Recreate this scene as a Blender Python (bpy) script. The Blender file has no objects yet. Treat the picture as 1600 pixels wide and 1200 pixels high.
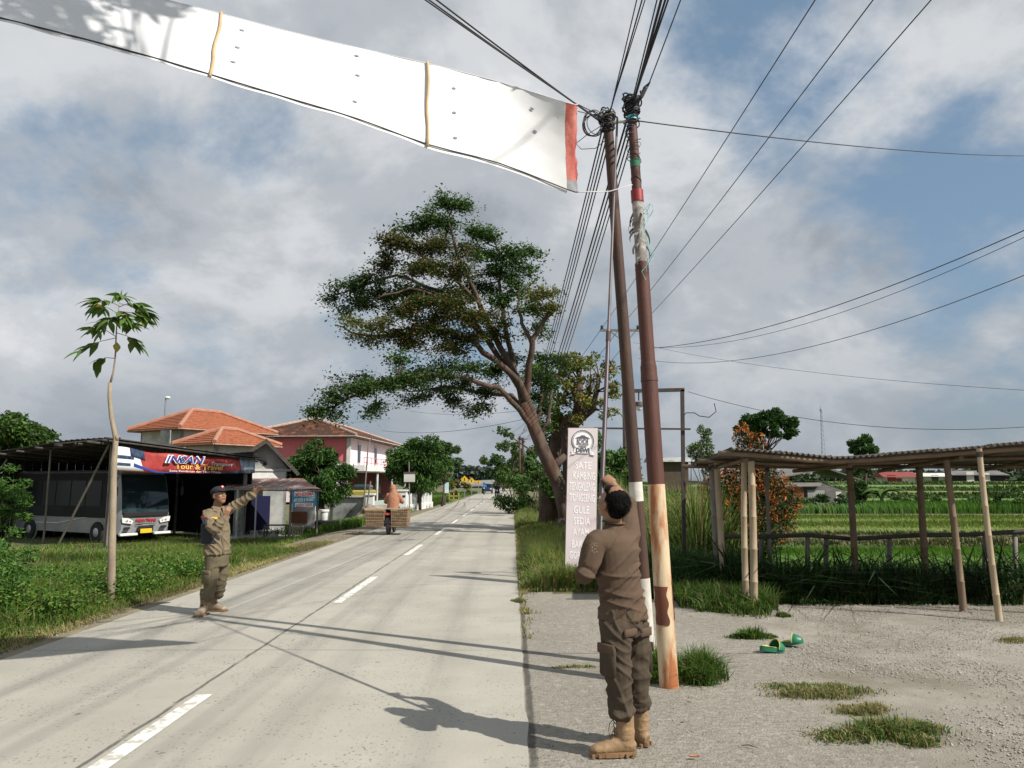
import bpy, math, random
import numpy as np
from mathutils import Vector, Matrix, noise

# ------------------------------------------------------------------ camera, sky, sun, exposure
SC = bpy.context.scene
TH = math.radians(7.27); CZ = 1.68; F = 1200.0
cam = bpy.data.cameras.new("camera"); camo = bpy.data.objects.new("camera", cam)
SC.collection.objects.link(camo); SC.camera = camo
camo.location = (0, 0, CZ); camo.rotation_euler = (math.pi/2 + TH, 0, 0)
cam.sensor_width = 36; cam.lens = 27; cam.clip_start = .05; cam.clip_end = 9000

SHX, SHY = -.95, .56                       # shadow offset on the ground per metre of height
sun_el = math.atan(1/math.hypot(SHX, SHY))
sun_dir = Vector((-SHX, -SHY, 1)).normalized()      # towards the sun
sun = bpy.data.lights.new("sun", 'SUN'); sun.energy = 4.9; sun.angle = math.radians(.5); sun.color = (1, .945, .86)
suno = bpy.data.objects.new("sun", sun); SC.collection.objects.link(suno)
suno.rotation_euler = sun_dir.to_track_quat('Z', 'Y').to_euler()
suno.location = (20, -15, 30)

world = bpy.data.worlds.new("World"); SC.world = world; world.use_nodes = True
nt = world.node_tree; nt.nodes.clear()
def N(t, **k):
    n = nt.nodes.new(t)
    for a, b in k.items(): setattr(n, a, b)
    return n
L = nt.links.new
out = N('ShaderNodeOutputWorld'); bg = N('ShaderNodeBackground'); bg.inputs[1].default_value = .1
L(bg.outputs[0], out.inputs[0])
sky = N('ShaderNodeTexSky', sky_type='NISHITA', sun_disc=False)
sky.sun_elevation = sun_el; sky.sun_rotation = math.atan2(sun_dir.x, sun_dir.y)
sky.air_density = 1.0; sky.dust_density = 1.5; sky.ozone_density = 1.5
tc = N('ShaderNodeTexCoord')
sep = N('ShaderNodeSeparateXYZ'); L(tc.outputs['Generated'], sep.inputs[0])
zc = N('ShaderNodeMath', operation='MAXIMUM'); L(sep.outputs[2], zc.inputs[0]); zc.inputs[1].default_value = 0
za = N('ShaderNodeMath', operation='ADD'); L(zc.outputs[0], za.inputs[0]); za.inputs[1].default_value = .55
dx = N('ShaderNodeMath', operation='DIVIDE'); L(sep.outputs[0], dx.inputs[0]); L(za.outputs[0], dx.inputs[1])
dy = N('ShaderNodeMath', operation='DIVIDE'); L(sep.outputs[1], dy.inputs[0]); L(za.outputs[0], dy.inputs[1])
cmb = N('ShaderNodeCombineXYZ'); L(dx.outputs[0], cmb.inputs[0]); L(dy.outputs[0], cmb.inputs[1]); 
def wn(scale, detail, rough, off, dist=0.):
    m = N('ShaderNodeMapping'); m.inputs[1].default_value = off; L(cmb.outputs[0], m.inputs[0])
    n = N('ShaderNodeTexNoise'); n.inputs['Scale'].default_value = scale; n.inputs['Detail'].default_value = detail
    n.inputs['Roughness'].default_value = rough; n.inputs['Distortion'].default_value = dist
    L(m.outputs[0], n.inputs['Vector']); return n.outputs['Fac']
def wramp(x, stops):
    r = N('ShaderNodeValToRGB'); L(x, r.inputs[0]); e = r.color_ramp.elements
    r.color_ramp.interpolation = 'EASE'
    while len(e) < len(stops): e.new(.5)
    for i, (p, c) in enumerate(stops): e[i].position = p; e[i].color = c if len(c) == 4 else (*c, 1)
    return r.outputs[0]
def wmix(f, a, b, mode='MIX'):
    m = N('ShaderNodeMix', data_type='RGBA', blend_type=mode)
    if isinstance(f, float): m.inputs[0].default_value = f
    else: L(f, m.inputs[0])
    for s, v in ((m.inputs[6], a), (m.inputs[7], b)):
        if isinstance(v, tuple): s.default_value = (*v, 1)
        else: L(v, s)
    return m.outputs[2]
# the blue between the clouds: the sky model, toned towards the hazy blue of the photograph
skc = wmix(.55, sky.outputs[0], (1.8, 2.8, 3.8))
bs = N('ShaderNodeMath', operation='MULTIPLY_ADD'); L(sep.outputs[0], bs.inputs[0]); bs.inputs[1].default_value = -.075; L(wn(2.1, 8, .58, (SKX := 11.3, SKY := 2.1, 0), .1), bs.inputs[2])
mask = wramp(bs.outputs[0], [(.34, (0, 0, 0)), (.50, (1, 1, 1))])
shade = wn(3.0, 9, .60, (SKX+.35, SKY-.1, 2.0), .2)
ccol = wramp(shade, [(.30, (.30, .33, .36)), (.46, (.43, .46, .485)), (.60, (.60, .62, .63)), (.75, (.82, .82, .82))])
ccol10 = wmix(1.0, ccol, (9.2, 9.2, 9.4), 'MULTIPLY')
cl = wmix(mask, skc, ccol10)
# thick low band towards the horizon
hz = wramp(sep.outputs[2], [(0.0, (1, 1, 1)), (.26, (0, 0, 0))])
hzm = N('ShaderNodeMath', operation='MULTIPLY'); L(hz, hzm.inputs[0]); hzm.inputs[1].default_value = .62
fin = wmix(hzm.outputs[0], cl, (2.4, 2.75, 3.2))
L(fin, bg.inputs[0])

SC.view_settings.view_transform = 'Standard'; SC.view_settings.look = 'None'
SC.view_settings.exposure = 0.28; SC.view_settings.gamma = 1.0
SC.render.engine = 'CYCLES'
SC.cycles.max_bounces = 6; SC.cycles.transparent_max_bounces = 8

# ------------------------------------------------------------------ helpers
C = SC.collection
ct, st_ = math.cos(TH), math.sin(TH)
def ray(px, py):
    u = (px-800)/F; v = (600-py)/F
    return Vector((u, ct - v*st_, st_ + v*ct))
def G(px, py, z=0.0):                      # place on the ground seen at this spot of the photograph
    d = ray(px, py); t = (z-CZ)/d.z
    return Vector((d.x*t, d.y*t, z))
def A(px, py, Y):                          # place at distance Y down the road
    d = ray(px, py); t = Y/d.y
    return Vector((d.x*t, Y, CZ + d.z*t))
def sm(t): t = max(0., min(1., t)); return t*t*(3-2*t)
def lerp(a, b, t): return a+(b-a)*t
TER = [(0, 0), (10.5, 0), (12.2, -.12), (13.5, -.34), (23.6, -.34), (24.6, .02), (38, .0), (38.6, .12), (47, .14), (47.6, .38), (60, .42), (60.8, .75), (76, .8), (77, 1.2), (95, 1.3), (96, 1.62), (125, 1.75), (9000, 1.75)]
def ter(y):
    for (a, za_), (b, zb_) in zip(TER, TER[1:]):
        if y < b: return za_ + (zb_-za_)*max(0, (y-a))/(b-a)
    return TER[-1][1]
def h(x, y):
    if x < -4.9:
        return -.42*sm((-5.2-x)/3.4)*sm((y-9)/10)*(1-.7*sm((y-45)/30))
    if x > .3:
        return ter(y)*sm((x-2.7)/1.8) if y < 40 else ter(y)*sm((x-4)/6)
    return 0.

ROOT = {}
def meta(o, label=None, cat=None, group=None, kind=None):
    if label: o['label'] = label
    if cat: o['category'] = cat
    if group: o['group'] = group
    if kind: o['kind'] = kind
    return o
def thing(name, loc, label, cat, group=None):
    o = bpy.data.objects.new(name, None); C.objects.link(o); o.location = loc; o.empty_display_size = .2
    ROOT[o.name] = Vector(loc); return meta(o, label, cat, group)
def clone(root, loc, label=None, rotz=None, scale=None):
    def cp(o, par):
        c = o.copy(); C.objects.link(c)
        if par is not None: c.parent = par
        for ch in [k for k in bpy.data.objects if k.parent == o]: cp(ch, c)
        return c
    r = cp(root, None); r.location = loc
    if rotz is not None: r.rotation_euler = (0, 0, rotz)
    if scale is not None: r.scale = (scale,)*3 if not hasattr(scale, '__len__') else scale
    if label: r['label'] = label
    return r

def lin(c): return tuple(((x/255+.055)/1.055)**2.4 if x/255 > .04045 else x/255/12.92 for x in c)
MATS = {}
def mat(name, c1, c2=None, scale=4., rough=.8, metal=0., bump=0., bscale=None, stretch=(1, 1, 1), lo=.35, hi=.65, detail=6, c3=None, s3=.6, lo3=.55, hi3=.7, spec=.5, wave=None, transl=0., attr=None, emit=None, alpha=None, trans=0, gen=False):
    m = bpy.data.materials.new(name); m.use_nodes = True; t = m.node_tree; n = t.nodes; l = t.links.new
    b = n['Principled BSDF']; b.inputs['Roughness'].default_value = rough; b.inputs['Metallic'].default_value = metal
    b.inputs['Specular IOR Level'].default_value = spec
    tcx = n.new('ShaderNodeTexCoord'); mp = n.new('ShaderNodeMapping'); mp.inputs[3].default_value = stretch
    l(tcx.outputs['Object'], mp.inputs[0])
    def nz(s, d=detail, r=.6):
        q = n.new('ShaderNodeTexNoise'); q.inputs['Scale'].default_value = s; q.inputs['Detail'].default_value = d
        q.inputs['Roughness'].default_value = r; l(mp.outputs[0], q.inputs['Vector']); return q.outputs['Fac']
    def mr(x, a, bb):
        q = n.new('ShaderNodeMapRange'); q.inputs[1].default_value = a; q.inputs[2].default_value = bb; l(x, q.inputs[0]); return q.outputs[0]
    def mx(f, a, bb, mode='MIX'):
        q = n.new('ShaderNodeMix'); q.data_type = 'RGBA'; q.blend_type = mode
        if isinstance(f, (int, float)): q.inputs[0].default_value = f
        else: l(f, q.inputs[0])
        for s, v in ((q.inputs[6], a), (q.inputs[7], bb)):
            if isinstance(v, tuple): s.default_value = (*v, 1)
            else: l(v, s)
        return q.outputs[2]
    col = tuple(c1)
    if attr:
        q = n.new('ShaderNodeAttribute'); q.attribute_name = attr; col = q.outputs['Color']
        if c2: col = mx(mr(nz(scale), lo, hi), col, tuple(c2), 'MULTIPLY')
    elif c2: col = mx(mr(nz(scale), lo, hi), tuple(c1), tuple(c2))
    if c3: col = mx(mr(nz(s3, 7, .65), lo3, hi3), col, tuple(c3))
    if isinstance(col, tuple): b.inputs['Base Color'].default_value = (*col, 1)
    else: l(col, b.inputs['Base Color'])
    hgt = None
    if bump: hgt = nz(bscale or scale*4, 5, .65)
    if wave:
        w = n.new('ShaderNodeTexWave'); w.wave_type = 'BANDS'; w.bands_direction = wave[0]; w.inputs['Scale'].default_value = wave[1]
        w.inputs['Distortion'].default_value = wave[2]; l(mp.outputs[0], w.inputs['Vector']); hgt = w.outputs['Fac']
    if hgt is not None:
        bb = n.new('ShaderNodeBump'); bb.inputs['Strength'].default_value = min(1, bump); bb.inputs['Distance'].default_value = .02 if not wave else .03
        l(hgt, bb.inputs['Height']); l(bb.outputs[0], b.inputs['Normal'])
    if transl:
        tr = n.new('ShaderNodeBsdfTranslucent'); 
        if isinstance(col, tuple): tr.inputs[0].default_value = (*col, 1)
        else: l(col, tr.inputs[0])
        ms = n.new('ShaderNodeMixShader'); ms.inputs[0].default_value = transl
        l(b.outputs[0], ms.inputs[1]); l(tr.outputs[0], ms.inputs[2]); l(ms.outputs[0], n['Material Output'].inputs[0])
    if trans: b.inputs['Transmission Weight'].default_value = trans
    MATS[name] = m; return m

class MB:
    def __init__(s, T=None): s.v = []; s.f = []; s.mi = []; s.T = T or Matrix.Identity(4); s.m = 0
    def add(s, vs, fs):
        o = len(s.v); s.v += [tuple(s.T @ Vector(v)) for v in vs]
        s.f += [tuple(i+o for i in f) for f in fs]; s.mi += [s.m]*len(fs); return s
    def box(s, c, d, R=None):
        x, y, z = (k/2 for k in d); R = R or Matrix.Identity(3)
        vs = [Vector(c) + R @ Vector(p) for p in ((-x,-y,-z),(x,-y,-z),(x,y,-z),(-x,y,-z),(-x,-y,z),(x,-y,z),(x,y,z),(-x,y,z))]
        return s.add(vs, [(0,3,2,1),(4,5,6,7),(0,1,5,4),(1,2,6,5),(2,3,7,6),(3,0,4,7)])
    def bbox(s, c, d, b=.01, R=None):       # box with chamfered vertical and horizontal edges
        x, y, z = (k/2 for k in d); R = R or Matrix.Identity(3); b = min(b, x*.9, y*.9, z*.9)
        ring = [(-x+b,-y),(x-b,-y),(x,-y+b),(x,y-b),(x-b,y),(-x+b,y),(-x,y-b),(-x,-y+b)]
        ins = lambda p: (p[0]*(x-b)/x, p[1]*(y-b)/y)
        vs = [(*ins(p), -z) for p in ring]+[(*p, -z+b) for p in ring]+[(*p, z-b) for p in ring]+[(*ins(p), z) for p in ring]
        fs = [tuple(range(7, -1, -1)), tuple(range(24, 32))]
        for k in range(3):
            for i in range(8): j = (i+1) % 8; fs.append((k*8+i, k*8+j, k*8+8+j, k*8+8+i))
        return s.add([Vector(c)+R@Vector(v) for v in vs], fs)
    def bar(s, a, b, w, t=None, up=(0, 0, 1)):     # rectangular bar from a to b
        a, b = Vector(a), Vector(b); z = (b-a); ln = z.length; z.normalize(); up = Vector(up)
        if abs(z.dot(up)) > .98: up = Vector((0, 1, 0))
        x = up.cross(z).normalized(); y = z.cross(x)
        R = Matrix((x, y, z)).transposed()
        return s.box((a+b)/2, (w, t or w, ln), R)
    def tube(s, pts, r, n=8, cap=True, ell=None, axis=None):
        pts = [Vector(p) for p in pts]; m = len(pts)
        rs = r if hasattr(r, '__len__') else [r]*m
        vs, fs = [], []; px_ = None
        for i, p in enumerate(pts):
            d = (pts[min(i+1, m-1)]-pts[max(i-1, 0)]).normalized()
            if axis is not None:
                a = Vector(axis[i] if isinstance(axis, list) else axis); x = (a - d*a.dot(d)).normalized()
            elif px_ is None: x = (Vector((0, 0, 1)) if abs(d.z) < .9 else Vector((1, 0, 0))).cross(d).normalized()
            else: x = (px_ - d*px_.dot(d)).normalized()
            px_ = x; y = d.cross(x)
            ra, rb = (rs[i] if hasattr(rs[i], '__len__') else (rs[i], rs[i]))
            for k in range(n):
                a = 2*math.pi*k/n; vs.append(p + x*ra*math.cos(a) + y*rb*math.sin(a))
        for i in range(m-1):
            for k in range(n): j = (k+1) % n; fs.append((i*n+k, i*n+j, (i+1)*n+j, (i+1)*n+k))
        if cap: fs += [tuple(range(n-1, -1, -1)), tuple(range((m-1)*n, m*n))]
        return s.add(vs, fs)
    def ball(s, c, r, n=12, R=None):
        r = Vector(r) if hasattr(r, '__len__') else Vector((r, r, r)); R = R or Matrix.Identity(3); c = Vector(c)
        vs = []; m = max(6, n//2+1)
        for i in range(1, m):
            ph = math.pi*i/m
            for k in range(n):
                a = 2*math.pi*k/n; vs.append(c+R@Vector((r.x*math.sin(ph)*math.cos(a), r.y*math.sin(ph)*math.sin(a), r.z*math.cos(ph))))
        vs += [c+R@Vector((0, 0, r.z)), c+R@Vector((0, 0, -r.z))]; T_, B_ = len(vs)-2, len(vs)-1; fs = []
        for i in range(m-2):
            for k in range(n): j = (k+1) % n; fs.append((i*n+k, (i+1)*n+k, (i+1)*n+j, i*n+j))
        for k in range(n): j = (k+1) % n; fs += [(T_, k, j), (B_, (m-2)*n+j, (m-2)*n+k)]
        return s.add(vs, fs)
    def lathe(s, c, prof, n=20, R=None):     # profile [(r,z)]
        R = R or Matrix.Identity(3); c = Vector(c); vs, fs = [], []
        for r, z in prof:
            for k in range(n): a = 2*math.pi*k/n; vs.append(c+R@Vector((r*math.cos(a), r*math.sin(a), z)))
        for i in range(len(prof)-1):
            for k in range(n): j = (k+1) % n; fs.append((i*n+k, i*n+j, (i+1)*n+j, (i+1)*n+k))
        fs += [tuple(range(n-1, -1, -1)), tuple(range((len(prof)-1)*n, len(prof)*n))]
        return s.add(vs, fs)
    def prism(s, outline, o, ux, uy, un, t):  # outline in (ux,uy), extruded by t along un
        o, ux, uy, un = map(Vector, (o, ux, uy, un)); n = len(outline)
        vs = [o+ux*a+uy*b for a, b in outline]+[o+ux*a+uy*b+un*t for a, b in outline]
        return s.add(vs, [tuple(range(n-1, -1, -1)), tuple(range(n, 2*n))]+[(i, (i+1) % n, n+(i+1) % n, n+i) for i in range(n)])
    def sheet(s, fn, nu, nv, thick=None):
        vs = [fn(i/nu, j/nv) for j in range(nv+1) for i in range(nu+1)]
        fs = [(j*(nu+1)+i, j*(nu+1)+i+1, (j+1)*(nu+1)+i+1, (j+1)*(nu+1)+i) for j in range(nv) for i in range(nu)]
        return s.add(vs, fs)
    def mesh(s, name, mats, off=Vector((0, 0, 0)), smooth=False):
        me = bpy.data.meshes.new(name); me.from_pydata([tuple(Vector(v)-off) for v in s.v], [], s.f)
        for m in (mats if isinstance(mats, (list, tuple)) else [mats]): me.materials.append(m)
        if any(s.mi): me.polygons.foreach_set('material_index', s.mi)
        if smooth is True: me.shade_smooth()
        elif smooth: me.shade_auto(smooth) if hasattr(me, 'shade_auto') else me.set_sharp_from_angle(angle=smooth)
        return me
    def build(s, name, mats, parent=None, smooth=False, origin=None, **k):
        if parent is not None: off = ROOT[parent.name]
        elif origin is not None: off = Vector(origin)
        else:
            a = np.array(s.v); off = Vector((*((a.min(0)+a.max(0))/2)[:2], a.min(0)[2]))
        if smooth and smooth is not True:
            me = s.mesh(name, mats, off); me.shade_smooth(); me.set_sharp_from_angle(angle=smooth)
        else: me = s.mesh(name, mats, off, smooth)
        o = bpy.data.objects.new(name, me); C.objects.link(o)
        if parent is not None: o.parent = parent
        else: o.location = off
        ROOT[o.name] = off
        return meta(o, **k)

def np_mesh(name, V, faces, cols=None, mats=None, parent=None, off=None, smooth=False, **k):
    """faces: list of (F,n) index arrays; cols: list of (F,3) per-face colours."""
    me = bpy.data.meshes.new(name)
    if off is None: off = ROOT[parent.name] if parent is not None else Vector((float(V[:, 0].mean()), float(V[:, 1].mean()), float(V[:, 2].min())))
    V = V - np.array(off)[None, :]
    me.vertices.add(len(V)); me.vertices.foreach_set('co', V.astype(np.float32).ravel())
    tot = sum(f.size for f in faces); npoly = sum(len(f) for f in faces)
    me.loops.add(tot); me.loops.foreach_set('vertex_index', np.concatenate([f.ravel() for f in faces]).astype(np.int32))
    sizes = np.concatenate([np.full(len(f), f.shape[1]) for f in faces]); starts = np.concatenate([[0], np.cumsum(sizes)[:-1]])
    me.polygons.add(npoly); me.polygons.foreach_set('loop_start', starts.astype(np.int32))
    me.update(calc_edges=True)
    if cols is not None:
        cc = np.concatenate(cols); a = me.attributes.new('Col', 'FLOAT_COLOR', 'FACE')
        a.data.foreach_set('color', np.concatenate([cc, np.ones((len(cc), 1))], 1).astype(np.float32).ravel())
    if mats is not None: me.materials.append(mats)
    if smooth: me.shade_smooth()
    o = bpy.data.objects.new(name, me); C.objects.link(o)
    if parent is not None: o.parent = parent
    else: o.location = off
    ROOT[o.name] = Vector(off)
    return meta(o, **k)

RG = np.random.default_rng(7); random.seed(7)
def pick_cols(n, pal, rng, jit=.18):
    w = np.array([p[0] for p in pal], float); w /= w.sum(); ix = rng.choice(len(pal), n, p=w)
    c = np.array([p[1] for p in pal])[ix]; return c*(1+rng.normal(0, jit, (n, 1)))*(1+rng.normal(0, .05, (n, 3))).clip(.7, 1.3)
def blades(name, P, H, w=.008, lean=.35, pal=((1, (.1, .2, .04)),), bend=.5, seed=1, parent=None, mats=None, **k):
    """grass: one thin bent blade at every point of P (N,3) with heights H (N,)"""
    rng = np.random.default_rng(seed); n = len(P); a = rng.uniform(0, 2*np.pi, n); la = rng.uniform(0, 2*np.pi, n)
    ln = np.abs(rng.normal(0, lean, n)); d = np.stack([np.cos(la), np.sin(la), np.zeros(n)], 1)
    s = np.stack([np.cos(a), np.sin(a), np.zeros(n)], 1); W = w*rng.uniform(.6, 1.4, n)
    up = np.array([0, 0, 1.])
    m1 = P + d*(ln*H*.3)[:, None] + up*(H*.55)[:, None]
    tp = P + d*(ln*H*(1+bend))[:, None] + up*(H*(1-.25*np.minimum(ln, 1.5)))[:, None]
    V = np.stack([P-s*W[:, None], P+s*W[:, None], m1+s*W[:, None]*.8, m1-s*W[:, None]*.8, tp], 1).reshape(-1, 3)
    b = np.arange(n)[:, None]*5; q = b+np.array([[0, 1, 2, 3]]); t = b+np.array([[3, 2, 4]])
    c = pick_cols(n, pal, rng).clip(0, 1)
    return np_mesh(name, V, [q, t], [c*.8, c], mats or MATS['leaf'], parent, **k)
def leafmesh(P, size, aspect=.45, up=.5, pal=((1, (.06, .13, .03)),), seed=1, droop=0., cols=None, dirs=None):
    rng = np.random.default_rng(seed); n = len(P); nrm = rng.normal(0, 1, (n, 3)); nrm[:, 2] += up*2
    nrm /= np.linalg.norm(nrm, axis=1)[:, None]
    d = rng.normal(0, 1, (n, 3)) if dirs is None else dirs+rng.normal(0, .35, (n, 3)); d[:, 2] -= droop; d -= nrm*(d*nrm).sum(1)[:, None]; d /= np.linalg.norm(d, axis=1)[:, None]+1e-9
    s = np.cross(nrm, d); S = size*rng.uniform(.6, 1.35, n)[:, None]
    fold = nrm*S*.12
    V = np.stack([P-d*S*.5, P+s*S*aspect*.5-fold-d*S*.05, P+d*S*.5, P-s*S*aspect*.5-fold-d*S*.05], 1).reshape(-1, 3)
    b = np.arange(n)[:, None]*4
    c = pick_cols(n, pal, rng).clip(0, 1) if cols is None else cols
    return V, b, c
def foliage(name, P, size, parent=None, mats=None, k=None, **kw):
    V, b, c = leafmesh(P, size, **kw)
    t1 = b+np.array([[0, 1, 2]]); t2 = b+np.array([[0, 2, 3]])
    return np_mesh(name, V, [t1, t2], [c, c*.93], mats or MATS['leaf'], parent, **(k or {}))
def clumps(centers, n_each, rng, shell=.55):
    """points spread through small ellipsoid clumps, denser towards the outside: centers (x,y,z,rx,ry,rz)"""
    out_ = []
    for c in centers:
        n = int(n_each*c[3]*max(c[4], c[5])) if n_each < 0 else int(n_each)
        u = rng.normal(0, 1, (n, 3)); u /= np.linalg.norm(u, axis=1)[:, None]; r = rng.uniform(shell**3, 1, n)**(1/3)*rng.uniform(.75, 1.08, n)
        out_.append(np.array(c[:3])+u*r[:, None]*np.array(c[3:6]))
    return np.concatenate(out_)
def remesh(mb, name, voxel, mats, parent=None, smooth_it=4, disp=None, off=None, **k):
    me = mb.mesh('tmp', mats); o = bpy.data.objects.new('tmp', me); C.objects.link(o)
    r = o.modifiers.new('r', 'REMESH'); r.mode = 'VOXEL'; r.voxel_size = voxel; r.use_smooth_shade = True
    s = o.modifiers.new('s', 'SMOOTH'); s.factor = .5; s.iterations = smooth_it
    dg = bpy.context.evaluated_depsgraph_get(); dg.update()
    m2 = bpy.data.meshes.new_from_object(o.evaluated_get(dg)); bpy.data.objects.remove(o)
    if disp:
        n = len(m2.vertices); co = np.empty(n*3, np.float32); no = np.empty(n*3, np.float32)
        m2.vertices.foreach_get('co', co); m2.vertices.foreach_get('normal', no); co = co.reshape(-1, 3).astype(float); no = no.reshape(-1, 3)
        co = co+no*np.array([disp(Vector(p)) for p in co])[:, None]; m2.vertices.foreach_set('co', co.astype(np.float32).ravel())
    offv = ROOT[parent.name] if parent is not None else Vector(off)
    m2.transform(Matrix.Translation(-offv)); m2.materials.clear()
    for m in (mats if isinstance(mats, (list, tuple)) else [mats]): m2.materials.append(m)
    m2.shade_smooth(); m2.name = name
    ob = bpy.data.objects.new(name, m2); C.objects.link(ob)
    if parent is not None: ob.parent = parent
    else: ob.location = offv
    ROOT[ob.name] = offv
    return meta(ob, **k)
def text(s, o, ux, uy, hgt, m, parent, name='lettering', width=None, bold=.0, thick=.002, shear=0., center=True, sag=None):
    """lettering cut as thin solid letters, baseline centre at o, along ux, up uy"""
    cu = bpy.data.curves.new('t', 'FONT'); cu.body = s; cu.size = 1; cu.offset = bold; cu.shear = shear; cu.align_x = 'CENTER' if center else 'LEFT'
    cu.extrude = .5; cu.resolution_u = 2
    t = bpy.data.objects.new('t', cu); C.objects.link(t); dg = bpy.context.evaluated_depsgraph_get(); dg.update()
    me = bpy.data.meshes.new_from_object(t.evaluated_get(dg)); bpy.data.objects.remove(t)
    ux, uy = Vector(ux).normalized(), Vector(uy).normalized(); un = ux.cross(uy)
    co = np.array([v.co[:] for v in me.vertices]); 
    hh = .70; sx = hgt/hh
    if width: sx = width/(co[:, 0].max()-co[:, 0].min())
    off = ROOT[parent.name]; oo = Vector(o)
    for v in me.vertices:
        x, y, z = v.co; p = oo+ux*(x*sx)+uy*(y*hgt/hh)+un*(z*thick)
        if sag: p = p + sag(x*sx)
        v.co = p-off
    me.materials.clear(); me.materials.append(m)
    ob = bpy.data.objects.new(name, me); C.objects.link(ob); ob.parent = parent; ROOT[ob.name] = off
    return ob

# shared materials
mat('leaf', (.1, .2, .05), rough=.55, attr='Col', transl=.28, spec=.25)
mat('dryleaf', (.1, .2, .05), rough=.8, attr='Col', transl=.15, spec=.15)
mat('bark', (.045, .03, .023), (.115, .08, .06), 5, .95, bump=1., bscale=16, stretch=(1, 1, .4), c3=(.085, .032, .016), s3=1.6, lo3=.5, hi3=.7)
mat('barkpale', (.22, .17, .12), (.34, .28, .2), 8, .9, bump=.5, bscale=30, stretch=(1, 1, .3))
mat('black', (.015, .015, .017), rough=.55)
mat('wire', (.02, .02, .024), rough=.6)
mat('white', (.75, .75, .73), (.62, .62, .58), 6, .7)
mat('steel', (.35, .36, .37), rough=.4, metal=.7)
# ------------------------------------------------------------------ ground, road, apron, gravel, paddies
def axis(vals):
    o = []
    for a, b, s in vals: o += list(np.arange(a, b, s))
    return o+[vals[-1][1]]
xs = axis([(-2500, -400, 300), (-400, -80, 40), (-80, -24, 4), (-24, -4.9, .6), (-4.9, .31, 1.3), (.31, 8, .35), (8, 24, 1.2), (24, 90, 6), (90, 500, 60), (500, 2500, 400)])
ys = axis([(-60, 0, 10), (0, 9, 1.5), (9, 14, .25), (14, 23, 1), (23, 26, .2), (26, 37.5, 1.2), (37.5, 40, .2), (40, 46, 1.2), (46, 48.6, .25), (48.6, 59.5, 1.5), (59.5, 62, .25), (62, 75, 2), (75, 78, .3), (78, 94, 2.5), (94, 97, .4), (97, 130, 5), (130, 400, 40), (400, 4000, 400)])
gm = MB()
for y in ys:
    for x in xs:
        z = h(x, y) - (.05 if (-5.1 < x < .32 or (x > 0 and y < 12.0)) else 0.0)
        gm.v.append((x, y, z))
nx = len(xs)
gm.f = [(j*nx+i, j*nx+i+1, (j+1)*nx+i+1, (j+1)*nx+i) for j in range(len(ys)-1) for i in range(nx-1)]; gm.mi = [0]*len(gm.f)
mat('soil', (.13, .11, .06), (.075, .11, .03), .9, .95, bump=.5, bscale=9, c3=(.20, .165, .10), s3=.5, lo3=.52, hi3=.68)
gm.build('ground', MATS['soil'], origin=(0, 0, 0), smooth=True, kind='structure')

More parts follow.
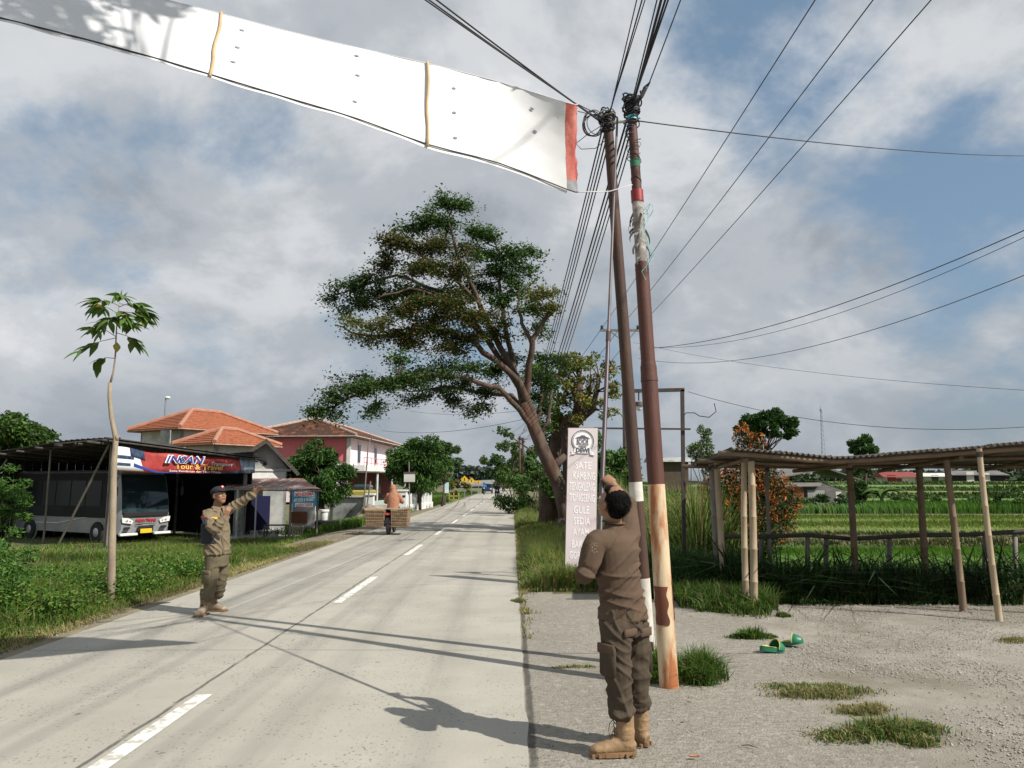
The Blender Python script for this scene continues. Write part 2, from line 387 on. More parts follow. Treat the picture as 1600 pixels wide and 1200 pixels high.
# road: concrete slabs, a top sheet with thickness
def concrete(name, base, dark, streak, joints, rough_bump=.35):
    m = bpy.data.materials.new(name); m.use_nodes = True; t = m.node_tree; n = t.nodes; l = t.links.new; b = n['Principled BSDF']
    tcx = n.new('ShaderNodeTexCoord'); sp = n.new('ShaderNodeSeparateXYZ'); l(tcx.outputs['Object'], sp.inputs[0])
    def nz(s, d, st=(1, 1, 1), r=.6):
        mp = n.new('ShaderNodeMapping'); mp.inputs[3].default_value = st; l(tcx.outputs['Object'], mp.inputs[0])
        q = n.new('ShaderNodeTexNoise'); q.inputs['Scale'].default_value = s; q.inputs['Detail'].default_value = d; q.inputs['Roughness'].default_value = r
        l(mp.outputs[0], q.inputs['Vector']); return q.outputs['Fac']
    def ma(op, a, bb=None, c=None):
        q = n.new('ShaderNodeMath'); q.operation = op
        for i, v in enumerate((a, bb, c)):
            if v is None: continue
            if isinstance(v, (int, float)): q.inputs[i].default_value = v
            else: l(v, q.inputs[i])
        return q.outputs[0]
    def mr(x, a, bb, c=0., d=1.):
        q = n.new('ShaderNodeMapRange'); l(x, q.inputs[0]); q.inputs[1].default_value = a; q.inputs[2].default_value = bb; q.inputs[3].default_value = c; q.inputs[4].default_value = d; return q.outputs[0]
    def mx(f, a, bb):
        q = n.new('ShaderNodeMix'); q.data_type = 'RGBA'
        l(f, q.inputs[0]) if not isinstance(f, float) else setattr(q.inputs[0], 'default_value', f)
        for s, v in ((q.inputs[6], a), (q.inputs[7], bb)):
            if isinstance(v, tuple): s.default_value = (*v, 1)
            else: l(v, s)
        return q.outputs[2]
    col = mx(mr(nz(.45, 5), .35, .68), base, dark)
    col = mx(mr(nz(2.2, 6), .45, .75, 0, .55), col, tuple(k*.8 for k in base)); col = mx(mr(nz(.8, 7, (1, 1, 1), .7), .54, .72, 0, .55 if rough_bump > .5 else .32), col, tuple(k*.5 for k in base))
    # tyre-polished lanes and drag streaks along the road
    if streak:
        for cx, w, amt in streak:
            d = ma('ABSOLUTE', ma('SUBTRACT', sp.outputs[0], cx)); f = mr(d, 0, w, amt, 0)
            f = ma('MULTIPLY', f, mr(nz(1.2, 4, (2.5, .12, 1)), .35, .7))
            col = mx(f, col, tuple(k*.38 for k in base))
    # fine pitting
    pit = mr(nz(40, 3, (1, .6, 1)), .59, .67, 0, .9); pit = ma('MULTIPLY', pit, mr(nz(1.6, 4), .40, .60))
    col = mx(pit, col, tuple(k*.3 for k in base))
    crk = nz(1.1, 5, (1, 1, 1), .7); cd_ = mr(ma('ABSOLUTE', ma('SUBTRACT', crk, .5)), .0015, .006, .65, 0); cd_ = ma('MULTIPLY', cd_, mr(nz(.35, 2), .56, .64)); col = mx(cd_, col, tuple(k*.3 for k in base))
    spk = mr(nz(9, 2), .70, .74, 0, .6); col = mx(spk, col, tuple(k*.25 for k in base))
    fine = mr(nz(75 if rough_bump < .5 else 60, 5, (.7, 1, 1)), .36, .64, .0, .38 if rough_bump < .5 else .6)
    if rough_bump > .5: col = mx(mr(nz(27, 5, (.55, 1, 1), .7), .46, .62, 0, .6), col, tuple(k*.42 for k in base)); col = mx(mr(nz(19, 4, (.6, 1, 1)), .56, .68, 0, .5), col, tuple(min(1, k*1.5) for k in base)); col = mx(fine, col, tuple(k*.62 for k in base))
    for (axis_, pos, per, w) in joints:
        c = sp.outputs[axis_]; wob = ma('MULTIPLY', ma('SUBTRACT', nz(3, 4), .5), .05)
        c = ma('ADD', c, wob)
        d = ma('ABSOLUTE', ma('SUBTRACT', c, pos)) if per is None else ma('ABSOLUTE', ma('SUBTRACT', ma('FLOORED_MODULO', ma('SUBTRACT', c, pos), per), per/2))
        f = mr(d, w*.45, w, .85 if per is None else .3, 0)
        f = ma('MULTIPLY', f, mr(nz(2.5, 5), .3, .5, .35, 1.))
        col = mx(f, col, tuple(k*.2 for k in base))
    l(col, b.inputs['Base Color']); b.inputs['Roughness'].default_value = .9; b.inputs['Specular IOR Level'].default_value = .25
    bp = n.new('ShaderNodeBump'); bp.inputs['Strength'].default_value = rough_bump; bp.inputs['Distance'].default_value = .01 if rough_bump < .5 else .018
    l(ma('ADD', nz(70 if rough_bump < .5 else 60, 5), ma('MULTIPLY', nz(9, 4), 1.2)), bp.inputs['Height']); l(bp.outputs[0], b.inputs['Normal']); MATS[name] = m
concrete('road', (.405, .385, .335), (.325, .308, .262), [(-4.0, .28, .6), (-3.35, .22, .55), (-1.6, .3, .5), (-.65, .3, .5), (-2.0, .16, .45), (-4.6, .3, .35)], [(0, -2.56, None, .022), (1, 5.5, 5.0, .026)])
concrete('apron', (.36, .335, .285), (.255, .233, .19), None, [(1, 7.9, None, .016), (0, .135, None, .035)], .9)
LE, RE = -4.88, .10
rd = MB(); rng = np.random.default_rng(3)
ry = list(np.arange(-8, 60, .35))+list(np.arange(60, 320, 8))+[2000]
def redge(y): return LE + (.05*noise.noise(Vector((y*.9, 3, 0))) + .03*noise.noise(Vector((y*3.1, 9, 0))) if y < 60 else 0)
def rredge(y): return RE + (.022*noise.noise(Vector((y*1.9, 33, 0)))+.02*noise.noise(Vector((y*7, 5, 0))) if y < 60 else 0)
vs, fs = [], []
for y in ry:
    a, b = redge(y), rredge(y); vs += [(a, y, -.045), (a, y, 0), ((a+b)/2, y, 0.006), (b, y, 0), (b, y, -.045)]
for i in range(len(ry)-1):
    for k in range(4): fs.append((i*5+k, i*5+k+1, i*5+k+6, i*5+k+5))
rd.add(vs, fs); rd.build('road', MATS['road'], origin=(0, 0, 0), smooth=False, kind='structure')
# centre dashes
mat('roadpaint', (.74, .735, .70), (.60, .585, .53), 7, .75, c3=(.42, .395, .34), s3=7, lo3=.52, hi3=.60, bump=.2)
mk = MB(); k = 0; y0 = 3.35
starts = [3.35, 11.0, 18.0, 24.9, 31.8]+[38.7+6.9*i for i in range(17)]
for y0 in starts:
    ln = 3.0; nseg = 14
    def fn(u, v):
        x = -2.50+.125*u + .006*noise.noise(Vector((u*2, (y0+ln*v)*6, 1))); y = y0+ln*v+(.02*noise.noise(Vector((u*9, y0, v*2))) if v in (0, 1) else 0)
        zr = .006*(1-abs((x-(LE+RE)/2)/((RE-LE)/2)))
        return (x, y, zr+.005)
    mk.sheet(fn, 2, nseg)
mk.build('road_marking', MATS['roadpaint'], origin=(0, 0, 0), kind='structure')
# concrete apron right of the road, wandering edge towards the gravel
def aedge(y):
    pts = [(-5, 2.6), (4.6, 2.5), (6.2, 2.25), (8, 2.6), (9.5, 3.0), (10.6, 3.2), (12.4, 2.7)]
    for (a, xa), (b, xb) in zip(pts, pts[1:]):
        if y < b: return xa+(xb-xa)*sm((y-a)/(b-a))+.06*noise.noise(Vector((y*1.3, 7, 0)))
    return 2.7
def aback(x): return 12.15 - .5*sm((x-1.2)/1.6) + .08*noise.noise(Vector((x*2.5, 0, 4)))
ap = MB()
def apf(u, v):
    y = -5 + v*17.3; x = lerp(RE-.06, aedge(min(y, 12.4)), u); yy = min(y, aback(x))
    return (x, yy, -.006 + .004*noise.noise(Vector((x*2, yy*2, 0))))
ap.sheet(apf, 14, 90); ap.build('driveway', MATS['apron'], origin=(0, 0, 0), smooth=True, kind='structure')
mat('gravel', (.365, .34, .29), (.26, .24, .195), 1.3, .95, bump=.8, bscale=90, c3=(.20, .175, .13), s3=.45, lo3=.5, hi3=.66)
gv = MB()
def gvf(u, v):
    y = -5+v*16.2; x = lerp(aedge(min(y, 12.4))-.03, 26, u**1.8); yy = min(y, 11.05+.16*noise.noise(Vector((x*1.3, 1, 4))))
    return (x, yy, -.016 + .012*noise.noise(Vector((x*1.1, yy*1.1, 2))) + (h(x, yy) if yy > 10.4 else 0)*.5)
gv.sheet(gvf, 60, 110); gv.build('gravel_yard', MATS['gravel'], origin=(0, 0, 0), smooth=True, kind='structure')
# loose stones on the yard and along the road's left edge
def stones(name, pts, smin, smax, pal, seed):
    r = np.random.default_rng(seed); n = len(pts); base = np.array([(0,0,1),(1,0,0),(0,1,0),(-1,0,0),(0,-1,0),(0,0,-.3)], float)
    S = r.uniform(0, 1, n)**2.5*(smax-smin)+smin; V = base[None]*r.uniform(.5, 1.2, (n, 6, 1))*S[:, None, None]*np.array([1.2, 1, .7])
    a = r.uniform(0, 6.28, n); ca, sa = np.cos(a)[:, None], np.sin(a)[:, None]
    V = np.stack([V[..., 0]*ca-V[..., 1]*sa, V[..., 0]*sa+V[..., 1]*ca, V[..., 2]], 2)+pts[:, None]
    b = np.arange(n)[:, None, None]*6; T = np.array([(0,1,2),(0,2,3),(0,3,4),(0,4,1),(5,2,1),(5,3,2),(5,4,3),(5,1,4)])[None]
    F_ = (b+T).reshape(-1, 3); c = np.repeat(pick_cols(n, pal, r, .12).clip(0, 1), 8, 0)
    return np_mesh(name, V.reshape(-1, 3), [F_], [c], MATS['stone'], off=Vector((0, 0, 0)), kind='stuff', label='scattered loose grey stones', cat='stones')
mat('stone', (.3, .28, .25), rough=.9, attr='Col', c2=(.7, .7, .7), scale=60)
n = 120000; x = 2.3+RG.uniform(0, 1, n)**1.6*11; y = RG.uniform(3.6, 11, n)
keep = np.array([xx > aedge(yy)+.03*random.random() and noise.noise(Vector((xx*.55, yy*.7, 5))) > -.28+RG.normal(0, .16) for xx, yy in zip(x, y)])
P = np.stack([x, y, np.full(n, -.012)], 1)[keep]
meta(stones('gravel', P, .003, .013, ((3, (.46, .43, .38)), (2, (.32, .29, .24)), (1, (.5, .48, .44)), (1, (.24, .2, .16))), 5), 'loose grey gravel spread over the yard by the bamboo shelter', 'gravel')
n = 2600; x = RG.uniform(.15, 6, n); y = RG.uniform(3.6, 11.5, n)
P = np.stack([x, y, np.full(n, -.004)], 1)
meta(stones('litter', P, .002, .008, ((3, (.12, .09, .06)), (2, (.22, .17, .11)), (1, (.06, .05, .04))), 8), 'fine dark crumbs of dirt and leaf litter on the concrete apron', 'litter')
n = 7000; y = 6+RG.uniform(0, 1, n)**1.3*26; x = -4.95-np.abs(RG.normal(0, .35, n))*(1+sm(1)*np.clip((y-14)/10, 0, 1.6))
P = np.stack([x, y, [h(a, b) for a, b in zip(x, y)]], 1)
meta(stones('gravel', P, .006, .03, ((3, (.30, .27, .22)), (2, (.22, .19, .15))), 6), 'dark grey gravel strip along the left road edge', 'gravel')
# dirt verge strips
mat('verge', (.21, .18, .12), (.15, .125, .08), 3, .95, bump=.6, bscale=30, c3=(.25, .22, .12), s3=1.4)
vg = MB()
def vf(u, v):
    y = 2+v*v*58; x = lerp(-5.0-(.5+1.6*sm((y-13)/9))*u, -5.0, 0) if False else -4.80-(.42+1.9*sm((y-14)/9)-1.6*sm((y-30)/8))*u
    return (x, y, h(x, y)+.004-.02*(u < .01)+.006*noise.noise(Vector((x*3, y*3, 0))))
vg.sheet(vf, 5, 120); vg.build('path', MATS['verge'], origin=(0, 0, 0), smooth=True, kind='structure')
# paddy sheets
mat('paddy_green', (.085, .18, .022), (.12, .225, .03), .9, .9, bump=.6, bscale=14, c3=(.07, .15, .02), s3=.35, stretch=(.5, 1, 1))
mat('paddy_yellow', (.12, .18, .028), (.16, .19, .045), .8, .9, bump=.6, bscale=14, c3=(.30, .24, .12), s3=.3, stretch=(.5, 1, 1))
mat('bank', (.05, .09, .02), (.10, .10, .04), 1.2, .95, bump=.8, bscale=8)
def patch(y0, y1, m, x0=4.6, x1=90, dz=.012):
    p = MB(); ny = max(4, int((y1-y0)/1.5))
    p.sheet(lambda u, v: (lerp(x0, x1, u*u), lerp(y0, y1, v), h(lerp(x0, x1, u*u), lerp(y0, y1, v))+dz), 24, ny)
    p.build('rice_field', m, origin=(0, 0, 0), smooth=True, kind='structure')
patch(13.8, 23.4, MATS['paddy_green']); patch(24.8, 37.8, MATS['paddy_yellow'])
patch(39, 46.8, MATS['paddy_green'], 8); patch(48, 59.6, MATS['paddy_green'], 10); patch(61, 75.5, MATS['paddy_yellow'], 12); patch(77.4, 94.5, MATS['paddy_green'], 14)
patch(96.4, 108, MATS['paddy_green'], 14); patch(108.5, 124, MATS['paddy_yellow'], 14, 130)
# ------------------------------------------------------------------ left side: shelter, bus, kiosk, houses
mat('tile_orange', (.36, .115, .048), (.25, .075, .032), 12, .85, bump=1., bscale=26, c3=(.13, .042, .022), s3=4, lo3=.5, hi3=.72)
mat('tile_brown', (.105, .048, .028), (.060, .030, .020), 7, .85, bump=.9, bscale=20, c3=(.30, .10, .042), s3=1.6, lo3=.54, hi3=.62)
mat('tile_dark', (.045, .032, .028), (.08, .055, .045), 7, .9, bump=.9, bscale=20)
mat('ridge', (.42, .20, .13), (.32, .15, .10), 4, .85)
mat('ridgepale', (.45, .33, .27), (.3, .2, .16), 4, .85)
mat('wallwhite', (.62, .61, .58), (.45, .44, .41), 1.3, .9, c3=(.3, .29, .26), s3=.8, lo3=.55, hi3=.75)
mat('wallold', (.42, .42, .40), (.25, .26, .25), 1.6, .95, c3=(.12, .13, .12), s3=1.2, lo3=.5, hi3=.68)
mat('pink', (.86, .72, .76), (.80, .64, .69), .5, .85)
mat('rosepink', (.62, .17, .19), (.55, .14, .16), .5, .85)
mat('maroon', (.20, .018, .018), (.14, .012, .014), .5, .8)
mat('darkwood', (.045, .038, .032), (.085, .075, .065), 5, .9, stretch=(1, 1, 4))
mat('greywood', (.22, .20, .18), (.14, .125, .11), 8, .9, stretch=(1, 1, .25), bump=.3)
mat('bamboo', (.42, .33, .22), (.30, .225, .145), 5, .6, stretch=(1, 1, .4), bump=.15, bscale=20, c3=(.20, .15, .10), s3=2.2, lo3=.5, hi3=.8)
mat('nearblack', (.012, .012, .013), (.02, .02, .022), 2, .95)
mat('rust', (.15, .055, .032), (.24, .15, .125), 2.5, .7, stretch=(3, .6, 1), c3=(.36, .30, .28), s3=.8, lo3=.5, hi3=.6)
mat('sheetold', (.19, .175, .16), (.12, .11, .10), 3, .8)
mat('glassdark', (.018, .035, .042), rough=.06, spec=.6)
mat('bluecloth', (.006, .007, .045), (.008, .008, .05), 2, .9)
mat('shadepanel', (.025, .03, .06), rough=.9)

# --- shelter over the bus: near corner c0, front runs along fr, side along sd
c0 = Vector((-12.95, 25.0, -.42)); fr = Vector((.5, .866, 0)); sd = Vector((-.866, .5, 0)); UP = Vector((0, 0, 1))
sh = thing('vehicle_shelter', c0, 'dark open-sided pole shelter with flat roof standing over the parked bus', 'shelter')
def sp(a, b, z): return c0+fr*a+sd*b+UP*(z+.42)
rf = MB()
def roofz(a, b): return 3.06 - .075*a - .045*b + .04*math.sin(a*2+b)
for b in np.arange(-.35, 7.9, .31):       # overlapping dark sheets
    ps = [sp(-.35, b, roofz(-.35, b)+.02), sp(5.9, b, roofz(5.9, b)+.02), sp(5.9, b+.33, roofz(5.9, b+.33)+.05), sp(-.35, b+.33, roofz(-.35, b+.33)+.05)]
    rf.add(ps+[p-UP*.03 for p in ps], [(0, 1, 2, 3), (7, 6, 5, 4), (0, 4, 5, 1), (1, 5, 6, 2), (2, 6, 7, 3), (3, 7, 4, 0)])
mat('roofdark', (.045, .042, .04), (.07, .065, .06), 2, .9); rf.build('roof', MATS['roofdark'], sh)
bm_ = MB()
for a in (0, 2.6, 5.5): bm_.tube([sp(a, -.3, roofz(a, -.3)-.05), sp(a, 8, roofz(a, 8)-.05)], .045, 7)
for b in np.arange(0, 8, 1.15): bm_.tube([sp(-.6-.3*(b == 0), b, roofz(-.5, b)-.12), sp(6, b, roofz(6, b)-.12)], .035, 6)
bm_.tube([sp(-.6, -.32, 3.0), sp(6.1, -.3, 2.50)], .03, 6); bm_.tube([sp(-.62, 2.2, 2.93), sp(-.36, -.9, 3.05)], .03, 6)
bm_.build('roof_frame', MATS['darkwood'], sh)
for (a, b, r) in ((0, 0, .05), (0, .14, .04), (5.4, 0, .09), (0, 3.6, .035), (0, 7.0, .085), (5.4, 4, .06), (5.4, 7.4, .06)):
    t = MB(); p0 = sp(a, b, 0); p0.z = h(p0.x, p0.y)-.1; t.tube([p0, (p0+sp(a, b, 1.4))/2+Vector((.02, 0, .3)), sp(a+.02, b, roofz(a, b)-.04)], [r, r*.95, r*.85], 8)
    t.build('post', MATS['greywood'], sh)
t = MB(); t.tube([sp(-.05, 2.6, -.4), sp(-.05, .1, 2.95)], .035, 7); t.build('brace', MATS['greywood'], sh); t = MB(); t.tube([sp(-.02, 7.0, 1.9), sp(-.02, 6.3, 2.5)], .03, 6); t.build('brace', MATS['greywood'], sh)
t = MB()
for k in range(24): t.box(sp(5.75, .17+k*.33, 1.2), (.332, .03, 3.3-.02*k), Matrix.Rotation(math.atan2(sd.y, sd.x), 3, 'Z'))
for k in range(17): t.box(sp(.2+k*.34, 7.85, 1.1), (.32, .03, 3.1), Matrix.Rotation(math.atan2(fr.y, fr.x), 3, 'Z'))
t.build('back_wall', MATS['nearblack'], sh)  # dark boards added, near-black so the inside reads as deep shade
# the travel banner on the shelter front
mat('ban_red', (.33, .03, .03), (.40, .06, .05), 3, .55, c3=(.16, .01, .015), s3=1.4, lo3=.5, hi3=.7)
mat('ban_blue', (.025, .05, .25), rough=.5); mat('ban_sky', (.12, .22, .36), (.5, .55, .6), 5, .5); mat('ban_white', (.75, .78, .8), rough=.5)
mat('ban_navy', (.015, .03, .09), (.06, .09, .14), 8, .5); mat('ban_yellow', (.75, .5, .12), rough=.5)
b0, b1 = sp(-.02, -.12, 0), sp(5.75, -.12, 0)
bn = thing('shop_banner', b0+UP*2.2, 'long red travel banner with blue and yellow lettering hung on the shelter front', 'banner')
def bf(u, v):
    zt = lerp(2.84, 2.60, u)-.10*math.sin(math.pi*u); zb = lerp(2.02, 2.02, u)-.05*math.sin(math.pi*u)
    p = b0.lerp(b1, u)+UP*lerp(zb, zt, v); o = Vector((fr.y, -fr.x, 0))*(.04*math.sin(u*17+v)+.05)
    return p+o
def reg(u0, u1, v0, v1, m, name='field', dz=0, nu=26, warp=None):
    t = MB(); nn = Vector((fr.y, -fr.x, 0))
    g = [[(lerp(u0, u1, i/nu), lerp(v0, v1, j/4)) for i in range(nu+1)] for j in range(5)]
    if warp: g = [[warp(*q) for q in r] for r in g]
    P_ = [bf(*q)+nn*(.004+dz) for r in g for q in r]; Q_ = [p-nn*.006 for p in P_]; w = nu+1; K = len(P_)
    fs = [(j*w+i, j*w+i+1, (j+1)*w+i+1, (j+1)*w+i) for j in range(4) for i in range(nu)]
    t.add(P_+Q_, fs+[tuple(K+x for x in reversed(f)) for f in fs]+[(i, K+i, K+i+1, i+1) for i in range(nu)]+[(4*w+i+1, K+4*w+i+1, K+4*w+i, 4*w+i) for i in range(nu)])
    return t.build(name, m, bn, smooth=True)
reg(0, 1, 0, 1, MATS['ban_red'], 'cloth')
reg(0, .16, .05, 1, MATS['ban_white'], 'picture', .006, warp=lambda u, v: (u*(1.15-.35*v), v))
reg(.01, .11, .52, .66, MATS['ban_navy'], 'picture', .012); reg(.012, .09, .24, .36, MATS['ban_navy'], 'picture', .012)
reg(.09, .19, .55, .98, MATS['ban_navy'], 'picture', .012, warp=lambda u, v: (u-.03*(v-.5), v-.12*(u-.09)*10+.1))
reg(.11, .42, .0, .16, MATS['ban_blue'], 'stripe', .009, warp=lambda u, v: (u, v*(1-(u-.11)/.34)+.28*max(0, (.26-u))/.15*.8))
reg(.86, 1, 0, .98, MATS['ban_sky'], 'picture', .006, warp=lambda u, v: (u+.03*(1-v)*(1-(u-.86)/.14), v))
reg(.90, .99, .22, .38, MATS['ban_white'], 'picture', .012); reg(.66, .90, 0, .2, MATS['ban_navy'], 'stripe', .01, warp=lambda u, v: (u, v*(.2+.8*(u-.66)/.24)))
bu = (bf(.8, .5)-bf(.3, .5)).normalized()
def btext(s, u, v, hg, m, w=None, **k):
    o = bf(u, v)+Vector((fr.y, -fr.x, 0))*.085; return text(s, o, bu, UP, hg, m, bn, width=w, thick=.006, **k)
btext('INSAN', .43, .54, .26, MATS['ban_white'], 1.62, bold=.045, shear=.3); 
o_ = btext('INSAN', .43, .555, .23, MATS['ban_blue'], 1.5, bold=.02, shear=.3)
for v in o_.data.vertices: v.co += Vector((fr.y, -fr.x, 0))*.012
btext('Transport', .71, .47, .13, MATS['ban_white'], .95, shear=.35)
btext('Tour & Travel', .55, .24, .19, MATS['ban_yellow'], 1.95, bold=.015)
btext('Sewa Kendaraan dan Tiket Wisata', .52, .07, .07, MATS['ban_white'], 2.1)

# --- minibus
mat('silver', (.33, .34, .35), (.26, .27, .28), 2, .32, metal=.35, c3=(.30, .30, .30), s3=1.5)
mat('lampglass', (.72, .72, .68), rough=.1, spec=.8); mat('tyre', (.018, .018, .018), rough=.85); mat('rim', (.5, .5, .5), rough=.35, metal=.6)
mat('plate', (.75, .48, .02), rough=.5); mat('redpaint', (.45, .02, .03), rough=.5)
hd = Vector((.866, -.5, 0)); lt = Vector((.5, .866, 0))
bp0 = Vector((-13.43, 26.6, 0)); bz = -.42
BL, BW, BH = 6.9, 2.02, 2.52
T = Matrix((( *(-hd), 0), (0, 0, 0, 0), (0, 0, 0, 0), (0, 0, 0, 1)))
T = Matrix.Translation(bp0+UP*bz) @ Matrix(((-hd.x, lt.x, 0, 0), (-hd.y, lt.y, 0, 0), (0, 0, 1, 0), (0, 0, 0, 1)))   # x back along the bus, y across (0 near side), z up
bus = thing('minibus', bp0+lt*1.0-hd*3.4+UP*bz, 'silver tourist minibus with large dark windscreen parked under the dark shelter', 'bus')
def bsec(x):                                # body outline half-profile at x
    f = sm((.55-x)/.55) if x < .55 else 0
    return f
mb = MB(T); secs = []
NX = [0, .06, .15, .3, .5, .8, 1.6, 2.6, 3.6, 4.6, 5.6, 6.4, 6.8, 6.9]
zz = [.32, .5, .75, 1.0, 1.25, 1.6, 2.0, 2.3, 2.44, 2.52]
def frontx(z): return .0 if z < 1.0 else .30*((z-1.0)/1.5)**1.6      # raked windscreen
for i, x in enumerate(NX):
    ring = []
    for z in zz:
        xx = x + frontx(z)*max(0, 1-x/1.5) + (.16*max(0, (.5-z)/.2) if i == 0 else 0)
        tuck = (.10*(1-min(1, x/.3))**1.5 + (.05 if z > 2.3 else 0) + (.13 if z > 2.45 else 0) + .03*max(0, z-1.2)); tuck += .06*(x > 6.85)
        ring.append((xx, tuck, z))
    ring2 = ring + [(a, BW-b, c) for a, b, c in reversed(ring)]
    secs.append(ring2)
n_ = len(secs[0]); vs = [p for s in secs for p in s]
fs = [(i*n_+k, i*n_+(k+1) % n_, (i+1)*n_+(k+1) % n_, (i+1)*n_+k) for i in range(len(NX)-1) for k in range(n_)]
fs += [tuple(range(n_)), tuple((len(NX)-1)*n_+k for k in reversed(range(n_)))]
mb.add(vs, fs); mb.build('body', MATS['silver'], bus, smooth=.6)
w = MB(T)                                     # windscreen follows the rake, slightly proud
def wsf(u, v):
    z = lerp(1.02, 2.36, v); y = lerp(.11, BW-.11, u); y = y + (.05*(v)*(1-2*u)); return (frontx(z)-.012-.05*math.sin(math.pi*u), y, z)
w.sheet(wsf, 14, 8); w.build('windscreen', MATS['glassdark'], bus, smooth=True)
t = MB(T); t.bbox((-.03, BW/2, .98), (.07, BW-.3, .16), .02); t.build('black_panel', MATS['black'], bus)
t = MB(T); t.bbox((.28, BW/2, 2.46), (.2, BW-.26, .10), .03); t.build('visor', MATS['silver'], bus)
for y in (.30, BW-.30):
    t = MB(T); sgn = 1 if y < 1 else -1
    t.prism([(-.2, -.05), (.16, -.1), (.2, .0), (.02, .1), (-.22, .12)], (-.035, y, .76), (0, sgn, 0), (0, 0, 1), (-1, 0, 0), .03); t.build('headlight', MATS['lampglass'], bus)
    t = MB(T); t.ball((-.06, y-.04*sgn, .77), (.02, .055, .055), 10); t.ball((-.06, y+.09*sgn, .75), (.02, .04, .04), 10); t.build('headlight_bulb', MATS['rim'], bus)
    t = MB(T); t.bbox((-.03, y, .52), (.05, .22, .08), .015); t.build('fog_light', MATS['black'], bus)
t = MB(T); t.bbox((-.03, BW/2, .48), (.07, .60, .2), .03); t.build('grille', MATS['black'], bus)
t = MB(T); t.bbox((-.06, BW/2, .40), (.03, .44, .15), .005); t.build('number_plate', MATS['plate'], bus)
t = MB(T); t.bbox((-.03, .36, .30), (.14, .66, .09), .02); t.build('bumper_trim', MATS['white'], bus); t = MB(T); t.bbox((-.03, BW-.36, .30), (.14, .66, .09), .02); t.build('bumper_trim', MATS['white'], bus)
for z0 in (.60, .66): 
    t = MB(T); t.tube([(-.012, .62, z0), (-.02, BW-.62, z0)], .01, 5); t.build('trim', MATS['steel'], bus)
text('PARIWISATA', T@Vector((.21, BW/2+.12, 2.14)), lt, UP, .13, MATS['ban_white'], bus, width=.74, bold=.03, thick=.004)
text('INSAN TRANS', T@Vector((-.035, BW/2, .72)), lt, UP, .10, MATS['redpaint'], bus, width=.78, bold=.03, thick=.02)
for sgn, y in ((-1, 0), (1, BW)):
    t = MB(T); yy = y+sgn*.28; t.tube([(.15, y, 2.25), (-.1, y+sgn*.18, 2.26), (-.18, yy, 2.15), (-.18, yy, 1.95)], .018, 6); t.bbox((-.18, yy, 1.78), (.07, .13, .34), .03); t.build('mirror', MATS['black'], bus)
for x in (1.15, 5.35):
    for y in (.03, BW-.03):
        t = MB(T); R_ = Matrix.Rotation(math.pi/2, 3, 'X')
        t.lathe((x, y, .36), [(.20, -.11), (.33, -.11), (.37, -.07), (.37, .07), (.33, .11), (.20, .11)], 20, R_); wh = t.build('wheel', MATS['tyre'], bus, smooth=.6)
        t = MB(T); t.lathe((x, y, .36), [(.05, -.13), (.13, -.12), (.205, -.09), (.205, .09), (.13, .12), (.05, .13)], 14, R_); t.build('rim', MATS['rim'], bus)
        t = MB(T); t.lathe((x, -.004 if y < 1 else BW+.004, .38), [(.40, -.004), (.46, -.006), (.46, .006), (.40, .004)], 20, R_); t.build('wheel_arch', MATS['silver'], bus)
t = MB(T); t.add([(.62, -.004, .86), (6.8, -.004, .86), (6.8, .045, 2.42), (.62, .045, 2.42)], [(0, 1, 2, 3)]); t.v = [tuple(Vector(v)-lt*.035) for v in t.v]; t.build('side_shade', MATS['nearblack'], bus); mat('winshaded', (.008, .010, .013), rough=.3, spec=.25)  # near-black band and window tone carry the shelter's shade on the silver side
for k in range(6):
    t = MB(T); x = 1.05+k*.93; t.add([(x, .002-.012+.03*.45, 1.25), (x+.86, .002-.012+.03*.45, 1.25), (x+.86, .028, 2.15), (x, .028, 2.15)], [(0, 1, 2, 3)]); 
    t.v = [tuple(Vector(v)-lt*.045) for v in t.v]; t.build('window', MATS['winshaded'], bus)
t = MB(T); t.tube([(.8, -.02, .92), (2, -.02, .85), (3.6, -.02, .62), (5, -.02, .62)], .018, 5); t.build('trim', MATS['white'], bus)

# --- kiosk: old gabled building with rusty awning, dark open front, posts and poster
def box_wall(t, a, b, z0, z1, th=.12):
    a, b = Vector(a), Vector(b); d = (b-a); n = Vector((-d.y, d.x, 0)).normalized()*th
    t.add([a+UP*z0, b+UP*z0, b+n+UP*z0, a+n+UP*z0, a+UP*z1, b+UP*z1, b+n+UP*z1, a+n+UP*z1], [(0,3,2,1),(4,5,6,7),(0,1,5,4),(1,2,6,5),(2,3,7,6),(3,0,4,7)])
kz = -.36
kl = Vector((-11.9, 32.2, 0)); kr = Vector((-9.6, 33.0, 0)); kd = (kr-kl).normalized(); kn = Vector((-kd.y, kd.x, 0))
kio = thing('kiosk', (kl+kr)/2+UP*kz, 'old grey plastered kiosk with small gable and dark shuttered front beside the bus shelter', 'kiosk')
t = MB()
W_ = (kr-kl).length
gab = [(0, kz-.2), (W_, kz-.2), (W_, 2.28), (W_*.63, 3.32), (0, 2.28)]
t.prism(gab, kl, kd, UP, kn, .15); box_wall(t, kr-kn*0, kr+kn*4.5, kz-.2, 2.26, .12); box_wall(t, kl+kn*4.5, kl, kz-.2, 2.26, -.12)
t.build('wall', MATS['wallold'], kio)
for sx in (-.35, .3):
    t = MB(); t.box(kl+kd*(W_*.5+sx)+UP*2.45-kn*.01, (.14, .06, .14), Matrix.Rotation(math.atan2(kd.y, kd.x), 3, 'Z')); t.build('vent_hole', MATS['black'], kio)
t = MB(); t.box((kl+kr)/2+UP*2.18-kn*.05, (W_+.3, .12, .1), Matrix.Rotation(math.atan2(kd.y, kd.x), 3, 'Z')); t.build('ledge', MATS['wallwhite'], kio)
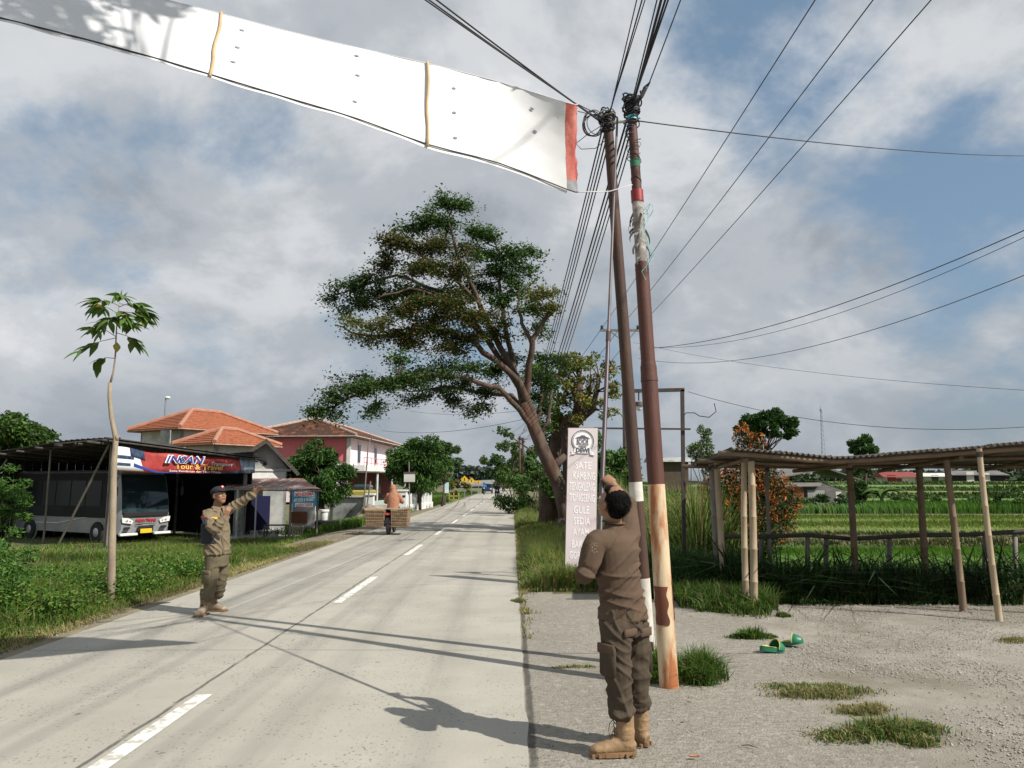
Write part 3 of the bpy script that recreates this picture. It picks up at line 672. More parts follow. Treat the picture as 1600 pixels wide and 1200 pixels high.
t = MB(); t.box((kl+kr)/2+UP*1.86-kn*.03, (W_-.1, .06, .52), Matrix.Rotation(math.atan2(kd.y, kd.x), 3, 'Z')); t.build('painted_band', MATS['white'], kio)
ri = kl+kd*W_*.63+UP*3.42
for s, e in ((-1, kl-kd*.45), (1, kr+kd*.45)):
    t = MB(); a = ri-kn*.45; b = Vector((e.x, e.y, 2.02))-kn*.45; cc = b+kn*5.4; d = a+kn*5.4
    t.add([a, b, cc, d]+[p+UP*.07 for p in (a, b, cc, d)], [(0,1,2,3),(7,6,5,4),(0,4,5,1),(1,5,6,2),(2,6,7,3),(3,7,4,0)]); t.build('roof', MATS['tile_dark'], kio)
    t = MB(); t.bar(a-kn*.02-UP*.04, b-kn*.02-UP*.04, .04, .14); t.bar(a+kn*.5-UP*.05, b+kn*.5-UP*.05, .06, .08); t.build('bargeboard', MATS['darkwood'], kio)
t = MB(); Rz = Matrix.Rotation(math.atan2(kd.y, kd.x), 3, 'Z')
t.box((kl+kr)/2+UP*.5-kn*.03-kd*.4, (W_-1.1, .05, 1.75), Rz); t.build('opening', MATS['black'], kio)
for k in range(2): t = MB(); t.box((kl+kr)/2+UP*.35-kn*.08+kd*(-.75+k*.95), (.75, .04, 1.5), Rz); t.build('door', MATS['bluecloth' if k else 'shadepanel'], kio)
# awning
aw = MB(); a0 = A(352, 747.5, 32.2); a1 = A(474, 747.5, 31.6); f0 = A(340, 762, 28.6); f1 = A(503, 764.5, 27.6)
aw.sheet(lambda u, v: a0.lerp(a1, u).lerp(f0.lerp(f1, u), v)+UP*(.006*math.cos(u*230)+.03*noise.noise(Vector((u*6, v*4, 0)))-.08*math.sin(math.pi*v)*.5), 240, 6)
n0 = len(aw.v); aw.v += [(x, y, z-.012) for x, y, z in aw.v]; aw.f += [tuple(n0+i for i in reversed(f)) for f in aw.f]; aw.mi *= 2
aw.build('awning', MATS['rust'], kio, smooth=True)
t = MB(); t.tube([f0-UP*.05, f1-UP*.06], .04, 6); t.tube([a0-UP*.05, a1-UP*.05], .04, 6); t.build('awning_beam', MATS['greywood'], kio)
for px, Y, r, c in ((401, 27.9, .03, 'steel'), (455, 27.9, .045, 'greywood'), (497, 27.8, .03, 'greywood'), (372, 28.4, .05, 'wallold')):
    t = MB(); top = A(px, 764, Y); g = Vector((top.x, top.y, h(top.x, top.y)-.1)); t.tube([g, top], r, 8); t.build('post', MATS[c], kio)
t = MB(); s0 = A(352, 836, 28.0); s1 = A(520, 826, 29.2)
gz = kz-.02
cs = [Vector((s0.x, s0.y, 0)), Vector((s1.x-.6, s1.y, 0)), Vector((kr.x, kr.y, 0)), Vector((kl.x, kl.y, 0))]
t.add([c+UP*(gz-.2) for c in cs]+[c+UP*(gz+.07) for c in cs], [(3,2,1,0),(4,5,6,7),(0,1,5,4),(1,2,6,5),(2,3,7,6),(3,0,4,7)]); t.build('slab', MATS['wallold'], kio)
# brick side wall behind the poster
mat('brick', (.30, .12, .06), (.20, .09, .05), 6, .95, bump=.6, bscale=20, c3=(.36, .22, .14), s3=2)
t = MB(); b_ = A(457, 800, 31.2); e_ = A(492, 800, 31.2); box_wall(t, (b_.x, b_.y, 0), (e_.x, e_.y, 0), kz-.1, .95, .15)
t.build('white_wall', MATS['wallwhite'], kio)
t = MB(); box_wall(t, (b_.x-.02, b_.y-.1, 0), (e_.x-.3, e_.y-.1, 0), .05, .50, .08); t.build('bare_brick', MATS['brick'], kio)
# cream wall column to the left of the opening
t = MB(); q = A(374, 780, 29.5); t.box((q.x, q.y, .45), (.34, .16, 1.8)); t.build('pillar', MATS['wallold'], kio)
# poster
mat('post_blue', (.03, .22, .42), (.05, .30, .5), 4, .6)
q0 = A(457, 794, 27.7); q1 = A(494.5, 791, 27.7); q2 = A(495, 766, 27.7); q3 = A(456, 769.5, 27.7)
po = thing('poster', q0, 'light blue poster with red and white lines tied under the rusty awning', 'poster')
t = MB(); nn = Vector((0, -1, 0)); t.add([q0, q1, q2, q3]+[q-nn*.01 for q in (q0, q1, q2, q3)], [(0,1,2,3),(7,6,5,4),(0,4,5,1),(1,5,6,2),(2,6,7,3),(3,7,4,0)]); t.build('cloth', MATS['post_blue'], po)
pu = (q1-q0).normalized(); mid = (q0+q1+q2+q3)/4
mat('post_red', (.75, .15, .18), rough=.6); mat('post_pale', (.75, .85, .75), rough=.6)
for s_, dz, hg, m, ww in (('MENERIMA', .12, .13, 'post_red', .66), ('API SOSIS & NUGGET', -.07, .12, 'post_pale', .76), ('BAKSO TUSUK', -.25, .10, 'post_red', .58)):
    if m == 'post_red': 
        t = MB(); t.box(mid+UP*(dz+hg*.5)-Vector((0, .008, 0)), (ww+.06, .006, hg+.045)); t.build('text_strip', MATS['ban_white'], po)
    text(s_, mid+UP*dz-Vector((0, .016, 0)), pu, UP, hg, MATS[m], po, width=ww, bold=.03)
# bench / crates under the awning
for i, (px, lab) in enumerate(((432, 'dark low wooden bench in the shade of the kiosk awning'), (465, 'pale wooden crate stand with crossed slats beside the kiosk post'))):
    q = A(px, 826, 28.6); g = Vector((q.x, q.y, kz+.05)); b = thing('bench' if i == 0 else 'crate_stand', g, lab, 'bench' if i == 0 else 'stand')
    w2, hh, dd, m = (.42, .42, .35, 'darkwood') if i == 0 else (.17, .36, .3, 'bamboo')
    t = MB(); t.box(g+UP*hh, (w2*2, dd, .04)); t.build('top', MATS[m], b)
    for sx in (-1, 1):
        for sy in (-1, 1): t = MB(); t.box(g+Vector((sx*(w2-.03), sy*(dd/2-.03), hh/2-.01)), (.04, .04, hh-.02)); t.build('leg', MATS[m], b)
    for s in (-1, 1): t = MB(); t.bar(g+Vector((-s*w2, -dd/2, .05)), g+Vector((s*w2, -dd/2-.01*s, hh-.05)), .03, .02); t.build('brace', MATS[m], b)

# --- hip roofed houses
def hip_house(name, c, ax, lx, ly, z0, ze, zr, ov, roofm, wallm, ridgem, label, tiles=True, thick=.12):
    """c: nearest corner, ax: direction of side x (to the right/away), other side to its left"""
    ax = Vector(ax).normalized(); ay = Vector((-ax.y, ax.x, 0)); c = Vector(c)
    r = thing(name, c+ax*lx/2+ay*ly/2+UP*z0, label, 'house')
    t = MB(); P4 = [c, c+ax*lx, c+ax*lx+ay*ly, c+ay*ly]
    for i in range(4): box_wall(t, P4[i], P4[(i+1) % 4], z0, ze+.05, .15)
    t.build('wall', wallm, r)
    E = [c-ax*ov-ay*ov, c+ax*(lx+ov)-ay*ov, c+ax*(lx+ov)+ay*(ly+ov), c-ax*ov+ay*(ly+ov)]; E = [e+UP*ze for e in E]
    Lx, Ly = lx+2*ov, ly+2*ov
    if Lx >= Ly: R0 = E[0]+ax*Ly/2+ay*Ly/2; R1 = E[1]-ax*Ly/2+ay*Ly/2
    else: R0 = E[0]+ax*Lx/2+ay*Lx/2; R1 = E[3]+ax*Lx/2-ay*Lx/2
    R0.z = R1.z = zr
    planes = [(E[0], E[1], R1, R0), (E[1], E[2], R1), (E[2], E[3], R0, R1), (E[3], E[0], R0)] if Lx >= Ly else [(E[0], E[1], R0), (E[1], E[2], R1, R0), (E[2], E[3], R1), (E[3], E[0], R0, R1)]
    t = MB()
    for pl in planes:                       # stepped courses of tiles
        e0, e1 = pl[0], pl[1]; top0 = pl[-1]; top1 = pl[2] if len(pl) == 4 else pl[2]
        K = max(6, int((top0-e0).length/.34))
        for k in range(K):
            a, b = k/K, (k+1)/K
            p = [e0.lerp(top0, a), e1.lerp(top1, a), e1.lerp(top1, b), e0.lerp(top0, b)]
            up = UP*.05; t.add([p[0]+up, p[1]+up, p[2]+UP*.005, p[3]+UP*.005, p[0], p[1]], [(0, 1, 2, 3), (4, 5, 1, 0)])
    t.add(E+[e-UP*thick for e in E]+[R0, R1], [(0,4,5,1),(1,5,6,2),(2,6,7,3),(3,7,4,0),(4,7,6,5)])
    t.build('roof', roofm, r)
    t = MB()
    hips = [(E[0], R0), (E[1], R1 if Lx >= Ly else R0), (E[2], R1), (E[3], R0 if Lx >= Ly else R1), (R0, R1)]
    for a, b in hips: t.tube([a+UP*.06, b+UP*.06], .13, 7)
    t.build('ridge_tiles', ridgem, r)
    t = MB()
    for i in range(4): t.bar(E[i]-UP*thick*.5, E[(i+1) % 4]-UP*thick*.5, thick*1.15, .05)
    t.build('fascia', MATS['wallwhite'] if 'pink' in label else MATS['ridgepale'], r)
    return r, ax, ay, c
hA, *_ = hip_house('house', (-19.6, 45.6, 0), (.53, .848, 0), 6.2, 4.1, 0, 4.85, 6.15, .55, MATS['tile_orange'], MATS['wallwhite'], MATS['ridge'], 'white house with bright orange hip roof rising behind the bus shelter')
t = MB(); t.box((-20.4, 45.25, 4.3), (.9, .05, .8), Matrix.Rotation(math.radians(150), 3, 'Z')); t.build('window', MATS['wallold'], hA)
hip_house('house', (-16.0, 41.6, 0), (.53, .848, 0), 3.6, 2.6, 0, 3.75, 4.62, .5, MATS['tile_orange'], MATS['wallwhite'], MATS['ridge'], 'lower annex with orange hip roof in front of the taller orange roofed house')
# street lamp sticking up behind the orange roof
q = A(258, 642, 52); lp = thing('street_lamp', Vector((q.x, q.y, 0)), 'thin pole with small white lamp above the orange house roof', 'lamp')
t = MB(); t.tube([(q.x, q.y, 0), (q.x, q.y, q.z), (q.x, q.y, q.z+.85)], .05, 6); t.build('pole', MATS['steel'], lp)
t = MB(); t.ball((q.x+.12, q.y, q.z+.9), (.2, .14, .1), 10); t.build('lamp_head', MATS['white'], lp)
# pink house
pk, ax, ay, pc = hip_house('house', (-13.85, 65, 0), (.06, 1, 0), 17.5, 8.6, 0, 5.55, 7.35, .95, MATS['tile_brown'], MATS['pink'], MATS['ridgepale'], 'two storey pink house with mottled brown tile roof beyond the mango tree')
nx_ = Vector((ax.y, -ax.x, 0))              # outward normal of the road side
def pbox(a, z, o, la, lz, lo, m, name, y=0):
    t = MB(); R_ = Matrix((ax, -nx_, UP)).transposed(); t.box(pc+ax*a+UP*z+nx_*o, (la, lo, lz), R_); return t.build(name, MATS[m], pk)
t = MB(); t.box(pc-ax*.03+ay*3.6+UP*4.5, (7.0, .12, 2.2), Matrix((ay, -ax, UP)).transposed()); t.build('rose_wall', MATS['rosepink'], pk)
t = MB(); t.box(pc-ax*.04+ay*7.6+UP*4.3, (2.6, .2, 2.6), Matrix((ay, -ax, UP)).transposed()); t.build('cream_wall', MATS['wallwhite'], pk)
t = MB(); t.bar(pc+nx_*.1-ax*.1+UP*2, pc+nx_*.1-ax*.1+UP*5.4, .3); t.build('corner_pillar', MATS['wallwhite'], pk)
pbox(8.7, 2.85, .75, 17.6, .5, 1.5, 'white', 'balcony')
for a in (3.6, 9.8):
    pbox(a, 4.15, .02, .85, 1.6, .08, 'glassdark', 'window')
    t = MB(); R_ = Matrix((ax, -nx_, UP)).transposed()
    for dz in (-.82, .82): t.box(pc+ax*a+UP*(4.15+dz)+nx_*.03, (1.0, .12, .06), R_)
    t.build('window_frame', MATS['wallwhite'], pk)
t = MB()
for z in (3.3, 3.75): t.bar(pc+nx_*1.4+UP*z, pc+ax*17.5+nx_*1.4+UP*z, .05)
for k in range(15): t.bar(pc+nx_*1.4+ax*k*1.25+UP*3.1, pc+nx_*1.4+ax*k*1.25+UP*3.75, .05)
t.build('railing', MATS['rosepink'], pk)
pbox(8.7, 1.25, .04, 17.0, 2.5, .08, 'maroon', 'maroon_wall'); pbox(3.5, 1.3, .1, 1.6, 2.1, .08, 'darkwood', 'door'); pbox(10.5, 1.3, .1, 2.6, 1.7, .08, 'glassdark', 'window')
pbox(8.7, 2.52, 1.3, 17.6, .1, 2.8, 'sheetold', 'canopy')
for a in (.3, 6, 12, 17.2): t = MB(); t.tube([pc+ax*a+nx_*2.5+UP*0, pc+ax*a+nx_*2.5+UP*2.5], .09, 8); t.build('post', MATS['wallwhite'], pk)
# dark yellow car nose inside the porch
q = A(566, 770, 62); cr = thing('parked_car', Vector((q.x, q.y, .3)), 'pale yellow car mostly hidden behind the grey wall of the pink house', 'car')
t = MB(); t.bbox((q.x, q.y, .75), (1.7, 3.6, .6), .12); t.build('body', mat('dullyellow', (.30, .26, .06), rough=.4), cr); t = MB(); t.bbox((q.x, q.y+.2, 1.25), (1.4, 1.9, .5), .18); t.build('windows', MATS['glassdark'], cr)
for sx in (-.8, .8):
    for sy in (-1.1, 1.2): t = MB(); t.lathe((q.x+sx, q.y+sy, .32), [(.1, -.08), (.3, -.08), (.3, .08), (.1, .08)], 14, Matrix.Rotation(math.pi/2, 3, 'Y')); t.build('wheel', MATS['tyre'], cr)

# --- boundary walls along the road
mat('fencewhite', (.70, .71, .69), (.55, .57, .55), 2, .85, c3=(.35, .36, .34), s3=3, lo3=.6, hi3=.75)
mat('fencemint', (.38, .46, .44), (.30, .36, .34), 1.5, .85)
def wallseg(label, a, b, z1, m, pick=False, capm=None, th=.12, name='wall'):
    a, b = Vector(a), Vector(b); r = thing(name, (a+b)/2, label, 'fence' if pick else 'wall')
    d = (b-a); n = int(d.length/.42)
    if pick:
        for k in range(n):
            t = MB(); p = a+d*(k+.5)/n; z = h(p.x, p.y)
            t.prism([(-.12, z-.1), (.12, z-.1), (.12, z1-.12), (0, z1), (-.12, z1-.12)], (p.x, p.y, 0), d.normalized(), UP, Vector((-d.y, d.x, 0)).normalized(), .05); t.build('picket', m, r)
        t = MB(); box_wall(t, (a.x, a.y, 0), (b.x, b.y, 0), h(a.x, a.y)-.1, h(a.x, a.y)+.45, -.06); t.build('base', m, r)
    else:
        t = MB(); box_wall(t, (a.x, a.y, 0), (b.x, b.y, 0), min(h(a.x, a.y), h(b.x, b.y))-.1, z1, th); t.build('panel', m, r)
        if capm: t = MB(); t.bar(Vector((a.x, a.y, z1+.03)), Vector((b.x, b.y, z1+.03)), .22, .08); t.build('coping', capm, r)
    return r
def pillar(label, x, y, z1, m, w=.34):
    g = h(x, y); r = thing('gate_pillar', (x, y, g), label, 'pillar')
    t = MB(); t.bbox((x, y, (g-.1+z1)/2), (w, w, z1-g+.1), .015); t.build('shaft', m, r)
    t = MB(); t.bbox((x, y, z1+.04), (w+.12, w+.12, .09), .01); t.build('cap', m, r)
wallseg('grey cement wall with pale coping behind the rubble heap', (-11.5, 40.2, 0), (-7.45, 39.4, 0), .92, MATS['wallold'], capm=MATS['wallwhite'])
pillar('pale mint square gate pillar at the end of the grey wall', -7.15, 39.1, 1.02, MATS['fencewhite'], .4)
wallseg('low pale mint wall between the two gate pillars behind the rider', (-7.0, 39.5, 0), (-6.45, 44.3, 0), .72, MATS['fencemint'])
pillar('white square gate pillar beside the white picket fence', -6.32, 44.8, 1.15, MATS['fencewhite'], .5)
wallseg('white concrete picket fence in front of the large mango tree', (-6.1, 45.2, 0), (-5.35, 52.0, 0), 1.0, MATS['fencewhite'], True, name='picket_fence')
wallseg('faded wooden fence stub beyond the white picket fence', (-5.5, 53.0, 0), (-5.6, 54.5, 0), .9, MATS['greywood'])

# pole with signboard in front of the pillar
q = G(640, 800); q.z = h(q.x, q.y); sg = thing('board_sign', q, 'small white board on a thin pole before the picket fence', 'sign')
t = MB(); t.tube([q-UP*.1, A(639, 722, q.y)], .035, 7); t.build('pole', MATS['greywood'], sg)
t = MB(); p = A(640, 746, q.y); t.box(p-Vector((0, .05, 0)), (.62, .05, .5)); t.build('board', MATS['wallwhite'], sg)
t = MB(); t.box(p+Vector((0, -.08, .26)), (.68, .03, .10)); t.build('board_header', MATS['darkwood'], sg)
q = G(575, 792); q.z = 0; q = Vector((-7.4, 38.6, -.1)); sg = thing('flag_pole', q, 'tall thin dark pole with bent tip before the pink house', 'pole')
t = MB(); Y = q.y; t.tube([q, A(575, 700, Y), A(577, 690, Y), A(582, 684, Y)], .035, 7); t.tube([q+Vector((.12, 0, 0)), A(579, 752, Y)], .04, 7); t.build('pole', MATS['greywood'], sg)
# blue-white notice
q = Vector((-4.95, 57, 0)); sg = thing('notice_board', q, 'small pale blue notice board on a dark post by the left roadside', 'sign')
t = MB(); t.tube([q-UP*.1, q+UP*1.5], .09, 7); t.build('post', MATS['darkwood'], sg)
mat('paleblue', (.45, .65, .72), rough=.6); t = MB(); t.box(q+Vector((.1, -.12, 1.25)), (.42, .04, .8)); t.build('board', MATS['paleblue'], sg)
t = MB(); t.box(q+Vector((.12, -.15, .98)), (.3, .02, .2)); t.build('label_field', MATS['white'], sg)
# rubble heap
mat('rubble', (.30, .24, .19), (.2, .17, .14), 3, .95, bump=.6)
r_ = random.Random(4)
for i, (px, py, Y, s, lab) in enumerate(((583, 795, 36.5, 1.5, 'large brown boulder heap of earth by the mint gate pillar'), (553, 804, 35.5, .7, 'grey broken concrete lump on the rubble left of the boulder'), (541, 808, 35.0, .55, 'small pale rubble lump nearest the white bucket'), (566, 806, 35.0, .8, 'low pile of brown earth before the large boulder'))):
    c = A(px, py, Y); c.z = h(c.x, c.y)+.1*s; t = MB()
    for k in range(7): t.ball(c+Vector((r_.uniform(-.35, .35)*s, r_.uniform(-.3, .3)*s, r_.uniform(-.1, .28)*s)), (r_.uniform(.2, .34)*s, r_.uniform(.2, .34)*s, r_.uniform(.15, .25)*s), 9)
    remesh(t, 'rubble_heap', .05*s+.02, MATS['rubble'], disp=lambda p: .10*noise.noise(p*4)+.05*noise.noise(p*11), off=c, smooth_it=1, label=lab, cat='rubble')
# white pot on a dark block
c = A(508, 818, 31.5); c.z = h(c.x, c.y); bx = thing('stone_block', c, 'dark mossy block carrying the white bucket under the mango tree', 'block')
t = MB(); t.bbox(c+Vector((.1, 0, .22)), (1.0, .6, .5), .06); t.build('block', MATS['nearblack'], bx)
pt = thing('bucket', c+Vector((-.05, 0, .46)), 'white bucket standing on the dark block under the mango tree', 'bucket')
t = MB(); p = c+Vector((-.05, 0, .47)); t.lathe(p, [(.13, 0), (.14, .03), (.16, .34), (.2, .35), (.2, .43), (.16, .43), (.14, .05)], 18); t.build('body', MATS['white'], pt, smooth=.6)
# ------------------------------------------------------------------ trees
def branchpts(rng, a, b, k=5, wob=.12, sag=0):
    a, b = Vector(a), Vector(b); L_ = (b-a).length; out_ = []
    for i in range(k+1):
        t = i/k; p = a.lerp(b, t)
        if 0 < i < k: p += Vector((rng.uniform(-1, 1), rng.uniform(-1, 1), rng.uniform(-1, 1)))*wob*L_/k + UP*sag*math.sin(math.pi*t)
        out_.append(p)
    return out_
GREEN = ((3, (.045, .105, .018)), (3, (.075, .15, .03)), (2, (.03, .075, .015)), (1, (.12, .20, .045)))
DARK = ((3, (.025, .065, .016)), (3, (.04, .095, .02)), (1, (.07, .14, .03)))
RUSTY = ((2, (.13, .085, .024)), (2, (.095, .095, .024)), (4, (.06, .095, .022)), (.7, (.19, .11, .03)), (2, (.04, .08, .018)))
OLIVE = ((3, (.14, .15, .03)), (2, (.09, .13, .03)), (1, (.22, .17, .045)))
FRESH = ((3, (.065, .16, .018)), (2, (.10, .21, .028)), (2, (.038, .10, .012)))

def big_tree():
    Y0 = 25.2
    base = A(887, 842, Y0); base.z = -.1
    tr = thing('rain_tree', Vector((base.x, base.y, 0)), 'large leaning roadside tree with spreading layered crown of green and rusty leaves', 'tree')
    R = random.Random(11)
    def pt(px, py, dy=0): return A(px, py, Y0+dy*.85)
    t = MB()
    trunk = [base, pt(884, 800), pt(872, 755), pt(852, 712, -.1), pt(836, 672, -.2), pt(818, 630, -.2)]
    t.tube(trunk, [(.36, .32), (.26, .25), (.23, .23), (.22, .22), (.21, .21), (.15, .15)], 12)
    for k in range(5): a = k*1.3; t.tube([base+UP*.75, base+Vector((math.cos(a)*.35, math.sin(a)*.3, .3)), base+Vector((math.cos(a)*.75, math.sin(a)*.7, 0))], [.22, .16, .05], 7)
    t.tube([pt(858, 735, .1), pt(872, 722, .1), pt(884, 712, .15)], [.16, .13, .10], 8)
    limbs = []
    def limb(pts, r0, r1):
        P_ = [pt(*p) if len(p) == 3 else pt(*p, 0) for p in pts]; P2 = []
        for a, b in zip(P_, P_[1:]):
            for k in range(3): P2.append(a.lerp(b, k/3)+Vector((R.uniform(-1, 1), R.uniform(-1, 1), R.uniform(-1, 1)))*.05*(k > 0))
        P2.append(P_[-1]); n = len(P2); r0 *= .78
        t.tube(P2, [lerp(r0, r1, (i/(n-1))**.8) for i in range(n)], 8); limbs.append(P2)
    limb([(840, 680, -.2), (812, 640, -.5), (780, 606, -1.0), (730, 590, -1.5), (670, 585, -2), (600, 595, -2.4), (540, 625, -2.7), (490, 650, -2.8)], .15, .02)
    limb([(828, 650, -.2), (800, 618, .6), (740, 612, 1.6), (690, 604, 2.4), (640, 612, 3.2)], .14, .02)
    limb([(838, 670, -.2), (812, 596, -.1), (770, 560, -.3), (730, 528, -.6), (680, 515, -1.0), (620, 525, -1.4), (560, 522, -1.7), (525, 508, -1.9)], .19, .02)
    limb([(818, 615, 0), (786, 570, .5), (742, 505, 1.0), (690, 455, 1.3), (620, 430, 1.6), (550, 452, 1.9), (510, 465, 2.0)], .17, .02)
    limb([(806, 590, 0), (770, 520, .1), (744, 460, .1), (715, 400, .1), (700, 345, .1), (712, 312, 0)], .16, .02)
    limb([(818, 640, 0), (800, 555, .3), (786, 500, .5), (780, 440, .6), (786, 400, .6), (830, 388, .5)], .15, .02)
    limb([(822, 640, .1), (826, 570, -.3), (832, 530, -.6), (850, 500, -.8), (868, 482, -.9)], .17, .06)
    limb([(832, 540, -.6), (815, 505, -.5), (808, 480, -.5)], .10, .05)
    limb([(742, 470, .1), (700, 420, -.8), (640, 388, -1.3), (600, 372, -1.6)], .09, .02)
    limb([(770, 540, .2), (700, 470, -1.4), (640, 450, -2.2), (580, 470, -2.6)], .10, .02)
    limb([(836, 665, .1), (848, 620, .6), (852, 590, .9), (856, 570, 1.1)], .13, .04)
    limb([(846, 690, .1), (858, 640, .2), (862, 610, .3)], .11, .05)
    cl = []    # px, py, rx, ry (px), dy, palette
    def c(px, py, rx, ry, dy, pal): cl.append((px, py, rx, ry, dy, pal))
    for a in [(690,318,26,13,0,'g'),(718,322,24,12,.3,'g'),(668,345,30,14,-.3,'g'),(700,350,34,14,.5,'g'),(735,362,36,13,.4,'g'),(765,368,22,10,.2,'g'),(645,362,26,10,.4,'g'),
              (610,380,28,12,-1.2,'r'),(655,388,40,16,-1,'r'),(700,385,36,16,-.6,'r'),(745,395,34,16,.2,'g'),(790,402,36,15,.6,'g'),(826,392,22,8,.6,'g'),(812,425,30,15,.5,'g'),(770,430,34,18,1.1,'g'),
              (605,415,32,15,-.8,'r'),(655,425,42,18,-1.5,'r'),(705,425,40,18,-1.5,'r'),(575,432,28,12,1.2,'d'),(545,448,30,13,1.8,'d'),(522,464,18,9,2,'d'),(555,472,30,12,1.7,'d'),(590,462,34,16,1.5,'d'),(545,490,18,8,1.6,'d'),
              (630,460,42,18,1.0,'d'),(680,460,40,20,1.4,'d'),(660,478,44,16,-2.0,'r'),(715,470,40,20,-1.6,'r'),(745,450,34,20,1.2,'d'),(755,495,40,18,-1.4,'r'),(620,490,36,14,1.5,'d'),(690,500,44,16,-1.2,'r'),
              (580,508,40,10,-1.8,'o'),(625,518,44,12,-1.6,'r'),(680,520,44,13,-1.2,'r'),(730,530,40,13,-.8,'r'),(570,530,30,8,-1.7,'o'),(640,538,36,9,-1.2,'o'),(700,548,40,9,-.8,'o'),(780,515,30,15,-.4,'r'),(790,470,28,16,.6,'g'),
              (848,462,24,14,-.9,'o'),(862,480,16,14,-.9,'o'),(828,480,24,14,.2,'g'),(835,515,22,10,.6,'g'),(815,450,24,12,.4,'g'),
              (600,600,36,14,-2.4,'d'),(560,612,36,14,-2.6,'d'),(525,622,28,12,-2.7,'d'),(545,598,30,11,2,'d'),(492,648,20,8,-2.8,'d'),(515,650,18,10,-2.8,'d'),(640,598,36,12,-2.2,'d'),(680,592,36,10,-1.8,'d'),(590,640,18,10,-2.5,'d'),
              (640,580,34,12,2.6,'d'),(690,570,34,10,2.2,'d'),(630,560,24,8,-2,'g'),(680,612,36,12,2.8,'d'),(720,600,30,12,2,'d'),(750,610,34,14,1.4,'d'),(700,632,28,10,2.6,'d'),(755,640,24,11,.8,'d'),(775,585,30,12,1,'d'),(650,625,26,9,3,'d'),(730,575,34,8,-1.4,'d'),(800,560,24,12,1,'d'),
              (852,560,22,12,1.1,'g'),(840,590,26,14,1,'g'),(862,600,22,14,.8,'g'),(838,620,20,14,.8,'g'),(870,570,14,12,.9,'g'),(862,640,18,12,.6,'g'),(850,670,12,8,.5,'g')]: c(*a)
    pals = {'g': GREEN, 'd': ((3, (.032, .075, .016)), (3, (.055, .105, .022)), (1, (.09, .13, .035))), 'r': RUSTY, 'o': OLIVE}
    allp = [p for l_ in limbs for p in l_[2:]]
    P_, Cc = [], []; rng = np.random.default_rng(5)
    for (px, py, rx, ry, dy, pal) in cl:
        ce = pt(px, py, dy); s = ce.y*.96/F; ry = ry*1.3; rx = rx*1.05; n = int(rx*ry*1.65)+100
        near = min(allp, key=lambda q: (q-ce).length + (0 if q.x > ce.x-.2 else .8))
        bp = branchpts(R, near, ce, 4, .25, .08); t.tube(bp, [.035, .028, .02, .015, .008], 5)
        for k in range(max(6, int(rx/4))):     # twigs fan through the clump; leaves sit along them
            q = ce+Vector((R.uniform(-1, 1)*rx*s*1.05, R.uniform(-1, 1)*rx*s*.9, R.uniform(-.8, .8)*ry*s)); t.tube([bp[3], (bp[3]+q)/2+UP*.05, q], [.012, .008, .004], 4)
            m = int(n/max(6, int(rx/4))); tt = rng.uniform(.25, 1.08, m)**.7
            A0, Q = np.array(bp[3]), np.array(q); pp = A0+(Q-A0)*tt[:, None]+rng.normal(0, 1, (m, 3))*np.array([.15, .15, .09])*(.5+tt[:, None]*.8)
            P_.append(pp); Cc.append(pick_cols(m, pals[pal], rng, .2))
    t.build('trunk', MATS['bark'], tr, smooth=True)
    P_ = np.concatenate(P_); Cc = np.concatenate(Cc).clip(0, 1)
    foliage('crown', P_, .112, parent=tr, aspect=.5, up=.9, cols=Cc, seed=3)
big_tree()

def simple_tree(name, label, cat, base, top, cr, n, size, pal, seed, trunk_r=.12, nclump=30, asp=.42, droop=.4, flat=.8, fork=.35, barkm='bark', group=None, hollow=.5, trunk_to=None, up=.3):
    """base/top Vector; cr: crown (cx,cy,cz,rx,ry,rz)"""
    R = random.Random(seed); rng = np.random.default_rng(seed); r = thing(name, base, label, cat, group)
    t = MB(); ce = Vector(cr[:3]); f = base.lerp(ce, fork if trunk_to is None else trunk_to)+Vector((R.uniform(-.1, .1), 0, 0))
    t.tube([base-UP*.1, base.lerp(f, .5)+Vector((R.uniform(-.06, .06), R.uniform(-.06, .06), 0)), f], [trunk_r*1.2, trunk_r, trunk_r*.8], 9)
    cs = []
    for k in range(nclump):
        u = Vector((R.gauss(0, 1), R.gauss(0, 1), R.gauss(0, 1))).normalized()*R.uniform(hollow, .95)
        c = ce+Vector((u.x*cr[3], u.y*cr[4], u.z*cr[5])); s = R.uniform(.22, .36)*min(cr[3], cr[5])*1.1
        cs.append((c.x, c.y, c.z, s, s, s*flat))
        if k % 2 == 0:
            bp = branchpts(R, f, c, 4, .3); t.tube(bp, [trunk_r*.5, trunk_r*.35, trunk_r*.25, trunk_r*.15, trunk_r*.08], 5)
    t.build('trunk', MATS[barkm], r, smooth=True)
    P_ = clumps(cs, n/nclump, rng, .3)
    d = P_-np.array(ce)[None]; d /= np.linalg.norm(d, axis=1)[:, None]; d[:, 2] -= droop
    foliage('crown', P_, size, parent=r, aspect=asp, up=up, pal=pal, seed=seed, dirs=d)
    return r
MANGO = ((3, (.03, .085, .015)), (3, (.05, .12, .02)), (1, (.10, .19, .035)), (1, (.018, .05, .012)))
b = A(510, 810, 35.0); b.z = h(b.x, b.y); c = A(498, 741, 35)
simple_tree('mango_tree', 'compact dark green mango tree between the kiosk and the pink house', 'tree', b, None, (c.x, c.y, c.z, 1.42, 1.4, 1.62), 12500, .24, MANGO, 21, .09, 44, .26, .9, fork=.62, flat=.9, hollow=.35)
b = A(655, 800, 48); b.z = 0; c = A(657, 728, 47.5)
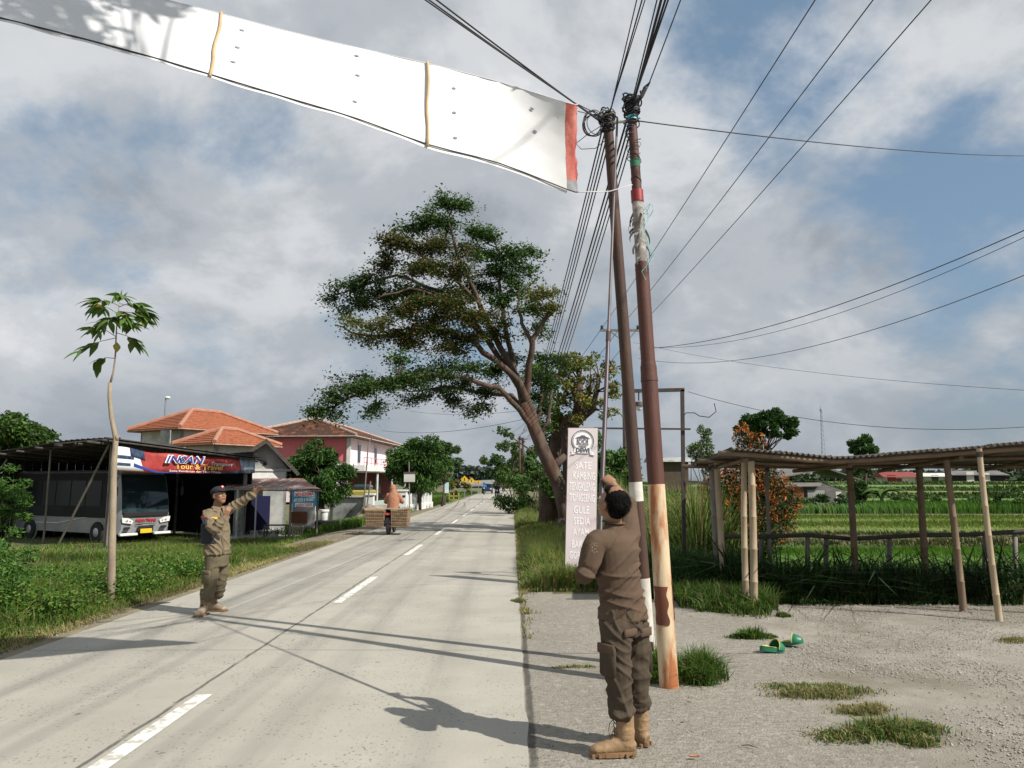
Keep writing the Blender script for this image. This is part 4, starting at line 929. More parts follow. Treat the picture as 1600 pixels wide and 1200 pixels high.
simple_tree('mango_tree', 'broad mango tree rising behind the white picket fence', 'tree', b, None, (c.x, c.y, c.z, 2.0, 2.0, 2.0), 16000, .26, MANGO+((1, (.12, .2, .04)),), 22, .13, 46, .28, .8, fork=.5, hollow=.4)
b = A(690, 790, 54); b.z = 0; c = A(694, 716, 54)
simple_tree('mango_tree', 'slimmer tree touching the right side of the broad mango tree', 'tree', b, None, (c.x, c.y, c.z, 1.15, 1.1, 1.7), 4500, .26, ((2, (.05, .11, .025)), (2, (.09, .16, .035)), (1, (.03, .07, .015))), 23, .08, 22, .3, .6, fork=.45)
b = A(716, 785, 75); b.z = 0; c = A(716, 762, 75)
simple_tree('bush', 'olive green bush past the slimmer tree near the yellow gate', 'bush', b, None, (c.x, c.y, c.z, 1.3, 1, .9), 1500, .3, OLIVE, 24, .05, 12, .4)
b = A(20, 760, 48); b.z = -.4; c = A(4, 692, 48)
simple_tree('tree', 'dense dark tree behind the shelter at the left edge', 'tree', b, None, (c.x, c.y, c.z, 2.6, 2.4, 2.7), 9000, .34, ((3, (.04, .09, .015)), (2, (.07, .14, .025)), (1, (.025, .05, .012))), 25, .2, 40, .5, .7, fork=.5)

# sapling tied to a pole, with big drooping leaves
g = G(173, 945); g.z = h(g.x, g.y); Ys = g.y
sa = thing('sapling', g, 'tall skinny sapling with a tuft of long drooping leaves by the left verge', 'sapling')
t = MB(); P_ = [g-UP*.1]+[A(px, py, Ys) for px, py in ((174, 900), (176, 800), (178, 720), (181, 686), (174, 650), (171, 620), (172, 598))]
t.tube(P_, [.056, .054, .048, .043, .036, .031, .027, .026], 10); t.tube([A(181, 690, Ys), A(184, 680, Ys-.03)], [.03, .02], 6); t.build('stem', MATS['barkpale'], sa, smooth=True)
t = MB(); P_ = [A(px, py, Ys) for px, py in ((172, 600), (177, 582), (180, 560), (181, 535), (182, 515), (184, 492), (187, 470))]
t.tube(P_, [.016, .013, .011, .010, .009, .007, .004], 6); R = random.Random(2); leafs = MB()
def bigleaf(o, d, ln, w, droop, m=0):
    d = Vector(d).normalized(); s = d.cross(UP).normalized(); K = 6; vs = []; p = Vector(o); s = (s+UP*R.uniform(-.5, .5)).normalized()
    wd = [.08, .6, 1, .95, .7, .38, .02]
    for i in range(K+1):
        n = s.cross(d).normalized(); vs += [p-s*w*wd[i]-n*w*.16*wd[i], p, p+s*w*wd[i]-n*w*.16*wd[i]]
        d = (d-UP*droop/K).normalized(); p = p+d*ln/K
    leafs.m = m; leafs.add(vs, [(i*3+k, i*3+k+1, i*3+k+4, i*3+k+3) for i in range(K) for k in range(2)])
for (sx, sy, ex, ey, nl) in ((184,490,150,478,7),(186,478,152,470,6),(185,480,215,476,7),(186,474,232,492,8),(185,486,225,500,8),(183,505,160,505,5),(182,520,214,538,8),(181,526,146,512,5),(181,528,130,548,4),(182,500,205,508,6),(186,470,190,462,5),(180,560,150,566,4),(184,488,196,496,6),(183,500,172,498,5)):
    a = A(sx, sy, Ys); dy = R.uniform(-.35, .35); b = A(ex, ey, Ys+dy); m_ = (a+b)/2+UP*.04; t.tube([a, m_, b], [.006, .005, .004], 5)
    nl = int(nl*2.2)
    for k in range(nl):
        q = m_.lerp(b, .05+.95*k/max(1, nl-1)); ang = R.uniform(-1.3, 1.3); d = (b-a).normalized()
        dd = Vector((d.x*math.cos(ang)-d.y*math.sin(ang), d.x*math.sin(ang)+d.y*math.cos(ang), R.uniform(-.25, .35)))
        bigleaf(q, dd, R.uniform(.19, .33), R.uniform(.034, .052), R.uniform(.6, 1.8), 1 if R.random() < .1 else 0)
bigleaf(A(183, 535, Ys-.02), Vector((.1, -.2, -1)), .16, .05, .1, 1)
for e in ((.1, 0, 1), (-.4, 0, 1), (.6, 0, .9)): bigleaf(A(187, 470, Ys), Vector(e), .17, .03, .3)
t.build('twigs', MATS['barkpale'], sa, smooth=True)
mat('bigleaf', (.075, .15, .03), (.12, .21, .04), 9, .45, transl=.3, spec=.4); mat('yellowleaf', (.42, .36, .05), (.3, .3, .05), 20, .5, transl=.3)
leafs.build('leaves', [MATS['bigleaf'], MATS['yellowleaf']], sa, smooth=True)

# pollarded tree to the right of the big one, and its neighbours
g = Vector((2.75*1.09, 26.8, 0)); pt_ = thing('pollarded_tree', g, 'short pollarded tree with cut stubs and tufts of yellowish leaves behind the pink sign', 'tree'); R = random.Random(8); rng = np.random.default_rng(8)
t = MB(); q = lambda px, py, dy=0: A(px, py, 26.8+dy)
t.tube([g-UP*.1, q(893, 760), q(890, 720), q(889, 690), q(894, 665)], [.42, .3, .27, .27, .25], 10)
ends = []
for pts, r0, r1 in (([(892,672),(900,645),(905,620),(906,598)], .17, .11), ([(896,668),(912,648),(918,620),(922,604)], .15, .09), ([(900,660),(926,640),(932,612),(936,590)], .14, .07), ([(888,690),(880,668),(886,650)], .15, .10), ([(912,650),(900,628),(896,606)], .10, .07)):
    P_ = [q(*p, R.uniform(-.3, .3)) for p in pts]; t.tube(P_, [lerp(r0, r1, i/(len(P_)-1)) for i in range(len(P_))], 8); ends += P_[1:]
cs = []
for k in range(46):
    px, py = R.uniform(868, 962), R.uniform(556, 660); e = q(px, py, R.uniform(-1, 1)); n_ = min(ends, key=lambda v: (v-e).length); t.tube([n_, (n_+e)/2+UP*.06, e], [.03, .018, .006], 5); cs.append((e.x, e.y, e.z, .3, .3, .2))
t.build('trunk', MATS['bark'], pt_, smooth=True)
foliage('crown', clumps(cs, 62, rng, .2), .15, parent=pt_, aspect=.45, pal=((2, (.19, .18, .035)), (2, (.12, .15, .03)), (2, (.07, .12, .02)), (1, (.3, .22, .05))), seed=8, up=.4)
# second thick trunk behind the leaning one
g = A(857, 840, 27.6); g.z = 0; t2 = thing('tree', g, 'thick dark upright trunk standing just behind the leaning tree', 'tree'); t = MB(); q = lambda px, py: A(px, py, 27.6)
t.tube([g-UP*.1, q(858, 800), q(856, 760), q(862, 735), q(868, 700), q(872, 660), q(868, 630)], [(.5, .4), .36, .33, .28, .22, .18, .12], 11)
t.tube([q(862, 740), q(880, 712), q(890, 700)], [.16, .12, .08], 8)
t.build('trunk', MATS['bark'], t2, smooth=True); rng = np.random.default_rng(31); R = random.Random(31)
cs = [(A(R.uniform(838, 902), R.uniform(560, 700), 28.2+R.uniform(-1, 1.5))[:]+(.35, .35, .28)) for _ in range(44)]
foliage('crown', clumps(cs, 60, rng, .2), .17, parent=t2, aspect=.45, pal=FRESH[:2]+GREEN, seed=31)

# shrubs, thickets of the right roadside
def thicket(name, label, cat, cells, n, size, pal, seed, asp=.4, stem=True, up=.3, group=None, dens=None):
    """cells: (px, py, Y, rx, ry, rz) clumps placed where they stand; stems run to the ground"""
    R = random.Random(seed); rng = np.random.default_rng(seed); cs = []; t = MB()
    for (px, py, Y, rx, ry, rz) in cells:
        c = A(px, py, Y); cs.append((c.x, c.y, c.z, rx, ry, rz))
    bx_, by_ = sum(c[0] for c in cs)/len(cs), sum(c[1] for c in cs)/len(cs); base = Vector((bx_, by_, h(bx_, by_)))
    r = thing(name, base, label, cat, group); sub = []
    for c in cs:
        for k in range(7):
            u = Vector((R.gauss(0, .55), R.gauss(0, .55), R.gauss(0, .55))); s = R.uniform(.28, .5)
            sub.append((c[0]+u.x*c[3], c[1]+u.y*c[4], c[2]+u.z*c[5], s*c[3], s*c[4], s*c[5]))
            if stem and k < 3:
                g = Vector((base.x+R.uniform(-.3, .3), base.y+R.uniform(-.2, .2), base.z-.05)); e = Vector(sub[-1][:3]); t.tube(branchpts(R, g, e, 4, .3), [.03, .025, .018, .012, .006], 5)
    if stem: t.build('stems', MATS['bark'], r, smooth=True)
    w = [c[3]*c[5] for c in sub]; tot = sum(w); P_ = np.concatenate([clumps([c], max(4, n*wi/tot), rng, .25) for c, wi in zip(sub, w)])
    foliage('foliage', P_, size, parent=r, aspect=asp, pal=pal, seed=seed, up=up); return r
thicket('shrub', 'leafy green shrub tangle behind the twin rusty utility poles down the road', 'shrub', [(838, 745, 40, 1.3, 1.2, 1.3), (822, 770, 42, 1.2, 1.2, 1), (845, 705, 41, .8, .8, .9), (862, 770, 36, .9, .9, .8)], 6500, .2, GREEN, 41)
thicket('shrub', 'green creeper covered shrub filling the gap right of the leaning trunk', 'shrub', [(878, 700, 28, .7, .8, .9), (905, 720, 28, .9, .8, 1), (870, 760, 28, .5, .6, .7), (915, 770, 27, .9, .8, .9), (935, 735, 27, .7, .7, .8)], 8000, .16, GREEN+FRESH[:1], 42)
thicket('tree', 'loose roadside tree with hanging green branches left of the twin poles', 'tree', [(798, 718, 75, 1.2, 1.2, 1.5), (790, 745, 75, 1.3, 1.2, 1.3), (804, 700, 74, .7, .7, .9), (803, 760, 68, 1.2, 1.2, .9)], 5000, .26, GREEN+OLIVE[:1], 43)
thicket('tree', 'dark rounded tree leaning over the far end of the road', 'tree', [(778, 728, 120, 2.2, 2, 1.6), (788, 738, 120, 2, 2, 2), (772, 738, 120, 1.2, 1.2, 1.0)], 3500, .4, DARK, 44)
thicket('shrub', 'tall shrub wall between the pink sign and the iron frame', 'shrub', [(955, 730, 24, .9, .8, .8), (985, 745, 24, .9, .8, .9), (960, 770, 22, .8, .7, .8), (1000, 780, 21, .8, .7, .8)], 7000, .16, GREEN+FRESH[:1], 45)
thicket('tree', 'small feathery pale green tree right of the iron frame', 'tree', [(1098, 695, 27, .55, .5, .5), (1085, 712, 27, .5, .5, .4), (1110, 720, 27, .45, .5, .4), (1100, 680, 27, .3, .3, .3)], 1900, .12, ((2, (.12, .18, .06)), (2, (.16, .22, .09)), (1, (.07, .12, .04))), 46)
# fallen branch with few leaves sticking out left of the trunk
g = A(833, 706, 22.4); t3 = MB(); t3.tube([g, A(812, 692, 21.6), A(798, 682, 21.2), A(784, 670, 21)], [.03, .02, .015, .008], 5)
o = [k for k in bpy.data.objects if k.name == 'rain_tree'][0]; t3.build('side_shoot', MATS['bark'], o)
foliage('side_shoot_leaves', clumps([(A(784, 672, 21)[:]+(.22, .2, .12)), (A(792, 678, 21.2)[:]+(.14, .14, .08))], 45, np.random.default_rng(2), .1), .13, parent=o, pal=GREEN, seed=5)

# orange tipped shrub behind the shelter
Yr = 15.6; R = random.Random(50); rng = np.random.default_rng(50); base = A(1175, 900, Yr); base.z = h(base.x, base.y)
osb = thing('photinia_shrub', base, 'large rounded shrub with bright orange leaf tips behind the bamboo shelter', 'shrub')
c0s = []; t = MB()
cells = [(1130, 765, .42), (1160, 745, .42), (1195, 755, .45), (1220, 780, .42), (1130, 800, .42), (1215, 815, .38), (1175, 790, .5), (1150, 830, .42), (1195, 835, .4), (1168, 705, .27), (1162, 685, .22), (1180, 692, .22), (1160, 668, .12), (1175, 725, .3), (1120, 790, .25), (1150, 870, .35), (1190, 870, .35)]
Pg, Po = [], []
for (px, py, r_) in cells:
    c = A(px, py, Yr+R.uniform(-.25, .25)); t.tube(branchpts(R, base, c, 5, .2), [.035, .03, .02, .015, .01, .006], 5)
    n = int(7000*r_**2); u = rng.normal(0, 1, (n, 3)); u /= np.linalg.norm(u, axis=1)[:, None]; rr = rng.uniform(.05, 1.1, n)**.45
    P_ = np.array(c)+u*rr[:, None]*r_; tips = (rr > .86) & (rng.random(n) < (.72 if py < 800 else .35)) & (P_[:, 2] > base.z+.75)
    Pg.append(P_[~tips]); Po.append(P_[tips])
t.build('stems', MATS['bark'], osb)
foliage('inner_leaves', np.concatenate(Pg), .075, parent=osb, aspect=.4, pal=((2, (.02, .04, .012)), (1, (.05, .08, .02))), seed=1)
foliage('orange_tips', np.concatenate(Po), .085, parent=osb, aspect=.38, up=.1, pal=((3, (.42, .115, .025)), (2, (.52, .19, .04)), (1, (.3, .08, .025))), seed=2)

# far vegetation right
c = A(1197, 668, 62); b = A(1190, 760, 62); b.z = h(b.x, b.y)
simple_tree('tree', 'broad dark crowned tree rising behind the orange tipped shrub', 'tree', b, None, (c.x, c.y, c.z+.1, 2.6, 2.2, 1.35), 12000, .3, DARK, 61, .14, 60, .5, .1, fork=.55, hollow=.5, up=.2)
c = A(1351, 703, 46); b = A(1352, 790, 46); b.z = h(b.x, b.y)
simple_tree('tree', 'round topped dark tree beside the wooden shack', 'tree', b, None, (c.x, c.y, c.z, 1.0, 1.0, .95), 4200, .22, DARK+GREEN[:1], 62, .07, 26, .45, .2, fork=.6)
thicket('tree', 'leafy lower foliage climbing the round topped tree by the shack', 'tree', [(1345, 745, 45.5, .9, .9, .8), (1352, 770, 45.5, .8, .8, .6), (1335, 730, 45.5, .7, .7, .5)], 4200, .22, DARK+GREEN[:1], 63)
# banana plant
g = A(1378, 785, 44); g.z = h(g.x, g.y); bp_ = thing('banana_plant', g, 'banana plant with arching pale green leaves right of the round topped tree', 'plant'); R = random.Random(3); leafs = MB(); t = MB()
t.tube([g, g+UP*.9], [.12, .09], 8); t.build('stem', MATS['bigleaf'], bp_)
for k in range(10): a = k*.68+R.uniform(-.3, .3); bigleaf(g+UP*R.uniform(.8, 1.0), (math.cos(a), math.sin(a), 1.3), R.uniform(1.1, 1.6), .17, R.uniform(1.2, 2.4))
leafs.build('leaves', [MATS['bigleaf'], MATS['yellowleaf']], bp_, smooth=True)
def leafy(label, cells, n, size, pal, seed, name='shrub'): return thicket(name, label, 'shrub', cells, n, size, pal, seed)
leafy('low dark bushes along the foot of the wooden shack', [(1240, 778, 39.5, .9, .5, .28), (1280, 782, 39.5, .9, .5, .25), (1320, 782, 40, .7, .5, .25), (1225, 772, 39.5, .4, .4, .3)], 2600, .17, DARK, 70)
leafy('dark climbing beans standing in the field at the right edge', [(1560, 785, 40, .9, .6, .45), (1590, 778, 40, .8, .6, .5), (1535, 780, 42, .6, .5, .35), (1625, 780, 40, .8, .6, .5)], 2600, .17, GREEN, 71)
leafy('bushy crop hump in the middle of the rice terraces', [(1440, 778, 46, .9, .6, .35), (1455, 783, 45, .6, .5, .3), (1410, 776, 47, .8, .5, .2)], 1600, .17, GREEN, 72)
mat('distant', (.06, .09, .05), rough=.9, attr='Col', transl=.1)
# far tree lines (individual crowns cannot be told apart)
def treeline(label, x0, x1, y, zlo, zhi, n, pal, seed, size=1.6):
    rng = np.random.default_rng(seed); m = n; xx = rng.uniform(x0, x1, m); hh = np.array([lerp(zlo, zhi, .5+.5*noise.noise(Vector((v*.035*200/abs(y)+seed, seed, 0)))+.25*noise.noise(Vector((v*.12*200/abs(y), seed, 3)))) for v in xx])
    P_ = np.stack([xx, y+rng.uniform(-6, 6, m), 1.2+(hh-1.2)*rng.uniform(0, 1, m)**.7], 1)
    foliage('treeline', P_, size, mats=MATS['distant'], aspect=.8, pal=pal, seed=seed, k=dict(label=label, cat='trees', kind='stuff'))
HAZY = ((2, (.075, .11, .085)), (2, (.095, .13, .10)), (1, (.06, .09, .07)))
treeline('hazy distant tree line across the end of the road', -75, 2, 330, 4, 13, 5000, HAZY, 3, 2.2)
treeline('far dark tree line beyond the rice terraces', 45, 140, 150, 2.5, 5.2, 5000, ((2, (.04, .07, .03)), (1, (.07, .1, .04))), 5, 1.1)
treeline('scrubby tree line behind the pink house and fence', -42, -9.5, 120, .5, 4.2, 3000, ((2, (.05, .09, .03)), (1, (.09, .13, .05))), 6, .8)
treeline('roadside scrub beyond the yellow signs', 1.6, 9, 150, .5, 6.5, 2500, ((2, (.05, .09, .03)), (1, (.08, .12, .04))), 8, .8)

# ------------------------------------------------------------------ grasses
def zt(P2): return np.array([h(a, b) for a, b in P2])
def scatter(n, fx): 
    return fx(n)
def gfield(name, n, xf, yf, H, w, pal, seed, lean=.35, hm=None, label=None, cat='grass', mask=None, matn='leaf', bend=.5):
    rng = np.random.default_rng(seed); y = yf(rng, n); x = xf(rng, y)
    if mask is not None: k = np.array([mask(a, b) for a, b in zip(x, y)]) > rng.random(n); x, y = x[k], y[k]
    P_ = np.stack([x, y, zt(zip(x, y))-.01], 1); hh = H*rng.uniform(.45, 1.25, len(x))
    if hm is not None: hh = hh*np.array([hm(a, b) for a, b in zip(x, y)])
    return blades(name, P_, hh, w, lean, pal, bend, seed, mats=MATS[matn], kind='stuff', label=label, cat=cat)
LAWN = ((3, (.055, .125, .014)), (3, (.085, .165, .022)), (2, (.15, .175, .035)), (1, (.26, .21, .08)))
DRY = ((3, (.34, .28, .13)), (2, (.25, .23, .09)), (2, (.16, .20, .05)), (1, (.42, .35, .2)))
def nf(s, o): return lambda a, b: .5+.9*noise.noise(Vector((a*s, b*s, o)))
# left verge, near
gfield('grass', 90000, lambda r, y: -5.15-np.abs(r.gamma(1.3, 1.5, len(y))), lambda r, n: 5.2+r.uniform(0, 1, n)**1.25*14, .29, .0055, LAWN, 1, .45,
       lambda a, b: (.35+.9*sm((-5.15-a)/1.4))*(.7+.8*max(0, noise.noise(Vector((a*.8, b*.8, 2)))+.3)), 'rough green grass covering the near left verge', mask=lambda a, b: 1.0 if noise.noise(Vector((a*.7, b*.7, 9))) > -.3 else .4)
gfield('grass', 16000, lambda r, y: -5.0-np.abs(r.gamma(1.1, .35, len(y))), lambda r, n: 5+r.uniform(0, 1, n)*17, .09, .005, DRY, 2, .9, None, 'straw coloured dry grass along the left road edge', matn='dryleaf')
gfield('grass', 30000, lambda r, y: -6.6-np.abs(r.gamma(1.6, 3.2, len(y))), lambda r, n: 15+r.uniform(0, 1, n)*14, .16, .012, LAWN, 3, .4, lambda a, b: .6+1.3*max(0, noise.noise(Vector((a*.4, b*.4, 2)))+.2), 'grass before the bus shelter and the kiosk')
gfield('grass', 26000, lambda r, y: r.uniform(-9.5, -5.5, len(y)), lambda r, n: 11.5+r.uniform(0, 1, n)*10, .13, .009, DRY, 4, .8, None, 'dry straw patch on the verge behind the pointing man', matn='dryleaf', mask=lambda a, b: 1. if noise.noise(Vector((a*.5, b*.35, 4))) > -.15 else .1)
gfield('grass', 30000, lambda r, y: -5.3-.5*(y<50)-np.abs(r.gamma(1.5, .8, len(y)))*(1+(y-30)*.02), lambda r, n: 29+r.uniform(0, 1, n)*90, .36, .02, FRESH+LAWN[2:3], 5, .4, None, 'bright green grass along the left roadside towards the signs')
rng = np.random.default_rng(77); R = random.Random(78); PP, HH, CCn = [], [], 0
for _ in range(150):
    y = 6.5+R.random()*12; x = -5.6-abs(R.gauss(0, 2.2)); n = R.randint(60, 150); s = R.uniform(.08, .22); u = rng.normal(0, s, (n, 2))
    PP.append(np.stack([x+u[:, 0], y+u[:, 1], np.full(n, h(x, y)-.02)], 1)); HH.append(R.uniform(.28, .55)*rng.uniform(.5, 1.15, n)*np.exp(-(u**2).sum(1)/(s*s)*.25))
blades('tussocks', np.concatenate(PP), np.concatenate(HH), .0065, .42, LAWN[:3]+FRESH[:1]+((1.5, (.30, .26, .11)),), .9, 79, kind='stuff', label='taller grass tussocks scattered over the left verge', cat='grass')
# broadleaf weeds on the near left
rng = np.random.default_rng(9); R = random.Random(9); cs = []
for _ in range(2100):
    y = 6+R.random()**1.1*10; x = -5.45-abs(R.gauss(0, 2.1))
    if noise.noise(Vector((x*.6, y*.6, 11))) < -.22+.35*(y > 12.5): continue
    s = R.uniform(.10, .30); cs.append((x, y, h(x, y)+s*.8, s*1.2, s*1.2, s*.9))
foliage('weeds', clumps(cs, 85, rng, .3), .05, aspect=.55, up=.8, pal=FRESH+((3, (.12, .19, .03)), (1, (.17, .17, .04)), (1, (.03, .08, .012))), seed=4, k=dict(label='low leafy weeds mixed into the left verge', cat='weeds', kind='stuff'))
# the big bright bush at the left edge
b = G(8, 905); cc = [(A(px, py, Y)[:]+(r_, r_, r_*.8)) for px, py, Y, r_ in ((-14, 800, 12.2, .5), (10, 775, 12.6, .42), (-30, 760, 12.6, .5), (28, 800, 12.2, .25), (0, 870, 10.8, .42), (-25, 900, 9.5, .5))]
bb = thing('bush', Vector((b.x, b.y, 0)), 'bright green feathery bush growing at the left edge', 'bush'); t = MB(); R = random.Random(1)
for c in cc: t.tube(branchpts(R, (b.x, b.y, -.05), c[:3], 4, .2), [.02, .016, .012, .009, .004], 5)
t.build('stems', MATS['bark'], bb); sub = [(c[0]+R.gauss(0, .5)*c[3], c[1]+R.gauss(0, .5)*c[3], c[2]+R.gauss(0, .45)*c[3], c[3]*.36, c[3]*.36, c[3]*.2) for c in cc for _ in range(12)]
foliage('foliage', clumps(sub, 75, rng, .2), .075, parent=bb, aspect=.3, up=.7, pal=FRESH+GREEN[:2], seed=14)
# right strip between the road and the sign
gfield('grass', 42000, lambda r, y: .14+np.abs(r.beta(1.1, 1.4, len(y)))*(1.5+.06*(y-12)), lambda r, n: 12.2+r.uniform(0, 1, n)**1.6*50, .34, .010, ((3, (.085, .145, .024)), (2, (.125, .175, .03)), (2, (.24, .20, .08)), (1, (.05, .10, .015))), 6, .35,
       lambda a, b: (.35+.75*sm((a-.1)/.45))*(.7+.7*max(0, noise.noise(Vector((a*.9, b*.5, 5)))+.35)), 'tall unmown grass strip between the road and the pink sign')
gfield('grass', 7000, lambda r, y: .12+np.abs(r.normal(0, .07, len(y))), lambda r, n: 8.6+r.uniform(0, 1, n)**1.5*45, .07, .007, DRY, 7, .9, None, 'dry grass fringe on the right road edge', matn='dryleaf', mask=lambda a, b: 1. if b > 11.8 or noise.noise(Vector((b*1.5, 1, 1))) > .1 else .05)
gfield('grass', 5000, lambda r, y: r.uniform(.2, 2.4, len(y)), lambda r, n: 11.75+r.uniform(0, 1, n)*.7, .08, .007, DRY+LAWN[:1], 8, .9, None, 'brown dry litter edging the concrete apron', matn='dryleaf', mask=lambda a, b: 1. if b > aback(a)-.02 else 0)
# tall reeds behind the frame and left of the shelter
TUF = ((3, (.05, .11, .014)), (2, (.085, .155, .024)), (1, (.19, .18, .06)))
REED = ((3, (.11, .17, .035)), (2, (.16, .22, .05)), (2, (.06, .11, .02)), (1, (.33, .28, .13)))
gfield('reeds', 15000, lambda r, y: r.uniform(1.6, 4.3, len(y))+(y-15)*.12, lambda r, n: r.uniform(14.4, 21, n), 1.75, .013, REED, 9, .28, lambda a, b: .75+.6*noise.noise(Vector((a*.9, b*.5, 1))), 'tall reeds and elephant grass behind the iron frame', 'reeds', bend=.8)
gfield('reeds', 2600, lambda r, y: r.uniform(3.3, 4.6, len(y))+(y-15)*.2, lambda r, n: r.uniform(16, 24, n), 1.7, .013, ((2, (.36, .31, .16)), (1, (.22, .22, .08))), 10, .35, None, 'pale dry reeds right of the iron frame', 'reeds', bend=.9)
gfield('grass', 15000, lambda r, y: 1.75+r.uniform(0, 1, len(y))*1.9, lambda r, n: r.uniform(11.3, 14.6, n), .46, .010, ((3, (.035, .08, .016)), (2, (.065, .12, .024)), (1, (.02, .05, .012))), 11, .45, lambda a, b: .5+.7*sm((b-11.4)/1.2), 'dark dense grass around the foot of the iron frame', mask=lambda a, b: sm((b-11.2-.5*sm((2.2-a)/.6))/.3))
gfield('grass', 30000, lambda r, y: 3.1+r.uniform(0, 1, len(y))**1.3*11, lambda r, n: 11.0+r.gamma(1.7, .8, n), .55, .011, ((3, (.028, .065, .014)), (2, (.05, .10, .02)), (1, (.018, .04, .01)), (.3, (.22, .19, .09))), 12, .65, lambda a, b: (.15+1.0*sm((b-11.0-.35*noise.noise(Vector((a*1.3, 5, 2))))/.9))*(.75+.7*noise.noise(Vector((a*1.1, b, 3)))), 'long grass under the bamboo shelter rail, roof shade put into its colour', bend=.9, mask=lambda a, b: sm((b-11.0-.4*noise.noise(Vector((a*1.7, 1, 2))))/.25))  # palette lowered so the blades carry the shade of the roof
gfield('grass', 1500, lambda r, y: 3.2+r.uniform(0, 1, len(y))**1.2*10, lambda r, n: 11.4+r.gamma(2, .4, n), .85, .022, ((3, (.022, .055, .012)), (2, (.045, .095, .018))), 312, .75, None, 'broad arching grass blades along the rail fence, coloured dark for the shade', bend=1.3)  # same shade-darkened greens as the long grass
gfield('grass', 5200, lambda r, y: 2.2+r.uniform(0, 1, len(y))*1.3+(y-10)*.1, lambda r, n: 9.75+r.uniform(0, 1, n)**.7*1.8, .27, .007, TUF, 313, .55, lambda a, b: .35+.75*sm((b-9.8)/.9), 'grass spilling around the front bamboo posts onto the yard', mask=lambda a, b: sm((b-9.75-.9*abs(a-3.05)-.3*noise.noise(Vector((a*3, b*3, 8))))/.4))
# tufts on the apron
def tuft(label, px, py, rx, ry, n, H, pal, seed, w=.006):
    n = int(n*1.7); rx *= 1.15; ry *= 1.15
    c = G(px, py); rng = np.random.default_rng(seed); kc = rng.normal(0, .42, (7, 2)); ki = rng.integers(0, 7, n); u = kc[ki]+rng.normal(0, 1, (n, 2))*rng.uniform(.08, .30, (7, 1))[ki]; P_ = np.stack([c.x+u[:, 0]*rx, c.y+u[:, 1]*ry, np.zeros(n)-.008], 1)
    hh = H*rng.uniform(.4, 1.2, n)*np.exp(-(u**2).sum(1)*.9)*rng.uniform(.5, 1.25, 7)[ki]
    return blades('grass_tuft', P_, hh, w, .55, pal, .7, seed, label=label, cat='grass', kind='stuff')
TU = ((3, (.055, .125, .014)), (2, (.09, .17, .024)), (1, (.19, .19, .055)))
tuft('green grass tuft at the foot of the bare rusty pole', 1085, 1062, .33, .22, 1700, .26, TU, 1, .0045); tuft('low green weeds behind the legs of the man with the pole', 1018, 1050, .28, .25, 1300, .24, TU, 2, .0045)
tuft('grass tuft at the foot of the front bamboo posts', 1172, 955, .33, .28, 1800, .22, TU, 3); tuft('small grass tuft beside the green sandals', 1182, 996, .22, .14, 700, .13, TU, 4)
tuft('half dry grass patch on the yard edge', 1280, 1080, .5, .22, 1500, .10, TU[:1]+DRY, 5, .004); tuft('grass patch nearest the bottom right corner', 1410, 1150, .38, .24, 2400, .14, TU+DRY[:1], 6, .0045)
tuft('dry low grass joining the two yard patches', 1350, 1110, .35, .14, 900, .07, DRY, 7, .004); tuft('sparse grass on the crack behind the man', 905, 1042, .2, .05, 200, .05, TU+DRY, 8, .004); tuft('small weed on the right road edge', 812, 940, .10, .18, 350, .08, TU+DRY, 9, .004)
tuft('dry straw on the yard at the right edge', 1590, 1000, .3, .2, 300, .05, DRY, 10, .004)
# rice
gfield('rice', 26000, lambda r, y: 3.9+r.uniform(0, 1, len(y))**1.2*16, lambda r, n: 13.6+r.uniform(0, 1, n)*9.8, .20, .012, ((3, (.105, .225, .024)), (2, (.145, .275, .034)), (1, (.07, .15, .016))), 20, .3, None, 'young light green rice in the nearest paddy', 'rice')
gfield('rice', 20000, lambda r, y: 5+r.uniform(0, 1, len(y))**1.2*24, lambda r, n: 24.9+r.uniform(0, 1, n)*12.8, .20, .02, ((3, (.13, .22, .03)), (2, (.17, .23, .045)), (1, (.27, .23, .10)), (2, (.085, .15, .02))), 21, .4, None, 'yellowing rice in the second terrace', 'rice')
gfield('rice', 26000, lambda r, y: 6+r.uniform(0, 1, len(y))**1.1*28, lambda r, n: 38.6+r.uniform(0, 1, n)**1.5*8, .52, .022, ((3, (.05, .13, .015)), (2, (.08, .18, .025)), (1, (.13, .24, .035))), 22, .22, None, 'tall dark green rice in the third terrace', 'rice')
gfield('grass', 9000, lambda r, y: 4+r.uniform(0, 1, len(y))**1.1*18, lambda r, n: r.uniform(23.2, 25.1, n), .16, .02, ((2, (.05, .10, .02)), (2, (.12, .12, .05)), (1, (.2, .18, .08))), 23, .7, None, 'ragged grass on the bank above the nearest paddy')
for i, (y_, x0) in enumerate(((47.3, 8), (60.4, 10), (76.3, 12), (95.5, 14))):
    gfield('grass', 4500, lambda r, y, x0=x0, y_=y_: x0+r.uniform(0, 1, len(y))*y_*.75, lambda r, n, y_=y_: r.uniform(y_-.6, y_+.5, n), .32+.05*i, .05, ((2, (.04, .09, .015)), (1, (.08, .13, .03))), 30+i, .5, lambda a, b: .6+1.1*max(0, noise.noise(Vector((a*.25, b*.1, 3)))), ['dark bank behind the tall rice', 'middle dark terrace bank', 'far dark terrace bank', 'farthest dark terrace bank'][i])
